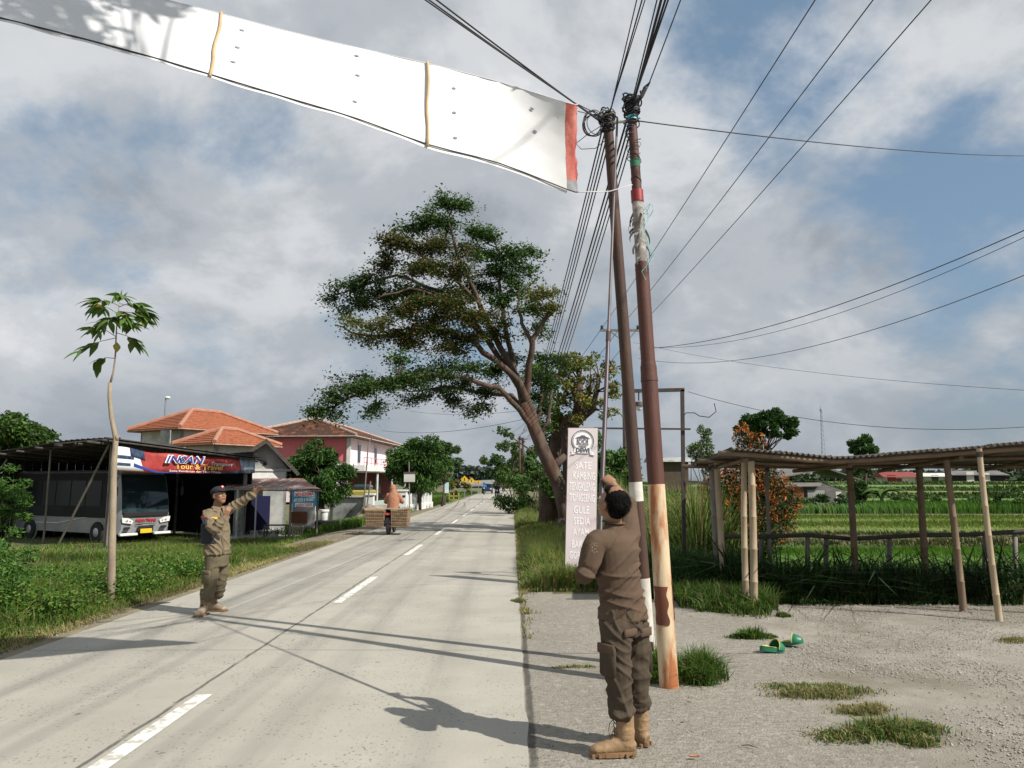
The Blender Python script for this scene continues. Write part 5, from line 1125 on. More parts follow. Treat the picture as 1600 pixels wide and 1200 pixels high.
# ------------------------------------------------------------------ the two leaning utility poles
mat('polebrown', (.075, .036, .022), (.048, .025, .018), 3, .7, bump=.35, bscale=18, stretch=(1, 1, .3), c3=(.11, .055, .034), s3=2.5)
mat('polered', (.095, .030, .018), (.06, .022, .015), 3, .65, bump=.3, bscale=18, stretch=(1, 1, .3), c3=(.13, .05, .028), s3=2)
mat('creamrust', (.60, .48, .32), (.50, .37, .22), 6, .75, stretch=(1, 1, .22), c3=(.36, .125, .045), s3=3.2, lo3=.47, hi3=.56, bump=.2)
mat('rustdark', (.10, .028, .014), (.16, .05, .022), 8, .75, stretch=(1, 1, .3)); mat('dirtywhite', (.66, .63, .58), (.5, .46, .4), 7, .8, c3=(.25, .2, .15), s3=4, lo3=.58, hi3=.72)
mat('redtape', (.30, .02, .02), (.2, .015, .015), 9, .5); mat('cyan', (.1, .55, .65), rough=.4); mat('greencloth', (.03, .14, .08), rough=.8)
mat('torn', (.36, .33, .30), (.16, .13, .12), 16, .85, c3=(.55, .52, .5), s3=9)
YA, YB = 7.35, 6.64
A0 = G(1015, 1040); A1 = A(949, 182, YA-.1)
B0 = G(1046, 1072); B1 = A(986, 160, YB+.25)
def along(P0, P1, py):                          # point of the pole seen at picture height py
    lo, hi = 0., 1.
    for _ in range(40):
        m = (lo+hi)/2; p = P0.lerp(P1, m); d = p-Vector((0, 0, CZ)); v = (-d.y*st_+d.z*ct)/(d.y*ct+d.z*st_)
        if 600-v*F > py: lo = m
        else: hi = m
    return P0.lerp(P1, lo)
pa = thing('utility_pole', A0, 'leaning brown utility pole with white base and white band behind the man', 'pole', 'utility poles by the driveway')
pb = thing('utility_pole', B0, 'leaning reddish utility pole with peeling cream lower half and stepped collars', 'pole', 'utility poles by the driveway')
def seg(P0, P1, ya, yb, ra, rb, name, m, par, n=20, jag=0):
    a, b = along(P0, P1, ya) if ya is not None else P0-UP*.08, along(P0, P1, yb) if yb is not None else P1
    t = MB(); K = 10; P_ = [a.lerp(b, i/K) for i in range(K+1)]; t.tube(P_, [lerp(ra, rb, i/K) for i in range(K+1)], n)
    return t.build(name, m, par, smooth=.7)
seg(A0, A1, None, 903, .068, .0655, 'painted_base', MATS['dirtywhite'], pa); seg(A0, A1, 903, 782, .0645, .062, 'shaft', MATS['polebrown'], pa)
seg(A0, A1, 783, 753, .064, .0635, 'painted_band', MATS['dirtywhite'], pa); seg(A0, A1, 754, None, .062, .047, 'shaft', MATS['polebrown'], pa)
seg(B0, B1, None, 757, .080, .0745, 'painted_base', MATS['creamrust'], pb); seg(B0, B1, 757, 572, .0735, .0725, 'shaft', MATS['polered'], pb)
seg(B0, B1, 596, 566, .077, .066, 'collar', MATS['polered'], pb); seg(B0, B1, 568, 412, .0635, .062, 'shaft', MATS['polered'], pb)
seg(B0, B1, 422, 406, .064, .05, 'collar', MATS['polered'], pb); seg(B0, B1, 408, None, .050, .040, 'shaft', MATS['polered'], pb)
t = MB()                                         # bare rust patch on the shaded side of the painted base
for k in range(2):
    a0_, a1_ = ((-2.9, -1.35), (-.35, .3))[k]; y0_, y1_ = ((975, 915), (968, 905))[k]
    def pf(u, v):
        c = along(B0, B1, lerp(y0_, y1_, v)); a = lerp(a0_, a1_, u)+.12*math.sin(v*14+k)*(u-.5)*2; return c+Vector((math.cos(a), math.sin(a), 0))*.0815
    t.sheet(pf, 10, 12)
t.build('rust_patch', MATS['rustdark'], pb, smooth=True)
seg(B0, B1, 345, 300, .0515, .0525, 'torn_wrap', MATS['torn'], pb); seg(B0, B1, 316, 298, .058, .058, 'red_wrap', MATS['redtape'], pb)
seg(B0, B1, 412, 345, .0535, .051, 'torn_wrap', MATS['torn'], pb); seg(B0, B1, 262, 250, .047, .047, 'green_tie', MATS['greencloth'], pb); seg(B0, B1, 188, 182, .05, .05, 'cyan_tie', MATS['cyan'], pb)
R = random.Random(12)
t = MB()
for k in range(14):                               # rags hanging from the torn wrap
    c = along(B0, B1, R.uniform(330, 405)); a = R.uniform(0, 6.28); d = Vector((math.cos(a), math.sin(a), 0)); e = Vector((-d.y, d.x, 0))*R.uniform(.01, .03); ln = R.uniform(.05, .14)
    p0 = c+d*.052; t.sheet(lambda u, v: p0+e*(u*2-1)*(1-.5*v)-UP*ln*v+d*(.03*math.sin(v*2.5)+.02*v), 2, 5)
t.build('rags', MATS['torn'], pb, smooth=True)
# wire knots on the pole tops
def knot(par, c, rad, hgt, n, seed, m='wire', name='cable_knot', r=.006):
    R = random.Random(seed); t = MB()
    for _ in range(n):
        z = R.uniform(-hgt/2, hgt/2); tilt = Vector((R.gauss(0, .5), R.gauss(0, .5), 1)).normalized(); rr = rad*R.uniform(.7, 1.5); ux = tilt.orthogonal().normalized(); uy = tilt.cross(ux)
        a0 = R.uniform(0, 6); K = 14; span = R.uniform(3, 6.5)
        t.tube([c+UP*z+ux*rr*math.cos(a0+span*i/K)+uy*rr*math.sin(a0+span*i/K)+UP*R.uniform(-.01, .01) for i in range(K+1)], r*R.uniform(.6, 1.3), 5)
    return t.build(name, MATS[m], par, smooth=True)
knot(pa, along(A0, A1, 192), .06, .17, 34, 1); knot(pb, along(B0, B1, 175), .055, .22, 38, 2); knot(pb, along(B0, B1, 205)-Vector((.03, 0, 0)), .04, .12, 10, 3, 'ban_navy', r=.005); knot(pb, along(B0, B1, 165)+UP*.05, .07, .08, 12, 7)
knot(pb, along(B0, B1, 230), .045, .26, 8, 5, r=.003); knot(pb, along(B0, B1, 282), .05, .05, 5, 15, r=.003); knot(pa, along(A0, A1, 186), .065, .1, 7, 9, 'greywood', r=.007)
t = MB()                                         # coiled spare cable hanging left of the brown pole
c = A(925, 195, YA-.12)
for k in range(6):
    rr = .12*R.uniform(.75, 1.1); cc = c+Vector((R.uniform(-.02, .05), R.uniform(-.03, .03), R.uniform(-.02, .02)))
    t.tube([cc+Vector((rr*math.cos(a), .04*math.sin(a+k), rr*1.25*math.sin(a))) for a in [i*2*math.pi/22 for i in range(23)]], .0045, 5)
t.tube([along(A0, A1, 215), A(930, 232, YA-.1), A(908, 233, YA-.15), A(900, 224, YA-.2), A(918, 210, YA-.2), along(A0, A1, 190)], .004, 5)
t.build('cable_coil', MATS['wire'], pa, smooth=True)
t = MB(); t.tube([along(A0, A1, 192), A(975, 190, YA-.3), along(B0, B1, 186)], .014, 6); t.build('cable_tie', MATS['dirtywhite'], pa)
t = MB(); p = along(B0, B1, 168); t.tube([p, A(1003, 150, YB), A(1008, 138, YB), A(1016, 128, YB)], [.012, .02, .022, .006], 6); t.tube([A(1003, 150, YB), A(1001, 142, YB)], .012, 6); t.build('clamp', MATS['wire'], pb)
mat('tealstring', (.25, .5, .5), rough=.6)
t = MB(); R = random.Random(4)
for k in range(4):
    x0 = 1004+R.uniform(0, 10); t.tube([A(x0+R.uniform(-3, 6)+6*math.sin(i*.9+k), 318+i*lerp(9, 19, k/7), YB+.03+R.uniform(-.03, .03)) for i in range(10)], .0028, 4)
t.build('loose_string', MATS['tealstring'], pb)

# ------------------------------------------------------------------ overhead wires, each one a thing
def wire(a, b, sag, r, label, group='overhead wires', K=24, m='wire', name='overhead_wire', cat='wire', wob=0):
    a, b = Vector(a), Vector(b); P_ = [a.lerp(b, i/K)-UP*sag*4*(i/K)*(1-i/K)+Vector((noise.noise(Vector((i*.4, r*99, 1))), 0, noise.noise(Vector((i*.4, 7, r*77)))))*wob for i in range(K+1)]
    t = MB(); t.tube(P_, r, 6); return t.build(name, MATS[m], smooth=True, origin=a, label=label, cat=cat, group=group)
TA = along(A0, A1, 190); TB = along(B0, B1, 172)
far = lambda i: Vector((.62+.05*i, 62.5, 5.3+.12*i))
for i in range(4): wire(TA+Vector((-.03+.02*i, 0, .02-.05*i)), far(i), .55+.12*i, .0085-.001*(i % 2), ('leftmost','second from left','third from left','rightmost')[i]+' of the four cables running down the road from the brown pole', 'cables down the road from the brown pole', 40)
for i in range(4): wire(TB+Vector((-.03+.02*i, 0, -.04-.05*i)), far(i)+Vector((.25, 0, -.2)), .9+.16*i, .0105-.0012*i, ('leftmost and thickest','second from left','third from left','rightmost and lowest')[i]+' of the four cables running down the road from the reddish pole', 'cables down the road from the reddish pole', 40)
def skyend(px, py, z):                           # where the line passes over the camera side at height z
    d = ray(px, py); t = (z-CZ)/d.z; return Vector((d.x*t, d.y*t, z))
def extend(a, b, f): return b+(b-a)*f
for i, (px, z) in enumerate(((1001, 5.9), (1011, 5.95), (1017, 5.9))):
    e = skyend(px, -30, z); wire(TA+UP*.02*i, extend(TA, e, .8), .02, .0055+.0015*(i == 1), ('leftmost thin','thicker middle','rightmost thin')[i]+' wire of the three rising from the brown pole top out of the frame', 'wires overhead from the brown pole')
for i, (px, z) in enumerate(((1040, 5.8), (1048, 5.85), (1054, 5.8), (1034, 5.9))):
    e = skyend(px, -30, z); wire(TB+UP*.02*i, extend(TB, e, .8), .02, .0125-.002*i, ('second from left and thickest','third from left','rightmost','leftmost and thinnest')[i]+' of the four thick wires rising from the reddish pole top', 'wires overhead from the reddish pole')
e = skyend(1074, -30, 5.9); wire(A(1012, 136, YB), extend(A(1012, 136, YB), e, .8), .01, .006, 'single thin wire rising from the clamp on the reddish pole')
for i, px in enumerate((660, 667, 680)):
    e = skyend(px, -12, 5.55+.03*i); wire(TA-Vector((.05, 0, .01*i)), extend(TA, e, .8), .03, .0065+.001*(i == 2), ('lowest','middle','uppermost and thickest')[i]+' of the three wires crossing over the road from the brown pole', 'wires over the road')
wire(TB-UP*.1, A(1650, 243, 16), .12, .006, 'long thin wire from the reddish pole top away to the right edge')
# power line on the far crossarm pole
PX = Vector((5.9, 40, 0)); CAz = 9.75
for i, x in enumerate((4.75, 5.7, 6.65)):
    wire((x+.35, -6, CAz), (x, 40, CAz), .25, .011, ('left','middle','right')[i]+' one of the three parallel power lines passing high over the right side', 'high power lines'); wire((x, 40, CAz), (x-5.2+.8*(x-5.7), 110, 8.3), 1.2, .014, ('left','middle','right')[i]+' one of the three thin power line spans beyond the crossarm pole', 'power lines beyond the crossarm pole')
fp = thing('utility_pole', PX, 'distant power pole with a crossarm hidden behind the leaning poles', 'pole'); t = MB(); t.tube([PX-UP*.1, PX+UP*10], [.16, .11], 10); t.build('shaft', MATS['greywood'], fp, smooth=True)
t = MB(); t.box((5.7, 39.88, CAz-.12), (2.1, .1, .12)); t.bar((5.9, 39.85, 9.0), (5.2, 39.87, CAz-.2), .05); t.build('crossarm', MATS['greywood'], fp)
for x in (4.75, 5.7, 6.65): t = MB(); t.lathe((x, 39.88, CAz-.08), [(.04, 0), (.09, .05), (.05, .1), (.09, .14), (.05, .22)], 10); t.build('insulator', MATS['wire'], fp)
t = MB(); t.tube([A(976, 655, 40.0), A(968, 645, 39.8), A(950, 637, 39.6), A(930, 631, 39.4)], .035, 6); t.build('lamp_arm', MATS['greywood'], fp); t = MB(); t.ball(A(927, 631, 39.4), (.22, .12, .08), 8); t.build('lamp_head', MATS['greywood'], fp)
q = A(998, 545, 40)
wire(q, A(1640, 342, 19), .75, .014, 'thick twisted cable curving up from the far pole to the right edge', 'cables to the right'); wire(q+UP*.1, A(1640, 352, 19), 1.0, .009, 'thin cable just beneath the thick twisted cable at the right')
wire(A(998, 560, 40), A(1640, 414, 17), 1.0, .01, 'lowest slack cable rising from the far pole to the right edge')
wire(A(990, 535, 40), A(1640, 612, 22), .35, .007, 'thin wire falling gently to the right edge above the field')
wire(A(1075, 612, 13), A(1640, 664, 11), .28, .0045, 'thin cord from the iron frame to the right above the shelter roof'); 
wire(A(640, 642, 70), A(905, 628, 42), .5, .012, 'faint wire above the mango trees on the left', 'wires over to the houses'); wire(A(597, 673, 66), A(905, 632, 42), .7, .014, 'wire from the pink house to the roadside trees', 'wires over to the houses')
wire(A(384, 668, 60), A(600, 655, 80), .2, .01, 'faint short wire between the orange and pink roofs', 'wires over to the houses')
# twin rusty poles down the road
for i, (px, Y, top, r, lab) in enumerate(((812.5, 63, 681, .09, 'thinner of the twin rusty poles down the road, on the left'), (817.5, 61.5, 684, .13, 'thicker of the twin rusty poles down the road, on the right'))):
    b = G(px+1.5, 800); b = Vector(((px-800)/F*Y, Y, 0)); p = thing('utility_pole', b, lab, 'pole', 'twin rusty poles'); t = MB(); e = A(px-.5, top, Y); t.tube([b-UP*.1, b.lerp(e, .5), e], [r, r*.9, r*.8], 10); t.build('shaft', MATS['polebrown' if i else 'polered'], p, smooth=True)
    t = MB(); t.tube([e-UP*.3-Vector((.1, 0, 0)), e-UP*.3+Vector((.5-.3*i, 0, 0))], .03, 5); t.build('bracket', MATS['wire'], p)
    knot(p, e-UP*.3, .12, .3, 8, 20+i, r=.012)

# ------------------------------------------------------------------ iron frame with lamp
mat('ironblack', (.025, .025, .028), (.06, .04, .03), 8, .6)
YF = 12.95; fb = A(1069, 900, YF); fb.z = 0
ifr = thing('iron_frame', Vector((fb.x-.5, YF, 0)), 'tall dark iron sign frame standing in the grass beside the utility poles', 'frame')
tr_ = A(1066, 609, YF); t = MB(); t.bar((fb.x, YF, -.2), tr_, .06, .05); t.build('post', MATS['ironblack'], ifr)
tl_ = A(983, 611, YF); t = MB(); t.bar((tl_.x+.02, YF, -.2), tl_, .06, .05); t.build('post', MATS['ironblack'], ifr)
t = MB(); t.bar(tl_-Vector((.02, 0, 0)), tr_+Vector((.035, 0, .0)), .05, .06); t.build('top_bar', MATS['ironblack'], ifr)
ml = A(928, 669, YF-.06); mr_ = A(1079, 670.5, YF-.06); t = MB(); t.bar(ml, mr_, .022, .03); t.build('cross_bar', MATS['ironblack'], ifr)
t = MB(); t.bar(A(1070, 752, YF), A(1112, 755, YF-.2), .07, .04); t.build('side_bar', MATS['greywood'], ifr)
t = MB(); t.tube([A(1067, 652, YF), A(1072, 645, YF), A(1085, 645, YF), A(1093, 650, YF), A(1108, 652, YF), A(1119, 643, YF), A(1116, 630, YF)], .008, 5); t.build('cord', MATS['wire'], ifr)
lamp_c = A(998, 626, YF); t = MB(); t.tube([A(998, 611, YF), lamp_c], .012, 6); t.lathe(lamp_c-UP*.02, [(.05, 0), (.075, -.01), (.09, -.07), (.02, -.07)], 14); lh = t.build('lamp_holder', MATS['ironblack'], ifr)
t = MB(); t.ball(lamp_c-UP*.115, (.055, .055, .06), 12); t.build('bulb', MATS['white'], lh, smooth=True)

# ------------------------------------------------------------------ pink menu banner on its stand
mat('signpink', (.68, .60, .605), (.62, .545, .555), 1.6, .55, c3=(.50, .40, .44), s3=2.5, lo3=.55, hi3=.7); mat('signwhite', (.86, .83, .83), rough=.55); mat('signgrey', (.10, .10, .13), rough=.55)
YS = 12.62
s_bl, s_br, s_tr, s_tl = A(882.5, 912, YS), A(930, 914, YS), A(934, 669, YS+.14), A(888, 669, YS+.14)
ms = thing('menu_banner', Vector((s_bl.x, YS, 0)), 'tall narrow pink menu banner with pale lettering and a round house emblem', 'banner')
def mf(u, v): p = s_bl.lerp(s_br, u).lerp(s_tl.lerp(s_tr, u), v); return p+Vector((0, -1, 0))*0
t = MB(); t.sheet(mf, 8, 36); n0 = len(t.v); t.v += [(x, y+.006, z) for x, y, z in t.v]; t.f += [tuple(n0+i for i in reversed(f)) for f in t.f]; t.mi *= 2; t.build('cloth', MATS['signpink'], ms, smooth=True)
t = MB()
for a, b in ((s_bl, s_tl), (s_br, s_tr), (s_bl, s_br), (s_tl, s_tr)): t.bar(a+Vector((0, .03, 0)), b+Vector((0, .03, 0)), .02)
t.build('stand_frame', MATS['greywood'], ms)
for u in (.12, .85): t = MB(); a = mf(u, .03)+Vector((0, .04, 0)); t.bar(a+UP*.4, Vector((a.x, a.y+.02, -.05)), .025); t.build('leg', MATS['greywood'], ms)
sux = (s_br-s_bl).normalized(); suy = (s_tl-s_bl).normalized(); sw = (s_br-s_bl).length; snn = Vector((0, -1, 0))
def stext(s, v, hg, w, m='signwhite', u=.5, dz=.003, bold=.02): return text(s, mf(u, v)+snn*dz, sux, suy, hg, MATS[m], ms, width=w*sw, bold=bold, thick=.0008)
H_ = (s_tl-s_bl).length
for s, yb, hp, w, u in (('SATE', 734, 11, .56, .53), ('KAMBING', 751, 12, .74, .57), ('TENGKLENG', 768.5, 13, .86, .51), ('TONGSENG', 785.5, 12, .86, .52), ('GULE', 804, 12, .52, .5), ('SEDIA', 821, 11, .56, .52), ('AYAM', 838, 11, .52, .5), ('BAKAR', 857, 12, .6, .5), ('GORENG', 873.5, 11, .7, .48)):
    v = (912-yb)/243.; stext(s, v, hp/243*H_, w, u=u)
ec = mf(.5, (912-690)/243.)+snn*.002
def ring(c, r0, r1, m, dz, name='emblem', a0=0, a1=2*math.pi, n=40):
    t = MB(); vs = []; 
    for i in range(n+1):
        a = a0+(a1-a0)*i/n; d = sux*math.cos(a)+suy*math.sin(a); vs += [c+d*r0+snn*dz, c+d*r1+snn*dz, c+d*r1+snn*(dz-.003), c+d*r0+snn*(dz-.003)]
    t.add(vs, [(4*i+k, 4*i+4+k, 4*i+4+(k+1) % 4, 4*i+(k+1) % 4) for i in range(n) for k in range(4)]); return t.build(name, MATS[m], ms)
RR = 17.5/F*12.8
ring(ec, .0005, RR, 'signwhite', .002); ring(ec, RR*.93, RR*1.0, 'signgrey', .006); ring(ec, RR*.84, RR*.87, 'signgrey', .006)
def flat(pts, m, dz, name='emblem', c=None): t = MB(); t.prism(pts, (c or ec)+snn*dz, sux*RR, suy*RR, snn, .004); return t.build(name, MATS[m], ms)
flat([(-.66, .26), (.66, .26), (.5, .34), (.3, .4), (.12, .52), (-.12, .52), (-.3, .4), (-.5, .34)], 'signgrey', .008)
for x in (-.46, .43): flat([(x-.03, -.24), (x+.03, -.24), (x+.03, .22), (x-.03, .22)], 'signgrey', .008)
flat([(-.55, -.3), (.55, -.3), (.55, -.26), (-.55, -.26)], 'signgrey', .008)
text('DD', ec-suy*.22*RR+snn*.01, sux, suy, RR*.42, MATS['signgrey'], ms, width=RR*.72, thick=.003)
text('WARUNG', ec-suy*.52*RR+snn*.01, sux, suy, RR*.13, MATS['signgrey'], ms, width=RR*.7, thick=.003, bold=.03)
flat([(-.82, -.98), (-.7, -.62), (-.35, -.72), (.35, -.72), (.7, -.62), (.82, -.98), (.4, -1.08), (-.4, -1.08)], 'signwhite', .010)
for s in (-1, 1): flat([(s*.68, -1.02), (s*1.02, -.9), (s*.95, -1.1), (s*1.05, -1.25), (s*.62, -1.16)][::s], 'signwhite', .004); ring_ = flat([(s*.62, -1.18), (s*1.06, -1.28), (s*1.05, -1.24), (s*.62, -1.14)][::s], 'signgrey', .01)
text('DEWI', ec-suy*.98*RR+snn*.016, sux, suy, RR*.36, MATS['signgrey'], ms, width=RR*1.2, bold=.06, thick=.003)

# ------------------------------------------------------------------ bamboo shelter with corrugated roof
bs = thing('bamboo_shelter', Vector((5.5, 11.2, 0)), 'long open bamboo lean-to with wavy corrugated roof at the field edge', 'shelter')
mat('asbestos', (.17, .155, .135), (.11, .097, .085), 3, .9, c3=(.07, .06, .05), s3=1.6, bump=.2, bscale=20)
fe = [(1143, 700, 10.2), (1200, 704, 10.25), (1290, 714, 10.3), (1330, 713.5, 10.3), (1420, 707, 10.2), (1500, 700, 10.1), (1600, 692, 10.0), (1760, 684, 9.9), (1900, 684, 9.9)]
be = [(1085, 724, 12.6), (1150, 724, 12.6), (1300, 725, 12.7), (1450, 725, 12.7), (1600, 725, 12.6), (1750, 724, 12.4), (1840, 724, 12.4)]
FE = [A(*p) for p in fe]; BE = [A(*p) for p in be]
def pl(P_, x):
    for a, b in zip(P_, P_[1:]):
        if x <= b.x: break
    return a.lerp(b, (x-a.x)/(b.x-a.x))
XL, XR = FE[0].x, 8.9
def roofp(x, v, wave=True):
    f, b = pl(FE, x), pl(BE, x+(.0)); p = f.lerp(Vector((x, b.y, b.z)), v)
    return Vector((x, p.y, p.z+(.016*math.sin(x*2*math.pi/.076) if wave else 0)-.05*math.sin(math.pi*v)*.3))
NU = int((XR-XL)/.0095)
sheets = 9
for k in range(sheets):
    u0, u1 = k/sheets, (k+1)/sheets+.012; t = MB(); x0, x1 = lerp(XL, XR, u0), lerp(XL, XR, u1); n = int((x1-x0)/.0095)
    skew = Vector((0, R.uniform(-.03, .03), (k % 2)*.012))
    t.sheet(lambda u, v: roofp(lerp(x0, x1, u), v)+skew, n, 6); n0 = len(t.v); t.v += [(x, y, z-.009) for x, y, z in t.v]; t.f += [tuple(n0+i for i in reversed(f)) for f in t.f]
    w = n+1; t.f += [(i, n0+i, n0+i+1, i+1) for i in range(n)]; t.mi = [0]*len(t.f); t.build('roof_sheet', MATS['asbestos'], bs, smooth=True)
def bamboo(a, b, r0, r1, name, par, node=.34, seed=0, m='bamboo', bow=.02):
    a, b = Vector(a), Vector(b); L_ = (b-a).length; K = max(2, int(L_/node)); P_, Rr = [], []; R = random.Random(seed); dv = Vector((R.uniform(-1, 1), R.uniform(-1, 1), R.uniform(-.3, .3)))*bow
    for i in range(K+1):
        c = i/K
        for dt, f in ((-.012/L_, 1.0), (-.004/L_, 1.07), (.004/L_, 1.07), (.012/L_, .97)):
            tt = c+dt
            if 0 <= tt <= 1: P_.append(a.lerp(b, tt)+dv*math.sin(math.pi*tt)); Rr.append(lerp(r0, r1, tt)*f)
    t = MB(); t.tube(P_, Rr, 10); return t.build(name, MATS[m], par, smooth=.8)
mat('bambooshaded', (.215, .145, .088), (.135, .092, .058), 5, .65, stretch=(1, 1, .4), bump=.15, bscale=20, c3=(.085, .06, .042), s3=2.2, lo3=.5, hi3=.8)  # browner copy of the bamboo, darkened to carry the shade under the roof
posts = [((1178, 948), (1173, 706), 10.45, .05, .045), ((1166, 938), (1163, 716), 10.6, .045, .038), ((1505, 945), (1478, 722), 10.45, .048, .04), ((1561, 958), (1530, 704), 9.75, .042, .033),
         ((1133, 920), (1120, 733), 11.9, .05, .045), ((1122, 900), (1112, 736), 12.3, .05, .05), ((1338, 925), (1327, 730), 12.1, .05, .05), ((1448, 925), (1436, 731), 12.1, .055, .05), ((1207, 905), (1198, 735), 12.3, .03, .03), ((1640, 950), (1625, 705), 10.2, .05, .04), ((1700, 925), (1690, 731), 12.1, .05, .05)]
for i, ((bx_, by_), (tx_, ty_), Y, r0, r1) in enumerate(posts):
    a = A(bx_, by_, Y); tp = A(tx_, ty_, Y); a.z = h(a.x, a.y)-.06; x = tp.x; tv = max(0, min(1, (Y-10.2)/2.4)); tp.z = roofp(max(x, XL+.05), tv, False).z-.02
    bamboo(a, tp, r0, r1, 'post', bs, .36, i, 'bamboo' if i in (0, 1, 3, 4) else 'bambooshaded' if Y < 11.8 else 'greywood' if i in (5, 8) else 'bambooshaded')
    t = MB()
    for q in range(5): rr = r1+.006; cc = tp-UP*(.05+.014*q); t.tube([cc+Vector((rr*math.cos(k*.7), rr*math.sin(k*.7), .004*math.sin(k))) for k in range(10)], .005, 5)
    t.build('lashing', MATS['ironblack'], bs)
for v, r in ((.04, .034), (.5, .028), (.97, .03)):
    xs_ = np.linspace(XL-.15, XR-.1, 16); P_ = [roofp(max(XL, x), v, False) for x in xs_]; P_[0].x = xs_[0]
    t = MB(); t.tube([p-UP*(r+.022) for p in P_], [r*(1+.12*(i % 2)) for i in range(len(P_))], 9); t.build('purlin', MATS['bambooshaded'], bs, smooth=True)
for x in (XL+.28, 4.6, 6.0, 7.6):
    a, b = roofp(x, .08, False)-UP*.11, roofp(x, .98, False)-UP*.12; bamboo(a, b, .03, .03, 'rafter', bs, .4, int(x*9), 'bambooshaded')
# rail fence of old timber along the back
rail_y = 12.3; rp = [A(px, py, rail_y) for px, py in ((1130, 838), (1200, 838), (1262, 836), (1330, 842), (1440, 836), (1500, 836), (1600, 830), (1750, 826))]
rl = thing('rail_fence', Vector((6, rail_y, h(6, rail_y))), 'low crooked timber rail fence along the paddy behind the shelter', 'fence')
t = MB(); t.tube(rp, .035, 7); t.build('rail', MATS['darkwood'], rl, smooth=True)
for px, tp_, bt in ((1262, 838, 905), (1291, 840, 915), (1390, 842, 920), (1495, 838, 920), (1539, 836, 915), (1586, 834, 905), (1190, 838, 900)):
    a = A(px, tp_, rail_y+.04); b = A(px-2, bt, rail_y+.04); b.z = h(b.x, b.y)-.05; t = MB(); t.tube([b, a+UP*.04], [.042, .036], 7); t.build('fence_post', MATS['greywood'], rl, smooth=True)

# ------------------------------------------------------------------ shack, far houses, tower
mat('plankgrey', (.20, .19, .18), (.11, .10, .095), 4, .95, stretch=(.4, .4, 3), bump=.4)
ys_ = 41.5; g = h(16.5, ys_); sk = thing('shack', Vector((16.5, ys_, g)), 'weathered grey plank shack with broad sheet roof in the rice field', 'shack')
P = lambda px, py, Y=ys_: A(px, py, Y)
a, b = P(1218, 778), P(1322, 778); a.z = b.z = g
gx = b.x-a.x
t = MB(); t.prism([(0, 0), (gx, 0), (gx, 1.05), (gx*.62, 1.6), (0, .9)], (a.x, ys_, g), (1, 0, 0), UP, (0, 1, 0), 4.0); t.build('wall', MATS['plankgrey'], sk)
for nm, p0, p1, m in (('roof', P(1212, 746), P(1290, 731), 'sheetold'), ('roof', P(1287, 730.5), P(1338, 748), 'sheetold')):
    t = MB(); q = [p0, p1, p1+Vector((.2, 4.6, .15)), p0+Vector((.2, 4.6, .15))]; q = [v+Vector((0, -.35, 0)) for v in q]; t.add(q+[v-UP*.06 for v in q], [(0,1,2,3),(7,6,5,4),(0,4,5,1),(1,5,6,2),(2,6,7,3),(3,7,4,0)]); t.build(nm, MATS[m], sk)
t = MB(); q = [P(1216, 760, 40.4), P(1282, 759, 40.4), P(1284, 754, 41.4), P(1225, 754, 41.4)]; t.add(q+[v-UP*.04 for v in q], [(0,1,2,3),(7,6,5,4),(0,4,5,1),(1,5,6,2),(2,6,7,3),(3,7,4,0)]); t.build('lean_to_roof', MATS['sheetold'], sk)
for px, wpx, m, nm, tp_ in ((1234, 9, 'black', 'doorway', 762), (1248, 14, 'brick', 'mat_panel', 762), (1275, 26, 'wallold', 'pale_panel', 766), (1310, 8, 'dirtywhite', 'hung_cloth', 768), (1221, 3, 'greywood', 'post', 760), (1239, 3, 'greywood', 'post', 760)):
    a = P(px-wpx/2, 778, 40.6); b = P(px+wpx/2, tp_, 40.6); t = MB(); t.box(((a.x+b.x)/2, 40.6, (g+b.z)/2), (b.x-a.x, .05, b.z-g)); t.build(nm, MATS[m], sk)
br = thing('water_drum', Vector((P(1318, 775).x, 40.3, g+.05)), 'blue plastic drum at the right corner of the wooden shack', 'drum'); mat('drumblue', (.02, .1, .5), rough=.4)
c = P(1318, 770, 40.3); t = MB(); t.lathe((c.x, c.y, g), [(.2, 0), (.23, .05), (.23, .3), (.25, .32), (.23, .34), (.23, .6), (.2, .66)], 16); t.build('barrel', MATS['drumblue'], br, smooth=.6)
def farhouse(label, px0, px1, pyb, pye, pyr, Y, wm, rm, extra=None):
    a, b = A(px0, pyb, Y), A(px1, pyb, Y); ze = A(px0, pye, Y).z; zr = A(px0, pyr, Y).z; g = min(a.z, h(a.x, Y))-.1; r = thing('house', Vector(((a.x+b.x)/2, Y, g)), label, 'house'); D_ = (b.x-a.x)*.7
    t = MB(); t.box(((a.x+b.x)/2, Y+D_/2, (g+ze)/2), (b.x-a.x, D_, ze-g)); t.build('wall', MATS[wm], r)
    t = MB(); e = .5; x0, x1 = a.x-e, b.x+e; t.add([(x0, Y-e, ze-.15), (x1, Y-e, ze-.15), (x1, Y+D_/2, zr), (x0, Y+D_/2, zr), (x1, Y+D_+e, ze-.15), (x0, Y+D_+e, ze-.15)], [(0, 1, 2, 3), (3, 2, 4, 5), (0, 3, 5), (1, 4, 2), (0, 5, 4, 1)]); t.build('roof', MATS[rm], r)
    for k, (u, w_, hh_, m) in enumerate(extra or []):
        t = MB(); x = lerp(a.x, b.x, u); t.box((x, Y-.03, g+.1+hh_/2), (w_, .08, hh_)); t.build('door' if hh_ > 1.5 else 'window', MATS[m], r)
mat('soilbrown', (.06, .042, .03), (.085, .06, .042), 2, .9)
mat('redroof', (.22, .045, .04), (.16, .035, .03), 1, .8); mat('greyroof', (.12, .11, .115), (.17, .15, .15), .6, .85)
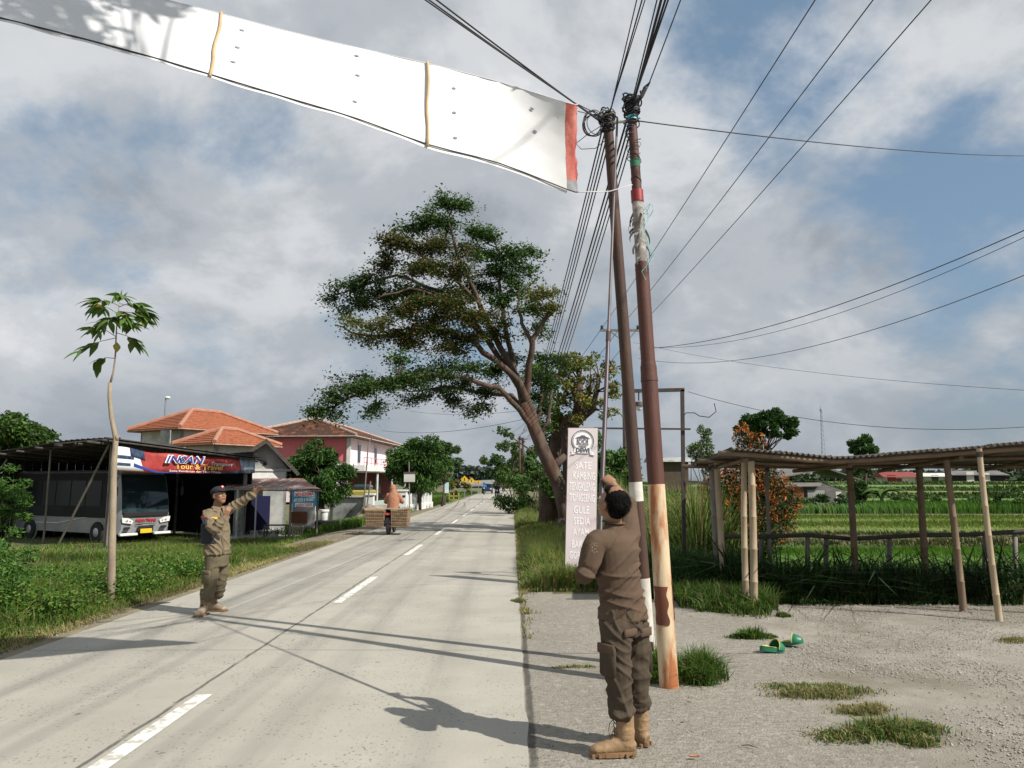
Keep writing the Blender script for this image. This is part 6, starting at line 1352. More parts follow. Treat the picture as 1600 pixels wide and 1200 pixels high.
farhouse('red roofed white walled house beyond the far paddies', 1384, 1430, 752, 744, 737, 112, 'wallwhite', 'redroof', [(.2, 1.2, 1.0, 'maroon'), (.45, .8, .5, 'maroon')])
farhouse('dark long low farm building at the right behind the shelter', 1492, 1572, 749, 741, 735, 125, 'nearblack', 'greyroof', [(.3, 1.2, 1.6, 'wallwhite'), (.62, 1.0, 1.4, 'wallwhite')])
farhouse('pale roofed low shed between the red house and the dark building', 1442, 1480, 750, 743, 739, 118, 'wallold', 'wallwhite', [(.5, 1, 1, 'black')])
farhouse('brown roofed long building seen over the reeds behind the poles', 1022, 1076, 748, 719, 714, 70, 'soilbrown', 'wallold')
# lattice mast
Yt = 380; c = A(1288, 740, Yt); tp_ = A(1288, 641, Yt); ms_ = thing('lattice_mast', Vector((c.x, Yt, 1.7)), 'tall thin lattice radio mast far beyond the field', 'tower'); t = MB(); zb = 1.7
for s in range(3):
    an = s*2.094; t.tube([(c.x+1.4*math.cos(an), Yt+1.4*math.sin(an), zb), (c.x+.35*math.cos(an), Yt+.35*math.sin(an), tp_.z)], .10, 4)
K = 16
for k in range(K):
    z0, z1 = lerp(zb, tp_.z, k/K), lerp(zb, tp_.z, (k+1)/K); r0, r1 = lerp(1.4, .35, k/K), lerp(1.4, .35, (k+1)/K)
    for s in range(3): a0, a1 = s*2.094, (s+1)*2.094; t.tube([(c.x+r0*math.cos(a0), Yt+r0*math.sin(a0), z0), (c.x+r1*math.cos(a1), Yt+r1*math.sin(a1), z1)], .06, 4)
mat('mastgrey', (.33, .36, .38), rough=.8); t.build('lattice', MATS['mastgrey'], ms_); t = MB(); t.lathe((c.x, Yt, tp_.z), [(.7, -.4), (.7, .6), (.3, .7), (.1, 2.4)], 8); t.build('antenna', MATS['mastgrey'], ms_)

# ------------------------------------------------------------------ end of the road: overpass, warning signs, fence, traffic
mat('bridge', (.36, .37, .38), (.28, .29, .3), .2, .85); mat('signyellow', (.72, .42, .02), rough=.5)
Yo = 230; ov = thing('overpass', Vector((-4, Yo, 0)), 'pale concrete overpass crossing the far end of the road', 'bridge')
a, b = A(690, 757, Yo), A(815, 750.5, Yo); t = MB(); t.bar(a, b, 5, 1.25, up=(0, 1, 0)) if False else t.add([a+Vector(v) for v in ((0, 0, -.55), (0, 7, -.55), (0, 7, .55), (0, 0, .55))]+[b+Vector(v) for v in ((0, 0, -.65), (0, 7, -.65), (0, 7, .65), (0, 0, .65))], [(0, 3, 2, 1), (4, 5, 6, 7), (0, 1, 5, 4), (1, 2, 6, 5), (2, 3, 7, 6), (3, 0, 4, 7)]); t.build('deck', MATS['bridge'], ov)
for u in (.35, .62, .93): p = a.lerp(b, u); t = MB(); t.box((p.x, Yo+3, p.z/2-.2), (1.0, 2.5, max(.6, p.z-.5))); t.build('pier', MATS['bridge'], ov)
t = MB(); t.box(((a.x+b.x)/2+4, Yo+9, .5), (24, 2, 1.6)); t.build('abutment', MATS['bridge'], ov)
for px, py, Y, s, lab in ((726, 749.5, 82, .42, 'nearest yellow diamond warning sign with an exclamation bar, left roadside'), (737, 751.5, 96, .42, 'middle yellow diamond warning sign of the three'), (747.5, 754, 112, .46, 'farthest and lowest yellow triangular warning sign of the three')):
    c = A(px, py, Y); ws = thing('warning_sign', Vector((c.x, Y, 0)), lab, 'sign', 'yellow warning signs'); t = MB(); t.tube([(c.x, Y+.04, -.1), (c.x, Y+.04, c.z)], .045, 6); t.build('post', MATS['steel'], ws)
    pts = [(0, -s), (s, 0), (0, s), (-s, 0)] if s < .45 else [(-s, s*.6), (0, -s*.7), (s, s*.6)]
    t = MB(); t.prism(pts, (c.x, Y, c.z), (1, 0, 0), UP, (0, -1, 0), .03); t.build('plate', MATS['signyellow'], ws)
    t = MB(); t.box((c.x, Y-.045, c.z+.03), (.08, .02, s*.7)); t.build('symbol', MATS['black'], ws)
    if Y < 90: t = MB(); t.box((c.x, Y-.02, c.z-.62), (.42, .03, .24)); t.build('lower_plate', MATS['white'], ws)
gt = thing('yellow_gate', Vector((-5.9, 66, 0)), 'yellow painted low gate frame at the left beside the notice board', 'gate'); mat('gateyellow', (.42, .36, .1), rough=.6)
for a, b in (((702, 775), (717, 775)), ((702, 781), (717, 781))): t = MB(); t.bar(A(*a, 66), A(*b, 66), .07); t.build('rail', MATS['gateyellow'], gt)
for px in (702, 709, 717): t = MB(); p = A(px, 770, 66); t.bar((p.x, 66, -.1), p, .07); t.build('upright', MATS['gateyellow'], gt)
# ------------------------------------------------------------------ people
mat('skin', (.29, .15, .09), (.24, .12, .07), 6, .55, bump=.1, bscale=60); mat('hairblack', (.006, .005, .005), (.010, .009, .009), 20, .75, spec=.06)
mat('khaki', (.115, .078, .053), (.088, .060, .042), 5, .88, bump=.25, bscale=300, spec=.15); mat('khakidark', (.078, .060, .043), (.060, .047, .034), 5, .9, bump=.25, bscale=300, spec=.15)
mat('khakilight', (.20, .158, .105), (.165, .13, .085), 5, .9, bump=.2, bscale=300, spec=.15); mat('khakigreen', (.14, .118, .078), (.115, .096, .062), 5, .9, spec=.15)
mat('bootleather', (.31, .20, .105), (.22, .14, .072), 8, .6, bump=.3, bscale=40); mat('bootsole', (.24, .14, .065), (.18, .105, .05), 12, .8); mat('bootpale', (.36, .285, .20), (.28, .22, .155), 9, .8, bump=.3, bscale=40)
mat('vestblack', (.012, .012, .018), (.02, .02, .03), 5, .8); mat('eyewhite', (.7, .68, .65), rough=.3); mat('lips', (.30, .11, .085), rough=.5); mat('badgeyellow', (.7, .42, .05), rough=.6); mat('badgered', (.45, .05, .04), rough=.6); mat('lace', (.12, .08, .05), rough=.8)

def basis(F_):
    F_ = Vector(F_).normalized(); F_ = Vector((F_.x, F_.y, 0)).normalized(); L_ = Vector((-F_.y, F_.x, 0)); return F_, L_
def limb(t, pts, rad, n=14): 
    P_, R_ = [], []                                   # smooth path through the joints
    for i in range(len(pts)-1):
        for k in range(4): P_.append(Vector(pts[i]).lerp(Vector(pts[i+1]), k/4)); a, b = rad[i], rad[i+1]; R_.append(lerp(a, b, k/4))
    P_.append(Vector(pts[-1])); R_.append(rad[-1])
    for _ in range(2): P_ = [P_[0]]+[(P_[i-1]+P_[i]*2+P_[i+1])/4 for i in range(1, len(P_)-1)]+[P_[-1]]
    t.tube(P_, R_, n); t.ball(P_[0], R_[0], 12); t.ball(P_[-1], R_[-1], 12)
def torso(t, secs, L_, n=20):                         # secs: (centre, half width across L_, half depth)
    t.tube([s[0] for s in secs], [(s[1], s[2]) for s in secs], n, axis=[L_]*len(secs))
def head(t, c, F_, up, s=1.0):
    F_ = Vector(F_).normalized(); up = (Vector(up)-F_*Vector(up).dot(F_)).normalized(); L_ = up.cross(F_); R_ = Matrix((L_, -F_, up)).transposed()
    q = lambda l, f, u: c+(L_*l+F_*f+up*u)*s
    t.ball(q(0, -.012, .03), (.075*s, .096*s, .092*s), 18, R_); t.ball(q(0, .02, -.035), (.062*s, .072*s, .075*s), 16, R_)
    t.ball(q(0, .045, -.085), (.038*s, .035*s, .028*s), 12, R_); t.ball(q(0, .078, .028), (.052*s, .014*s, .012*s), 10, R_)
    for k in (-1, 1): t.ball(q(k*.037, .060, -.018), (.022*s, .022*s, .018*s), 8, R_)
    t.tube([q(0, .082, .018), q(0, .098, -.008), q(0, .104, -.022)], [.009*s, .013*s, .014*s], 8); t.ball(q(.012, .094, -.028), .009*s, 8); t.ball(q(-.012, .094, -.028), .009*s, 8)
    t.ball(q(0, .082, -.056), (.024*s, .012*s, .010*s), 8, R_)
    for k in (-1, 1): t.ball(q(k*.078, -.005, -.005), (.012*s, .020*s, .030*s), 10, R_)
    return q, R_
def hand(t, wrist, d, pn, side, s=1., curl=.5, spread=.0, grip=None):
    """palm from wrist along d; pn = palm normal; side: +1/-1 puts the thumb"""
    d = Vector(d).normalized(); pn = Vector(pn); pn = (pn-d*pn.dot(d)).normalized(); x = d.cross(pn)*side
    w = Vector(wrist); t.tube([w-d*.03*s, w+d*.01*s, w+d*.05*s, w+d*.085*s], [(.024*s, .020*s), (.030*s, .017*s), (.040*s, .015*s), (.038*s, .013*s)], 12, axis=x)
    for k, (o, ln) in enumerate(((-.029, .066), (-.010, .076), (.010, .073), (.029, .058))):
        p = w+d*.080*s+x*o*s; dd = (d+x*o*spread*12).normalized(); P_ = [p-dd*.01]; c = 0
        for seg_, f in enumerate((.42, .32, .26)):
            c += curl*(.75 if seg_ == 0 else 1.0); dv = dd*math.cos(c)+pn*math.sin(c); p = p+dv*ln*f*s; P_.append(p)
        t.tube(P_, [.0095*s, .009*s, .0082*s, .0068*s], 8); t.ball(P_[-1], .007*s, 8)
    p = w+d*.02*s-x*.030*s; P_ = [p]
    for a, f in ((.55, .035), (.35+curl*.2, .030), (.15+curl*.3, .026)): dv = (d*math.cos(.75)-x*math.sin(.75)*(1-curl*.45)+pn*curl*.75*(1.2-a)).normalized(); p = p+dv*f*s; P_.append(p)
    t.tube(P_, [.014*s, .012*s, .0105*s, .008*s], 8); t.ball(P_[-1], .0085*s, 8)
def cr(q, k=3): return max(0., 1-2.4*abs(noise.noise(q)))**k
def wrinkle(amp, fx=(6, 6, 16), ridge=True, extra=None):
    def f(p):
        q = Vector((p.x*fx[0], p.y*fx[1], p.z*fx[2]+2.2*noise.noise(p*3.1)))
        v = 1-2*abs(noise.noise(q+Vector((3.1, 0, 7)))) if ridge else noise.noise(q)
        w = noise.noise(p*4.3)*.8 + .35*(1-2*abs(noise.noise(q*1.9)))
        a = amp*(v*.6+w*.6-.15)
        return a+(extra(p) if extra else 0)
    return f
def boot(par, ankle, toe, s=1., m='bootleather', tall=.16, name='boot'):
    ank = Vector(ankle); d = Vector((toe.x-ank.x, toe.y-ank.y, 0)); ln = max(.14, d.length); d.normalize(); L_ = Vector((-d.y, d.x, 0)); g = Vector((ank.x, ank.y, ank.z))
    z = lambda a, u, h_: Vector((g.x, g.y, 0))+d*a+L_*u+UP*h_
    t = MB(); t.tube([z(-.005, 0, .06), z(-.008, 0, .12), z(-.005, 0, .12+tall*.5), z(0, 0, .12+tall)], [(.047*s, .058*s), (.046*s, .055*s), (.053*s, .058*s), (.057*s, .060*s)], 16, axis=L_)
    t.tube([z(-.065, 0, .045), z(-.04, 0, .055), z(.02, 0, .065), z(.08, 0, .058), z(.13, 0, .047), z(.185, 0, .040), z(.215, 0, .034)], [(.028, .03), (.039, .045), (.042, .058), (.046, .050), (.050, .038), (.046, .030), (.026, .018)], 16, axis=L_)
    o = remesh(t, name, .007, MATS[m], par, 3, disp=lambda p: .0022*noise.noise(p*38)+.004*(1-2*abs(noise.noise(Vector((p.x*10, p.y*10, p.z*45)))))*(p.z > .10)*(p.z < .17))
    t = MB(); out_ = []
    for i in range(24):
        a = 2*math.pi*i/24; fx = math.cos(a); wy = .052*math.sin(a)*(1.0+.12*fx); out_.append((.072+.150*fx, wy*(.9 if fx < -.3 else 1.02)))
    t.prism([(a, b) for a, b in out_], Vector((g.x, g.y, .002)), d, L_, UP, .026)
    for i in range(7):
        for sgn in (-1, 1): t.box(z(-.05+i*.042, sgn*.046, .012), (.018, .014, .02), Matrix((d, L_, UP)).transposed())
    t.build('sole', MATS['bootsole'], o); t = MB()
    for i in range(6):
        a, hh = (.052+.016*i, .125-.009*i) if i < 3 else (.058, .105+.03*(i-2))
        t.tube([z(a, -.026, hh), z(a+.007, 0, hh+.004), z(a, .026, hh)], .003, 5); t.tube([z(a, .026, hh), z(a+.010, 0, hh+.012), z(a, -.026, hh+.02)], .0025, 5)
    if m == 'bootleather': t.tube([z(.062, .02, .23), z(.10, .04, .20), z(.11, .06, .16)], .0028, 5)
    t.build('laces', MATS['lace'], o); return o

# --- man with the pole, seen from behind
F1, L1 = basis((-.72, .69, 0))
def P1(px, py, Y): return A(px, py, Y)
g0 = Vector((.74, 5.06, 0)); man = None
pelv, chest = P1(971, 962, 5.08), P1(963, 868, 5.09); neck = P1(959, 818, 5.08)
sL, eL, wL = P1(931, 842, 4.95), P1(911, 896, 4.92), P1(940, 866, 5.16)
sR, eR, wR = P1(985, 832, 5.22), P1(984, 788, 5.38), P1(958, 757, 5.38)
hipL, kneL, ankL = P1(962, 985, 5.00), P1(966, 1065, 4.98), G(976, 1180)
hipR, kneR, ankR = P1(990, 985, 5.17), P1(995, 1065, 5.17), G(1000, 1163)
toeL = ankL+Vector((-.27, -.02, 0)); toeR = ankR+Vector((-.16, .2, 0)); hc = P1(957, 787, 5.06)
HF, HU = Vector((-.62, .62, .42)), Vector((.15, -.25, 1))
t = MB(); q1, RH1 = head(t, hc, HF, HU, 1.0)
t.tube([neck-UP*.06, neck+UP*.02, hc-UP*.04], [.058, .054, .056], 12)
torso(t, [(pelv-UP*.10, .10, .08), (pelv, .12, .09), (pelv+UP*.16, .10, .075), (chest+UP*.02, .115, .08), (neck-UP*.14, .10, .065), (neck-UP*.05, .055, .05)], L1)
limb(t, [chest+UP*.06, sL, eL, wL], [.05, .036, .032, .026]); limb(t, [chest+UP*.06, sR, eR, wR], [.05, .038, .034, .027])
for a, b, c in ((hipL, kneL, ankL+UP*.1), (hipR, kneR, ankR+UP*.1)): limb(t, [a, b, c], [.065, .045, .038])
stick_a, stick_b = P1(937, 850, 5.24), P1(964.5, 186, 7.0)
sdir = (stick_b-stick_a).normalized(); gp = stick_a.lerp(stick_b, (P1(943, 744, 5.3).z-stick_a.z)/(stick_b.z-stick_a.z))
hd_ = (gp-wR); t_ax = hd_.normalized()
hand(t, gp-t_ax*.085+Vector((.012, -.02, -.01)), t_ax+UP*.15, Vector((-.2, .75, -.2)), 1, 1.0, 1.15)
wR2 = gp-t_ax*.085; t.tube([wR, wR2-t_ax*.02, wR2+t_ax*.01], [.029, .025, .025], 12)
gl = stick_a.lerp(stick_b, .01); hand(t, gl-Vector((-.05, -.03, .02)), Vector((-.6, .2, .3)), Vector((0, .9, .1)), -1, 1.0, 1.2)
man = remesh(t, 'person', .0065, MATS['skin'], None, 2, off=g0, label='man in khaki uniform seen from behind, reaching up with a long pole', cat='person')
# eyes and ears belong to the head; hair as its own child
for k in (-1, 1):
    t = MB(); t.ball(q1(k*.030, .083, .006), .011, 10); t.build('eye', MATS['eyewhite'], man); 
t = MB(); Rh = random.Random(4)
t.ball(q1(0, -.022, .036), (.080, .094, .082), 20, RH1); t.ball(q1(0, -.052, -.018), (.069, .056, .064), 16, RH1); t.ball(q1(0, .03, .078), (.060, .055, .032), 14, RH1)
hair = remesh(t, 'hair', .0065, MATS['hairblack'], man, 1, disp=lambda p: .003*noise.noise(p*22)+.002*noise.noise(p*60))
t = MB()
for _ in range(2600):                                 # short locks over the scalp
    a, b = Rh.uniform(0, 6.28), Rh.uniform(-.65, 1.45); l_, f_, u_ = math.cos(a)*math.cos(b), math.sin(a)*math.cos(b), math.sin(b)
    if f_ > .45 and u_ < .55: continue
    p = q1(l_*.079, -.024+f_*.093, .034+u_*(.081 if u_ > 0 else .092)); nn = (p-q1(0, -.026, .03)).normalized(); d = (nn*.22+Vector((Rh.gauss(0, .22), Rh.gauss(0, .22), -.8))).normalized(); ln = Rh.uniform(.016, .034); sd_ = d.cross(nn).normalized()*.0022
    t.add([p-sd_, p+sd_, p+d*ln*.6+nn*.004+sd_*.7, p+d*ln*.6+nn*.004-sd_*.7, p+d*ln+nn*.002], [(0, 1, 2, 3), (3, 2, 4)])
t.build('locks', MATS['hairblack'], hair)
# shirt
def drag(p): return 0
t = MB(); hem = pelv+UP*.02
torso(t, [(hem-UP*.035, .172, .138), (hem+UP*.06, .160, .128), (hem+UP*.16, .148, .118), (chest-UP*.06, .160, .120), (chest+UP*.04, .175, .124), (chest+UP*.11, .175, .114), (neck-UP*.075, .150, .095), (neck-UP*.035, .085, .072), (neck+UP*.005, .060, .060)], L1, 24)
limb(t, [chest+(sL-chest)*.55+UP*.02, sL, eL, wL.lerp(eL, .12)], [.092, .070, .054, .046]); t.ball(eL, .054, 12)
limb(t, [chest+(sR-chest)*.5+UP*.0, sR, eR, wR.lerp(eR, .55)], [.10, .072, .054, .046])
def shirtx(p):
    d = p-chest; w = noise.noise_vector(p*2.2)*.10; q = d+w; u = q.x*.72-q.z*.98; lat = q.dot(L1)
    a = cr(Vector((u*5.5, lat*1.6, .3)))*.020*(.35+sm((chest.z+.12-p.z)/.2)) + cr(Vector((u*9, lat*2.5, 5.3)))*.010
    b = cr(Vector((q.x*3+q.z*3, q.y*3, q.z*13+q.x*5+2)))*.015*sm((chest.z-.02-p.z)/.12)*sm((p.z-pelv.z)/.08)
    return a+b-.006
def shirtx_old(p):                                        # diagonal drag folds from the raised arm across the back
    c = chest; d = (p-c); u = d.x*.75-d.z*.95; s = noise.noise(p*2.4)*2.0
    f = 1-2*abs(noise.noise(Vector((u*8.5+s*1.3, d.dot(L1)*2.2, 1.3)))); wgt = sm((c.z+.08-p.z)/.16)*.9+.25
    return .024*max(-.35, f)*wgt
remesh(t, 'shirt', .0068, MATS['khaki'], man, 3, disp=lambda p: .004*noise.noise(p*6)+shirtx(p))
t = MB(); t.tube([neck+UP*.008+L1*.060*math.cos(a)+F1*.060*math.sin(a)+UP*.008*math.sin(a) for a in [i*2*math.pi/20 for i in range(21)]], [(.006, .02)]*21, 8, cap=False, axis=UP); t.build('collar', MATS['khaki'], man, smooth=True)
def bill(par, c, nrm, w, hh, m, name, prt=MATS):
    nrm = Vector(nrm).normalized(); x = UP.cross(nrm).normalized(); y = nrm.cross(x); t = MB(); t.prism([(-w, -hh), (w, -hh*1.05), (w*.96, hh), (-w*.97, hh)], c, x, y, nrm, .006); return t.build(name, prt[m], par)
t = MB(); e = P1(929, 858, 4.84)
for k in range(7): a = k*.9; t.ball(e+Vector((.018*math.cos(a)*(k > 0), -.004, .022*math.sin(a)*(k > 0))), (.007, .003, .007), 6)
t.tube([e+Vector((-.03, .0, .02)), e+Vector((-.01, -.002, .036)), e+Vector((.022, -.004, .034))], .003, 5); t.build('embroidered_badge', MATS['ban_white'] if False else MATS['khakilight'], man)
# trousers
def leg_t(t, hip, kne, ank, cuff):
    limb(t, [hip+UP*.02, hip.lerp(kne, .5), kne, kne.lerp(ank, .45), Vector((ank.x, ank.y, cuff+.05)), Vector((ank.x, ank.y, cuff))], [.098, .092, .078, .072, .070, .060])
t = MB(); torso(t, [(pelv-UP*.12, .145, .120), (pelv-UP*.05, .160, .130), (pelv+UP*.05, .160, .132)], L1)
leg_t(t, hipL, kneL, ankL, .245); leg_t(t, hipR, kneR, ankR, .25)
def trx(p):
    w = noise.noise_vector(p*2.6)*.10; q = p+w; s = 1 if (p-kneL).length < (p-kneR).length else -1
    return cr(Vector((q.x*3, q.y*3, q.z*8+s*q.x*9)))*.017 + cr(Vector((q.x*6-4, q.y*6, q.z*15-q.x*6)))*.009*(.5+sm((.75-p.z)/.3)) - .006
def cuffx(p): return .007*math.sin(p.z*75+5*noise.noise(p*6))*sm((.42-p.z)/.14) + .012*(1-2*abs(noise.noise(Vector((p.x*5, p.y*5, p.z*11+p.x*8)))))*sm((.95-p.z)/.2)
remesh(t, 'trousers', .0068, MATS['khakidark'], man, 2, disp=lambda p: .004*noise.noise(p*6)+trx(p)*.7+cuffx(p)*.6)
def pocket(c, out_d, w, hh, dp, m='khakidark', name='pocket'):
    o_ = Vector(out_d).normalized(); x = UP.cross(o_).normalized(); R_ = Matrix((x, o_, UP)).transposed(); t = MB(); t.bbox(c, (w, dp, hh), .018, R_); b = t.build(name, MATS[m], man, smooth=.9)
    t = MB(); t.bbox(c+UP*(hh*.40)+o_*dp*.40, (w*1.05, .016, hh*.32), .006, R_); t.build('flap', MATS['khaki'], b, smooth=.9)
pocket(hipL.lerp(kneL, .56)-L1*-.074+F1*.0+Vector((-.015, -.01, 0)), L1+F1*.15, .14, .19, .04); pocket(hipR.lerp(kneR, .56)-L1*.088, -L1, .14, .18, .04)
t = MB(); c = P1(967, 985, 4.92); bk = -F1; x = UP.cross(bk).normalized(); R_ = Matrix((x, bk, UP)).transposed(); cc = hipL.lerp(pelv, .35)-F1*.112-UP*.03+L1*.02; t.bbox(cc, (.13, .022, .05), .008, R_); t.build('pocket_flap', MATS['khaki'], man, smooth=.9)
cc = hipR.lerp(pelv, .35)-F1*.112-UP*.03-L1*.02; t = MB(); t.bbox(cc, (.12, .016, .055), .004, R_); t.build('pocket_flap', MATS['khaki'], man, smooth=.9)
boot(man, ankL, toeL, 1.0); boot(man, ankR, toeR, 1.0)
# the pole he holds
mat('polemetal', (.085, .06, .072), (.06, .045, .055), 2, .45, metal=.2); mat('polethin', (.12, .10, .105), rough=.5, metal=.2)
sk_ = thing('long_pole', stick_a, 'long thin two section pole held up by the man towards the wires', 'pole'); mid_ = stick_a.lerp(stick_b, .40)
t = MB(); t.tube([stick_a, mid_], [.0175, .0165], 10); t.build('lower_section', MATS['polemetal'], sk_, smooth=.9)
t = MB(); t.tube([mid_-sdir*.05, mid_+sdir*.04], .0195, 10); t.build('joint', MATS['polebrown'], sk_, smooth=.9)
t = MB(); t.tube([mid_, mid_.lerp(stick_b, .5)+Vector((.0, 0, .015)), stick_b], [.0125, .0115, .011], 10); t.build('upper_section', MATS['polethin'], sk_, smooth=.9)
t = MB(); t.tube([stick_b-sdir*.05, stick_b+sdir*.02, stick_b+Vector((-.05, 0, .05)), stick_b+Vector((-.04, 0, -.02))], [.009, .009, .007, .003], 7); t.build('hook', MATS['wire'], sk_)

# --- man pointing, in the road on the left
F2, L2 = basis((.72, -.69, 0)); g2 = Vector((-3.93, 10.1, 0))
Y2 = 10.1
pelv, chest, neck = A(339, 872, Y2), A(337, 818, Y2), A(339, 792, Y2)
sR, eR, wR = A(323, 804, Y2-.10), A(333, 832, Y2-.26), A(351, 807, Y2-.24)
sL, eL, wL = A(351, 800, Y2+.12), A(375, 786, Y2+.14), A(394, 772, Y2+.12)
hipR, kneR, ankR = A(332, 880, Y2-.05), A(329, 918, Y2-.06), G(318, 961); hipL, kneL, ankL = A(346, 880, Y2+.09), A(344, 916, Y2+.12), G(331, 955)
hc = A(342.5, 775, Y2-.02); HF, HU = Vector((.80, -.55, .28)), Vector((-.25, .1, 1))
t = MB(); q2, RH2 = head(t, hc, HF, HU, 1.0); t.tube([neck-UP*.06, neck, hc-UP*.04], [.058, .054, .054], 12)
torso(t, [(pelv-UP*.10, .10, .08), (pelv, .12, .09), (pelv+UP*.16, .10, .075), (chest+UP*.02, .11, .08), (neck-UP*.14, .10, .065), (neck-UP*.05, .055, .05)], L2)
limb(t, [chest+UP*.06, sR, eR, wR], [.05, .036, .032, .026]); limb(t, [chest+UP*.06, sL, eL, wL], [.05, .036, .032, .026])
for a, b, c in ((hipL, kneL, ankL+UP*.1), (hipR, kneR, ankR+UP*.1)): limb(t, [a, b, c], [.065, .045, .038])
dL = (wL-eL).normalized(); hand(t, wL+dL*.02, dL+UP*.12, Vector((.3, -.6, -.75)), 1, 1.02, .22, .02)
dR = (Vector((.5, -.1, .85))).normalized(); hand(t, wR+dR*.01, dR, Vector((-.5, .7, .2)), -1, 1.0, .75)
man = remesh(t, 'person', .0085, MATS['skin'], None, 2, off=g2, label='man in khaki uniform and black cap pointing up from the road edge', cat='person')
for k in (-1, 1):
    t = MB(); t.ball(q2(k*.030, .081, .008), (.012, .011, .007), 10, RH2); e = t.build('eye', MATS['eyewhite'], man); t = MB(); t.ball(q2(k*.030, .0905, .009), .0055, 8); t.build('iris', MATS['hairblack'], e)
    t = MB(); t.tube([q2(k*.016, .092, .030), q2(k*.032, .090, .035), q2(k*.048, .078, .031)], [.003, .004, .002], 6); t.build('eyebrow', MATS['hairblack'], man)
t = MB(); t.tube([q2(-.022, .090, -.055), q2(0, .097, -.053), q2(.022, .090, -.055)], [.003, .007, .003], 8); t.build('mouth', MATS['lips'], man)
t = MB(); t.ball(q2(0, -.030, .028), (.081, .086, .070), 16, RH2); t.ball(q2(0, -.055, -.02), (.070, .045, .05), 12, RH2); remesh(t, 'hair', .009, MATS['hairblack'], man, 1)
t = MB(); t.ball(q2(0, -.010, .066), (.088, .106, .064), 20, RH2)
cap = remesh(t, 'cap', .009, MATS['vestblack'], man, 2)
t = MB(); Rc = RH2; br_ = []
for i in range(13): a = math.pi*i/12; br_.append((.078*math.cos(a), .085+.070*math.sin(a)))
t.prism([(a, b) for a, b in br_], q2(0, 0, .062), q2(1, 0, 0)-q2(0, 0, 0), (q2(0, 1, 0)-q2(0, 0, 0))*.97-(q2(0, 0, 1)-q2(0, 0, 0))*.2, (q2(0, 0, 1)-q2(0, 0, 0)), .008); t.build('visor', MATS['vestblack'], cap)
t = MB(); t.ball(q2(0, .096, .095), (.024, .008, .020), 10, RH2); t.build('cap_badge', MATS['badgered'], cap); t = MB(); t.ball(q2(0, .104, .097), (.010, .004, .009), 8, RH2); t.build('badge_centre', MATS['ban_white'], cap)
t = MB(); hem = pelv+UP*.10
torso(t, [(hem-UP*.05, .168, .145), (hem+UP*.08, .158, .136), (hem+UP*.16, .155, .130), (chest, .168, .132), (chest+UP*.09, .165, .118), (neck-UP*.075, .145, .10), (neck-UP*.03, .085, .08), (neck+UP*.005, .068, .066)], L2, 24)
limb(t, [chest+(sR-chest)*.6+UP*.03, sR, eR, wR.lerp(eR, .18)], [.09, .072, .058, .046]); limb(t, [chest+(sL-chest)*.6+UP*.03, sL, eL, wL.lerp(eL, .02)], [.09, .070, .056, .052])
remesh(t, 'shirt', .009, MATS['khakilight'], man, 2, disp=lambda p: .004*noise.noise(p*6)+cr(Vector((p.x*6+noise.noise(p*3), p.y*6, p.z*9+p.x*6)))*.018+cr(p*11)*.007-.005)
t = MB(); c = chest-UP*.10        # black vest panels, dark under the arm
torso(t, [(c-UP*.15, .174, .152), (c-UP*.03, .180, .152), (c+UP*.10, .184, .150)], L2, 24)
vm = remesh(t, 'vest', .009, MATS['vestblack'], man, 1)
bmx = vm.data; import bmesh
b_ = bmesh.new(); b_.from_mesh(bmx); o_ = ROOT[man.name]
dl = [f for f in b_.faces if ((f.calc_center_median()+o_-chest).dot(L2) > -.01 and (f.calc_center_median()+o_-chest).dot(F2) > -.05)]
bmesh.ops.delete(b_, geom=dl, context='FACES'); bmesh.ops.solidify(b_, geom=b_.faces[:], thickness=.006); b_.to_mesh(bmx); b_.free()
fr2 = F2*.146
t = MB(); t.tube([neck-UP*.06+F2*.10+L2*.015, chest+UP*.05+F2*.150+L2*.02, chest-UP*.1+F2*.152+L2*.02, hem-UP*.03+F2*.154+L2*.015], [(.012, .004)]*4, 6, axis=L2); t.build('placket', MATS['khakigreen'], man)
t = MB(); t.bbox(chest+UP*.075+F2*.132-L2*.085, (.085, .012, .03), .003, Matrix((L2, F2, UP)).transposed()); t.build('name_badge', MATS['badgeyellow'], man)
sdn = (sR-chest).normalized(); bill(man, sR.lerp(eR, .35)-L2*.07+F2*.025, -L2+F2*.4, .026, .034, 'ban_navy', 'arm_patch'); bill(man, sR.lerp(eR, .12)-L2*.072+F2*.03, -L2+F2*.4, .028, .012, 'badgered', 'shoulder_tab')
t = MB()
for s in (-1, 1): t.add([neck+L2*s*.02+F2*.085+UP*.0, neck+L2*s*.075+F2*.045+UP*.015, neck+L2*s*.085+F2*.075-UP*.05, neck+L2*s*.035+F2*.112-UP*.06], [(0, 1, 2, 3)])
t.build('collar', MATS['khakilight'], man)
t = MB(); torso(t, [(pelv-UP*.10, .145, .120), (pelv-UP*.0, .155, .128), (pelv+UP*.12, .145, .122)], L2)
for hip, kne, ank in ((hipL, kneL, ankL), (hipR, kneR, ankR)):
    limb(t, [hip+UP*.02, hip.lerp(kne, .5), kne, kne.lerp(ank, .4), Vector((ank.x, ank.y, .31)), Vector((ank.x, ank.y, .26))], [.094, .088, .074, .072, .070, .055])
remesh(t, 'trousers', .009, MATS['khakigreen'], man, 2, disp=lambda p: trx(p)*.6+.6*.007*math.sin(p.z*70+4*noise.noise(p*5))*sm((.5-p.z)/.2))
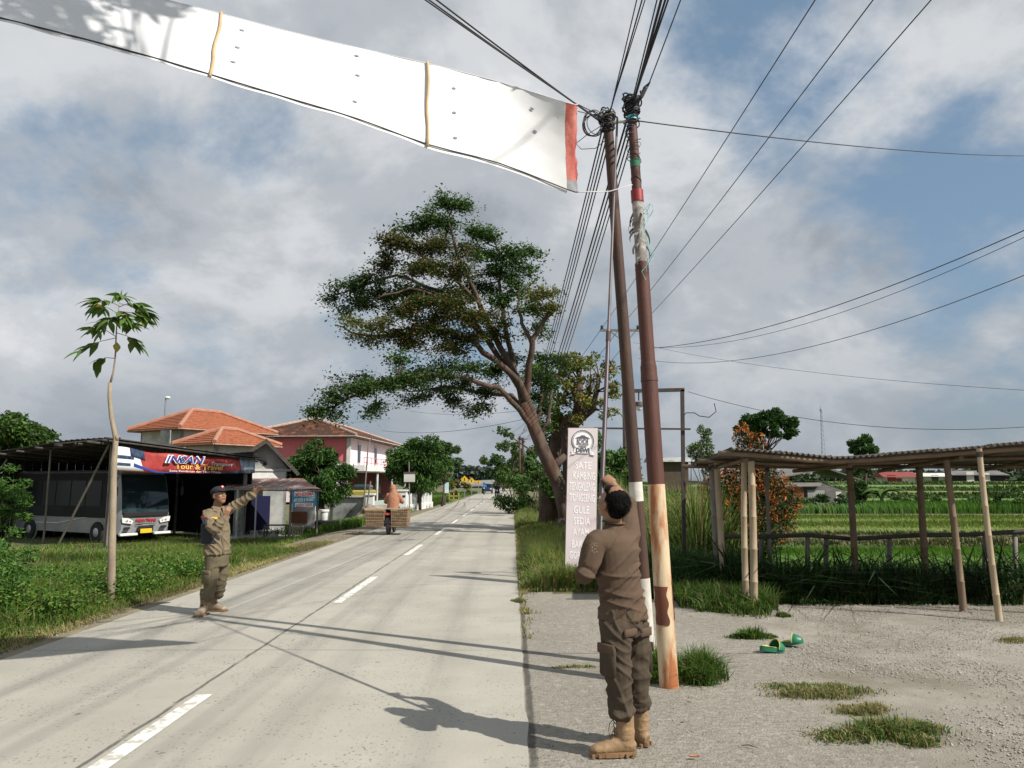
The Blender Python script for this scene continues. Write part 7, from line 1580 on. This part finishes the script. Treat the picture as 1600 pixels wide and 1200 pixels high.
for hip, kne, sg in ((hipR, kneR, -1),): 
    t = MB(); o2 = (-L2+F2*.3).normalized(); x = UP.cross(o2).normalized(); t.bbox(hip.lerp(kne, .55)+o2*.085, (.14, .04, .17), .012, Matrix((x, o2, UP)).transposed()); pk_ = t.build('pocket', MATS['khakigreen'], man, smooth=.9)
    t = MB(); t.bbox(hip.lerp(kne, .55)+o2*.105+UP*.06, (.146, .014, .05), .004, Matrix((x, o2, UP)).transposed()); t.build('flap', MATS['khakigreen'], pk_, smooth=.9)
for ank in (ankL, ankR): t = MB(); t.tube([Vector((ank.x, ank.y, .24)), Vector((ank.x, ank.y, .31))], [.057, .055], 14); t.build('sock', MATS['vestblack'], man, smooth=.9)
boot(man, ankR, ankR+Vector((-.0, -.2, 0)), 1., 'bootpale', .145); boot(man, ankL, ankL+Vector((.22, -.06, 0)), 1., 'bootpale', .145)

# --- rider with wide rattan panniers, seen from behind
mat('hoodorange', (.40, .19, .115), (.34, .155, .09), 5, .85); mat('rattan', (.42, .29, .18), (.28, .19, .11), 9, .85, wave=('Z', 9, 1.2), bump=1.); mat('bikeblack', (.02, .02, .022), rough=.4); mat('jeans', (.03, .03, .04), rough=.9)
Yr = 25.0; xr = G(606, 836).x; mo = thing('motorcycle', Vector((xr, Yr+.6, 0)), 'small motorcycle with wide rattan panniers riding away on the left lane', 'motorcycle')
def tyre(x, y, r, w, par, m='tyre'):
    R_ = Matrix.Rotation(math.pi/2, 3, 'Y'); t = MB(); t.lathe((x, y, r), [(r*.72, -w*.4), (r*.9, -w*.5), (r, -w*.25), (r, w*.25), (r*.9, w*.5), (r*.72, w*.4)], 24, R_); o = t.build('wheel', MATS[m], par, smooth=.7)
    t = MB(); t.lathe((x, y, r), [(.04, -w*.6), (r*.2, -w*.5), (r*.2, w*.5), (.04, w*.6)], 12, R_)
    for k in range(8): a = k*math.pi/4; t.bar((x, y, r), (x, y+r*.74*math.cos(a), r+r*.74*math.sin(a)), .012)
    t.build('rim', MATS['rim'], o); return o
tyre(xr, Yr+.05, .29, .10, mo); tyre(xr, Yr+1.25, .29, .08, mo)
t = MB(); t.tube([(xr, Yr-.05, .62), (xr, Yr+.2, .72), (xr, Yr+.6, .70), (xr, Yr+.9, .62), (xr, Yr+1.1, .85)], [(.07, .05), (.12, .1), (.11, .12), (.07, .1), (.06, .06)], 12, axis=(1, 0, 0)); t.build('body', MATS['bikeblack'], mo, smooth=True)
t = MB(); t.tube([(xr, Yr-.02, .80), (xr, Yr+.35, .80), (xr, Yr+.7, .78)], [(.11, .03), (.13, .035), (.08, .03)], 12, axis=(1, 0, 0)); t.build('seat', MATS['vestblack'], mo, smooth=True)
t = MB(); t.tube([(xr, Yr-.17, .55), (xr, Yr-.2, .40), (xr, Yr-.22, .28)], [(.07, .01), (.075, .008), (.07, .006)], 8, axis=(1, 0, 0)); t.build('mudguard', MATS['bikeblack'], mo)
t = MB(); t.bbox((xr, Yr-.18, .66), (.16, .05, .07), .015); t.build('tail_light', MATS['badgered'], mo); t = MB(); t.box((xr, Yr-.24, .42), (.22, .01, .1)); t.build('number_plate', MATS['black'], mo)
t = MB(); t.tube([(xr+.13, Yr-.1, .3), (xr+.12, Yr+.4, .27), (xr+.09, Yr+.8, .25)], [.04, .035, .02], 9); t.build('exhaust', MATS['steel'], mo, smooth=True)
t = MB(); t.tube([(xr-.32, Yr+.95, 1.0), (xr, Yr+1.02, .97), (xr+.32, Yr+.95, 1.0)], .015, 6); t.build('handlebar', MATS['bikeblack'], mo)
for s in (-1, 1): t = MB(); t.tube([(xr+s*.26, Yr+.98, 1.0), (xr+s*.32, Yr+1.0, 1.16)], .008, 5); t.bbox((xr+s*.34, Yr+.99, 1.2), (.11, .02, .08), .01); t.build('mirror', MATS['bikeblack'], mo)
ba = thing('pannier_baskets', Vector((xr, Yr+.2, .3)), 'pair of large woven rattan baskets slung across the motorcycle', 'baskets')
for s, x0, x1 in ((-1, -.73, -.09), (1, .10, .66)):
    t = MB(); x0 += xr; x1 += xr; y0, y1, z0, z1 = Yr-.22, Yr+.5, .28, .80; e = .05
    o_ = [(x0+e, y0, z0), (x1-.02, y0, z0-.02), (x1-.02, y1, z0), (x0+e, y1, z0), (x0, y0, z1), (x1, y0, z1+.01), (x1, y1, z1), (x0, y1, z1)]
    if s > 0: o_ = [(x0+.02, y0, z0-.02), (x1-e, y0, z0-.03), (x1-e, y1, z0), (x0+.02, y1, z0), (x0, y0, z1), (x1, y0, z1+.03), (x1, y1, z1), (x0, y1, z1)]
    t.add(o_, [(0,3,2,1),(4,5,6,7),(0,1,5,4),(1,2,6,5),(2,3,7,6),(3,0,4,7)])
    for k in range(9):
        u = (k+.5)/9; a = Vector(o_[0]).lerp(Vector(o_[1]), u); b = Vector(o_[4]).lerp(Vector(o_[5]), u); t.bar(a-Vector((0, .01, 0)), b-Vector((0, .01, 0)), .022, .02)
    for k in range(10):
        v = (k+.5)/10; a = Vector(o_[0]).lerp(Vector(o_[4]), v); b = Vector(o_[1]).lerp(Vector(o_[5]), v); t.bar(a-Vector((0, .012+.006*(k % 2), 0)), b-Vector((0, .012+.006*((k+1) % 2), 0)), .018, .02)
    bk = t.build('basket', MATS['rattan'], ba); t = MB(); t.tube([o_[4], o_[5], o_[6], o_[7], o_[4]], .022, 7); t.build('rim', MATS['bamboo'], bk)
t = MB(); t.tube([(xr-.75, Yr-.2, .83), (xr+.7, Yr-.2, .84)], .022, 7); t.build('carrying_bar', MATS['bamboo'], ba)
rc = Vector((xr+.06, Yr+.5, .86)); t = MB(); c_ = rc+UP*.42; Fr, Lr = Vector((0, 1, 0)), Vector((-1, 0, 0))
hq, RHr = head(t, rc+Vector((-.02, .04, .60)), Fr, UP); torso(t, [(rc-UP*.06, .15, .13), (rc+UP*.1, .14, .11), (rc+UP*.3, .15, .11), (rc+UP*.42, .14, .09), (rc+UP*.5, .06, .06)], Lr)
for s in (-1, 1):
    limb(t, [rc+Vector((s*.17, 0, .38)), rc+Vector((s*.26, .22, .16)), rc+Vector((s*.24, .42, .18))], [.045, .036, .026]); hand(t, rc+Vector((s*.24, .42, .18)), (s*.1, 1, -.1), (0, 0, -1), s, 1, .9)
    limb(t, [rc+Vector((s*.1, .0, -.02)), rc+Vector((s*.16, .38, -.12)), rc+Vector((s*.15, .25, -.56))], [.08, .055, .042]); t.ball(rc+Vector((s*.15, .32, -.6)), (.04, .1, .035), 10)
rider = remesh(t, 'person', .012, MATS['skin'], None, 2, off=rc-UP*.0, label='rider in an orange hooded top sitting between the rattan baskets', cat='person')
t = MB(); torso(t, [(rc-UP*.05, .20, .16), (rc+UP*.1, .195, .15), (rc+UP*.3, .20, .145), (rc+UP*.42, .185, .12), (rc+UP*.5, .10, .1), (rc+UP*.56, .085, .095)], Lr)
t.ball(hq(0, -.02, .01), (.105, .115, .135), 16, RHr); t.ball(hq(0, -.03, -.09), (.10, .1, .08), 14, RHr)
for s in (-1, 1): limb(t, [rc+Vector((s*.16, 0, .38)), rc+Vector((s*.28, .2, .15)), rc+Vector((s*.25, .38, .18))], [.085, .07, .05])
remesh(t, 'hooded_top', .012, MATS['hoodorange'], rider, 3, disp=wrinkle(.009, (7, 7, 10)))
t = MB()
for s in (-1, 1): limb(t, [rc+Vector((s*.1, .0, -.02)), rc+Vector((s*.17, .38, -.12)), rc+Vector((s*.15, .25, -.52))], [.11, .08, .06])
remesh(t, 'trousers', .014, MATS['jeans'], rider, 2)

# --- distant traffic
def far_rider(label, x, Y, top, legs, mlabel, s=1.0, faceon=True):
    b = Vector((x, Y, 0)); m = thing('motorcycle', b, mlabel, 'motorcycle'); tyre(x, Y-.55, .29, .1, m); tyre(x, Y+.6, .29, .1, m)
    t = MB(); t.tube([(x, Y-.4, .9), (x, Y-.2, .6), (x, Y+.2, .6), (x, Y+.6, .7)], [(.12, .1), (.1, .12), (.1, .12), (.06, .06)], 9, axis=(1, 0, 0)); t.build('body', MATS['bikeblack'], m)
    t = MB(); t.tube([(x-.33, Y-.35, 1.02), (x+.33, Y-.35, 1.02)], .02, 5); t.build('handlebar', MATS['bikeblack'], m); t = MB(); t.ball((x, Y-.5, .85), .08, 8); t.build('headlight', MATS['lampglass'], m)
    rc = Vector((x, Y+.1, .82)); t = MB(); F_ = Vector((0, -1, 0)); q_, R_ = head(t, rc+Vector((0, -.05, .62)), F_, UP); torso(t, [(rc, .15, .12), (rc+UP*.25, .16, .11), (rc+UP*.42, .17, .1), (rc+UP*.5, .06, .06)], Vector((1, 0, 0)))
    for k in (-1, 1): limb(t, [rc+Vector((k*.18, 0, .4)), rc+Vector((k*.28, -.18, .2)), rc+Vector((k*.28, -.4, .2))], [.05, .04, .03]); limb(t, [rc+Vector((k*.1, 0, 0)), rc+Vector((k*.18, -.35, -.1)), rc+Vector((k*.17, -.25, -.6))], [.08, .06, .045]); t.ball(rc+Vector((k*.17, -.33, -.65)), (.04, .1, .035), 8)
    p = remesh(t, 'person', .02, MATS['skin'], None, 1, off=rc, label=label, cat='person')
    t = MB(); torso(t, [(rc-UP*.03, .19, .15), (rc+UP*.25, .2, .14), (rc+UP*.43, .2, .12), (rc+UP*.5, .08, .08)], Vector((1, 0, 0)))
    for k in (-1, 1): limb(t, [rc+Vector((k*.18, 0, .4)), rc+Vector((k*.3, -.18, .2)), rc+Vector((k*.29, -.36, .2))], [.08, .065, .045])
    remesh(t, 'jacket', .02, MATS[top], p, 1); t = MB()
    for k in (-1, 1): limb(t, [rc+Vector((k*.1, 0, 0)), rc+Vector((k*.18, -.35, -.1)), rc+Vector((k*.17, -.25, -.58))], [.1, .08, .06])
    remesh(t, 'trousers', .02, MATS[legs], p, 1); t = MB(); t.ball(rc+Vector((0, -.03, .66)), (.13, .14, .13), 12); t.build('helmet', MATS['black'], p)
mat('bluecoat', (.06, .2, .42), rough=.8)
far_rider('rider in black riding towards the camera in the right lane', G(777.5, 779).x, 77, 'vestblack', 'jeans', 'dark motorcycle coming up the right lane')
far_rider('rider in a bright blue jacket beside the dark car', -3.75, 104, 'bluecoat', 'jeans', 'motorcycle at the left of the dark car')
far_rider('small distant rider in a pale top far behind the black clad rider', -1.35, 122, 'dirtywhite', 'jeans', 'farthest motorcycle on the right lane')
mat('carblue', (.015, .03, .09), rough=.3); cx = A(761, 770, 112).x; ca = thing('car', Vector((cx, 112, 0)), 'dark blue small car far down the left lane', 'car')
t = MB(); t.bbox((cx, 113.4, .62), (1.5, 3.4, .62), .15); t.build('body', MATS['carblue'], ca); t = MB(); t.bbox((cx, 113.6, 1.15), (1.3, 2.1, .55), .2); t.build('cabin', MATS['carblue'], ca); t = MB(); t.box((cx, 112.52, 1.18), (1.1, .04, .34)); t.build('windscreen', MATS['glassdark'], ca)
for s in (-1, 1):
    t = MB(); t.bbox((cx+s*.55, 111.68, .68), (.26, .06, .14), .02); t.build('headlight', MATS['lampglass'], ca)
    for y in (112.5, 114.5): t = MB(); t.lathe((cx+s*.68, y, .3), [(.12, -.09), (.3, -.09), (.3, .09), (.12, .09)], 14, Matrix.Rotation(math.pi/2, 3, 'Y')); t.build('wheel', MATS['tyre'], ca)
# ------------------------------------------------------------------ cloth banner hung across the road
mat('bannerwhite', (.76, .765, .775), (.73, .735, .745), 2, .6, transl=.12, spec=.2); mat('bannerred', (.44, .09, .07), (.58, .22, .18), 7, .3, spec=.6, bump=.8, bscale=9, stretch=(1, 1, .5)); mat('bannergrey', (.20, .20, .22), (.35, .35, .37), 7, .5)
mat('cane', (.62, .42, .23), (.5, .33, .17), 6, .6, stretch=(1, 1, .5)); mat('hole', (.20, .22, .26), rough=.9); mat('ropewhite', (.6, .6, .62), rough=.8)
# stations right to left: bottom edge and top edge; the cloth leans back in the wind towards its far end
BS = [((903, 300, 6.10), (903, 163)), ((886, 296, 6.02), (884, 160)), ((780, 255, 5.72), (780, 128)), ((670, 226, 5.42), (668, 97)), ((560, 186, 5.15), (560, 77)), ((450, 153, 4.90), (450, 49)), ((334, 118, 4.66), (346, 22)), ((240, 90, 4.47), (258, -2)), ((120, 58, 4.25), (150, -25)), ((0, 28, 4.02), (30, -52)), ((-150, -8, 3.8), (-110, -85))]
bot, top_ = [], []
for i, ((bx_, by_, Y), (tx_, ty_)) in enumerate(BS):
    b = A(bx_, by_, Y); d = ray(tx_, ty_).normalized(); o = Vector((0, 0, CZ)); w = .80      # the top edge lies .8 m from the bottom edge, on its own line of sight
    oc = o-b; B = oc.dot(d); disc = B*B-(oc.dot(oc)-w*w); tq = -B+(math.sqrt(disc) if disc > 0 else 0)*(1 if i > 1 else .3); bot.append(b); top_.append(o+d*tq)
for _ in range(1):
    top_ = [top_[0]]+[(top_[i-1]+top_[i]*2+top_[i+1])/4 if 2 < i < len(top_)-1 else top_[i] for i in range(1, len(top_)-1)]+[top_[-1]]
def crv(P_, u):
    x = u*(len(P_)-1); i = min(int(x), len(P_)-2); t = x-i; p0, p1, p2, p3 = P_[max(i-1, 0)], P_[i], P_[i+1], P_[min(i+2, len(P_)-1)]
    return .5*((2*p1)+(p2-p0)*t+(2*p0-5*p1+4*p2-p3)*t*t+(3*p1-p0-3*p2+p3)*t**3)
def bp(u, v):
    b, tp = crv(bot, u), crv(top_, u); p = b.lerp(tp, v); n = (tp-b).cross(crv(bot, min(1, u+.02))-crv(bot, max(0, u-.02))).normalized()
    s = math.sin(math.pi*v); cr = max(0, 1-u/.25)
    w = .012*s*math.sin(u*21) + .012*noise.noise(Vector((u*14, v*3, 0)))*(.4+s) + cr*.016*(1-2*abs(noise.noise(Vector((u*10-v*2.5, v*7+u*14, 2)))))*(.3+s) + .003*math.sin(u*70+v*3)*(1-v)**3
    return p-n*w
bn2 = thing('cloth_banner', bot[0], 'long white cloth banner with a red end stretched high across the road', 'banner')
def cloth(u0, u1, v0, v1, nu, nv, m, name, off=0, thick=.0025):
    t = MB(); g_ = lambda u, v: bp(lerp(u0, u1, u), lerp(v0, v1, v)); t.sheet(g_, nu, nv); n0 = len(t.v)
    cp = [Vector(p) for p in t.v]; nrm = (top_[4]-bot[4]).cross(bot[5]-bot[3]).normalized(); nrm = nrm if nrm.y > 0 else -nrm
    if off: t.v = [tuple(p-nrm*off) for p in cp]
    t.v += [tuple(p+nrm*(thick-off)) for p in cp]; t.f += [tuple(n0+i for i in reversed(f)) for f in t.f]; w = nu+1
    t.f += [(i, n0+i, n0+i+1, i+1) for i in range(nu)]+[(nv*w+i+1, n0+nv*w+i+1, n0+nv*w+i, nv*w+i) for i in range(nu)]+[(j*w, (j+1)*w, n0+(j+1)*w, n0+j*w) for j in range(nv)]+[((j+1)*w+nu, j*w+nu, n0+j*w+nu, n0+(j+1)*w+nu) for j in range(nv)]
    t.mi = [0]*len(t.f); return t.build(name, MATS[m], bn2, smooth=.8)
cloth(.1, 1, 0, 1, 150, 14, 'bannerwhite', 'cloth'); cloth(0, .1, .13, 1, 16, 12, 'bannerred', 'red_end'); cloth(0, .1, 0, .13, 16, 3, 'bannergrey', 'grey_corner')
cloth(.1, 1, -.045, .0, 150, 2, 'bannerwhite', 'hem')
def uof(px):                                       # banner station seen at this column
    lo, hi = 0., 1.
    for _ in range(30):
        m = (lo+hi)/2; p = bp(m, .5)-Vector((0, 0, CZ)); x = 800+F*p.x/(p.y*ct+p.z*st_)
        if x > px: lo = m
        else: hi = m
    return lo
for k, (px, v0, v1) in enumerate(((340, -.03, 1.03), (669, -.02, 1.03))):
    u = uof(px); t = MB(); q0, q1 = bp(u, 0), bp(u, 1); P_ = [q0.lerp(q1, lerp(v0, v1, j/8))+Vector((.006*math.sin(j*1.3), -.026, -.012)) for j in range(9)]; t.tube(P_, [.0095*(1+.18*(j % 3 == 0)) for j in range(9)], 8); t.build('bamboo_batten', MATS['cane'], bn2, smooth=True)
for px, v in ((374, .80), (371, .52), (368, .27), (557, .88), (559, .60), (556, .24), (709, .76), (710, .46), (712, .16), (832, .80), (836, .54)):
    u = uof(px); c = bp(u, v)+Vector((0, -.006, -.004)); ux = (bp(u-.01, v)-bp(u+.01, v)).normalized(); uy = (bp(u, min(1, v+.05))-bp(u, v-.05)).normalized(); t = MB()
    t.prism([(.017*math.cos(a), .010*math.sin(a)) for a in [i*2*math.pi/12 for i in range(12)]], c, ux, uy, ux.cross(uy), .002); t.build('vent_hole', MATS['hole'], bn2)
# ropes
def rope(P_, r, m, name): t = MB(); t.tube(P_, r, 6); return t.build(name, MATS[m], bn2, smooth=True)
rope([crv(bot, i/30)+Vector((0, -.01, -.004)) for i in range(0, 31)], .005, 'wire', 'bottom_rope'); rope([crv(top_, i/30) for i in range(31)], .004, 'ropewhite', 'top_rope')
rope([bot[0], (bot[0]+along(B0, B1, 292))/2-UP*.02, along(B0, B1, 292)-Vector((.05, .05, 0))], .005, 'ropewhite', 'tie_rope')
rope([top_[0], A(925, 174, 6.8), along(A0, A1, 188)], .004, 'wire', 'tie_rope'); rope([top_[0]-UP*.06, A(928, 180, 6.8), along(A0, A1, 196)], .0035, 'wire', 'tie_rope')
e0, e1 = bot[-1], bot[-1]+(bot[-1]-bot[-2]).normalized()*3; rope([e0, e1], .005, 'wire', 'far_rope')

# tree behind the camera on the right whose branch shades the far end of the banner
tb = Vector((6.8, -4.6, 0)); ot = thing('overhanging_tree', tb, 'broad tree standing behind the viewpoint, its branch shading the banner', 'tree'); R = random.Random(77); rng = np.random.default_rng(77)
bc = bp(.82, .5); cc_ = bc+sun_dir*6.2; t = MB(); t.tube([tb-UP*.1, tb+Vector((-.3, .5, 3)), tb+Vector((-1.0, 1.6, 6)), cc_+Vector((.8, -.5, -.8)), cc_], [.35, .28, .2, .09, .04], 9)
cs = []
for k in range(58):
    c = cc_+Vector((R.gauss(0, 1.0), R.gauss(0, .8), R.gauss(0, .45))); 
    off_ = (c-bc)-sun_dir*(c-bc).dot(sun_dir); al = off_.dot((bot[6]-bot[9]).normalized())
    if al > .55: continue
    t.tube(branchpts(R, cc_+Vector((.8, -.5, -.8)), c, 4, .25), [.03, .022, .015, .01, .005], 5); cs.append((c.x, c.y, c.z, .32, .32, .2))
t.build('trunk', MATS['bark'], ot, smooth=True)
foliage('crown', clumps(cs, 42, rng, .2), .15, parent=ot, pal=GREEN, aspect=.5, seed=77)

# ------------------------------------------------------------------ small things on the ground
mat('sandalgreen', (.012, .13, .07), (.02, .17, .09), 8, .45); mat('sandalyellow', (.55, .48, .12), (.4, .35, .09), 10, .7)
for i, (px, py, rot, lab) in enumerate(((1206, 1018, .35, 'nearer green moulded sandal upright with pale yellow inner edge'), (1236, 1008, -.5, 'farther green moulded sandal lying tilted beside the grass tuft'))):
    c = G(px, py); sn = thing('sandal', c, lab, 'sandal', 'green sandals on the yard'); R_ = Matrix.Rotation(rot, 3, 'Z') @ Matrix.Rotation((.12, -.22)[i], 3, 'Y'); sc = (1.15, 1.05)[i]
    def sp_(x, y, z): return c+R_ @ Vector((x*sc, y*sc, z*sc+.02))
    out_ = [(.125*math.cos(a)+.0, (.052+.012*math.cos(a))*math.sin(a)) for a in [k*2*math.pi/28 for k in range(28)]]
    t = MB(); n = len(out_); vs = [sp_(x, y, -.015) for x, y in out_]+[sp_(x*1.03, y*1.05, .012+.01*(x < 0)) for x, y in out_]; t.add(vs, [tuple(range(n-1, -1, -1)), tuple(range(n, 2*n))]+[(k, (k+1) % n, n+(k+1) % n, n+k) for k in range(n)]); t.build('sole', MATS['sandalgreen'], sn, smooth=.7)
    t = MB(); vs = [sp_(x*.86, y*.82, .0145+.01*(x < 0)+.012) for x, y in out_]; vs = [sp_(x*.86, y*.82, .0155+.01*(x < 0)) for x, y in out_]; t.add(vs+[v+UP*.004 for v in vs], [tuple(range(n-1, -1, -1)), tuple(range(n, 2*n))]+[(k, (k+1) % n, n+(k+1) % n, n+k) for k in range(n)]); t.build('footbed', MATS['sandalyellow'], sn)
    t = MB()
    def upper(u, v): a = math.pi*u; x = lerp(.02, .118, v); hw = (.060+.008*(1-v))*(1-.55*max(0, v-.45)/.55*v); return sp_(x+.02*math.sin(a)*(1-v), -hw*math.cos(a), .012+.075*math.sin(a)*(1-.62*v**1.5))
    t.sheet(upper, 18, 8); n0 = len(t.v); t.v += [tuple(Vector(v)-UP*.005) for v in t.v]; t.f += [tuple(n0+k for k in reversed(f)) for f in t.f]; t.f += [(k+1, n0+k+1, n0+k, k) for k in range(18)]; t.mi = [0]*len(t.f); t.build('upper', MATS['sandalgreen'], sn, smooth=True)
    t = MB(); t.tube([upper(k/18, 0)+UP*.003 for k in range(19)], .005, 6); t.build('yellow_trim', MATS['sandalyellow'], sn)
mat('leafbrown', (.42, .15, .06), (.3, .1, .04), 20, .7)
def drylf(px, py, s, label, m='leafbrown', rot=0.):
    c = G(px, py); t = MB(); 
    t.sheet(lambda u, v: c+Matrix.Rotation(rot, 3, 'Z')@Vector(((u-.5)*s*2.2, (v-.5)*s*math.sin(math.pi*(.06+.88*u)), .012+.9*s*((v-.5)**2)*1.2+.25*s*(u-.5)**2)), 8, 6); t.build('dry_leaf', MATS[m], smooth=True, label=label, cat='leaf')
drylf(1085, 1186, .030, 'curled reddish brown dry leaf at the bottom edge beside the boots'); drylf(1066, 1132, .016, 'small dark curled leaf on the concrete right of the boots', 'bark', .3); drylf(1077, 1100, .016, 'tiny dark leaf at the base of the painted pole', 'bark', -.4); drylf(1296, 1164, .018, 'small dark clod on the concrete between the grass patches', 'bark', .5)
t = MB(); t.tube([G(1158, 1166)+UP*.006, G(1170, 1167)+UP*.012, G(1184, 1170)+UP*.006], [.003, .004, .002], 5); t.build('twig', MATS['bark'], label='short dark twig lying on the concrete apron', cat='twig')
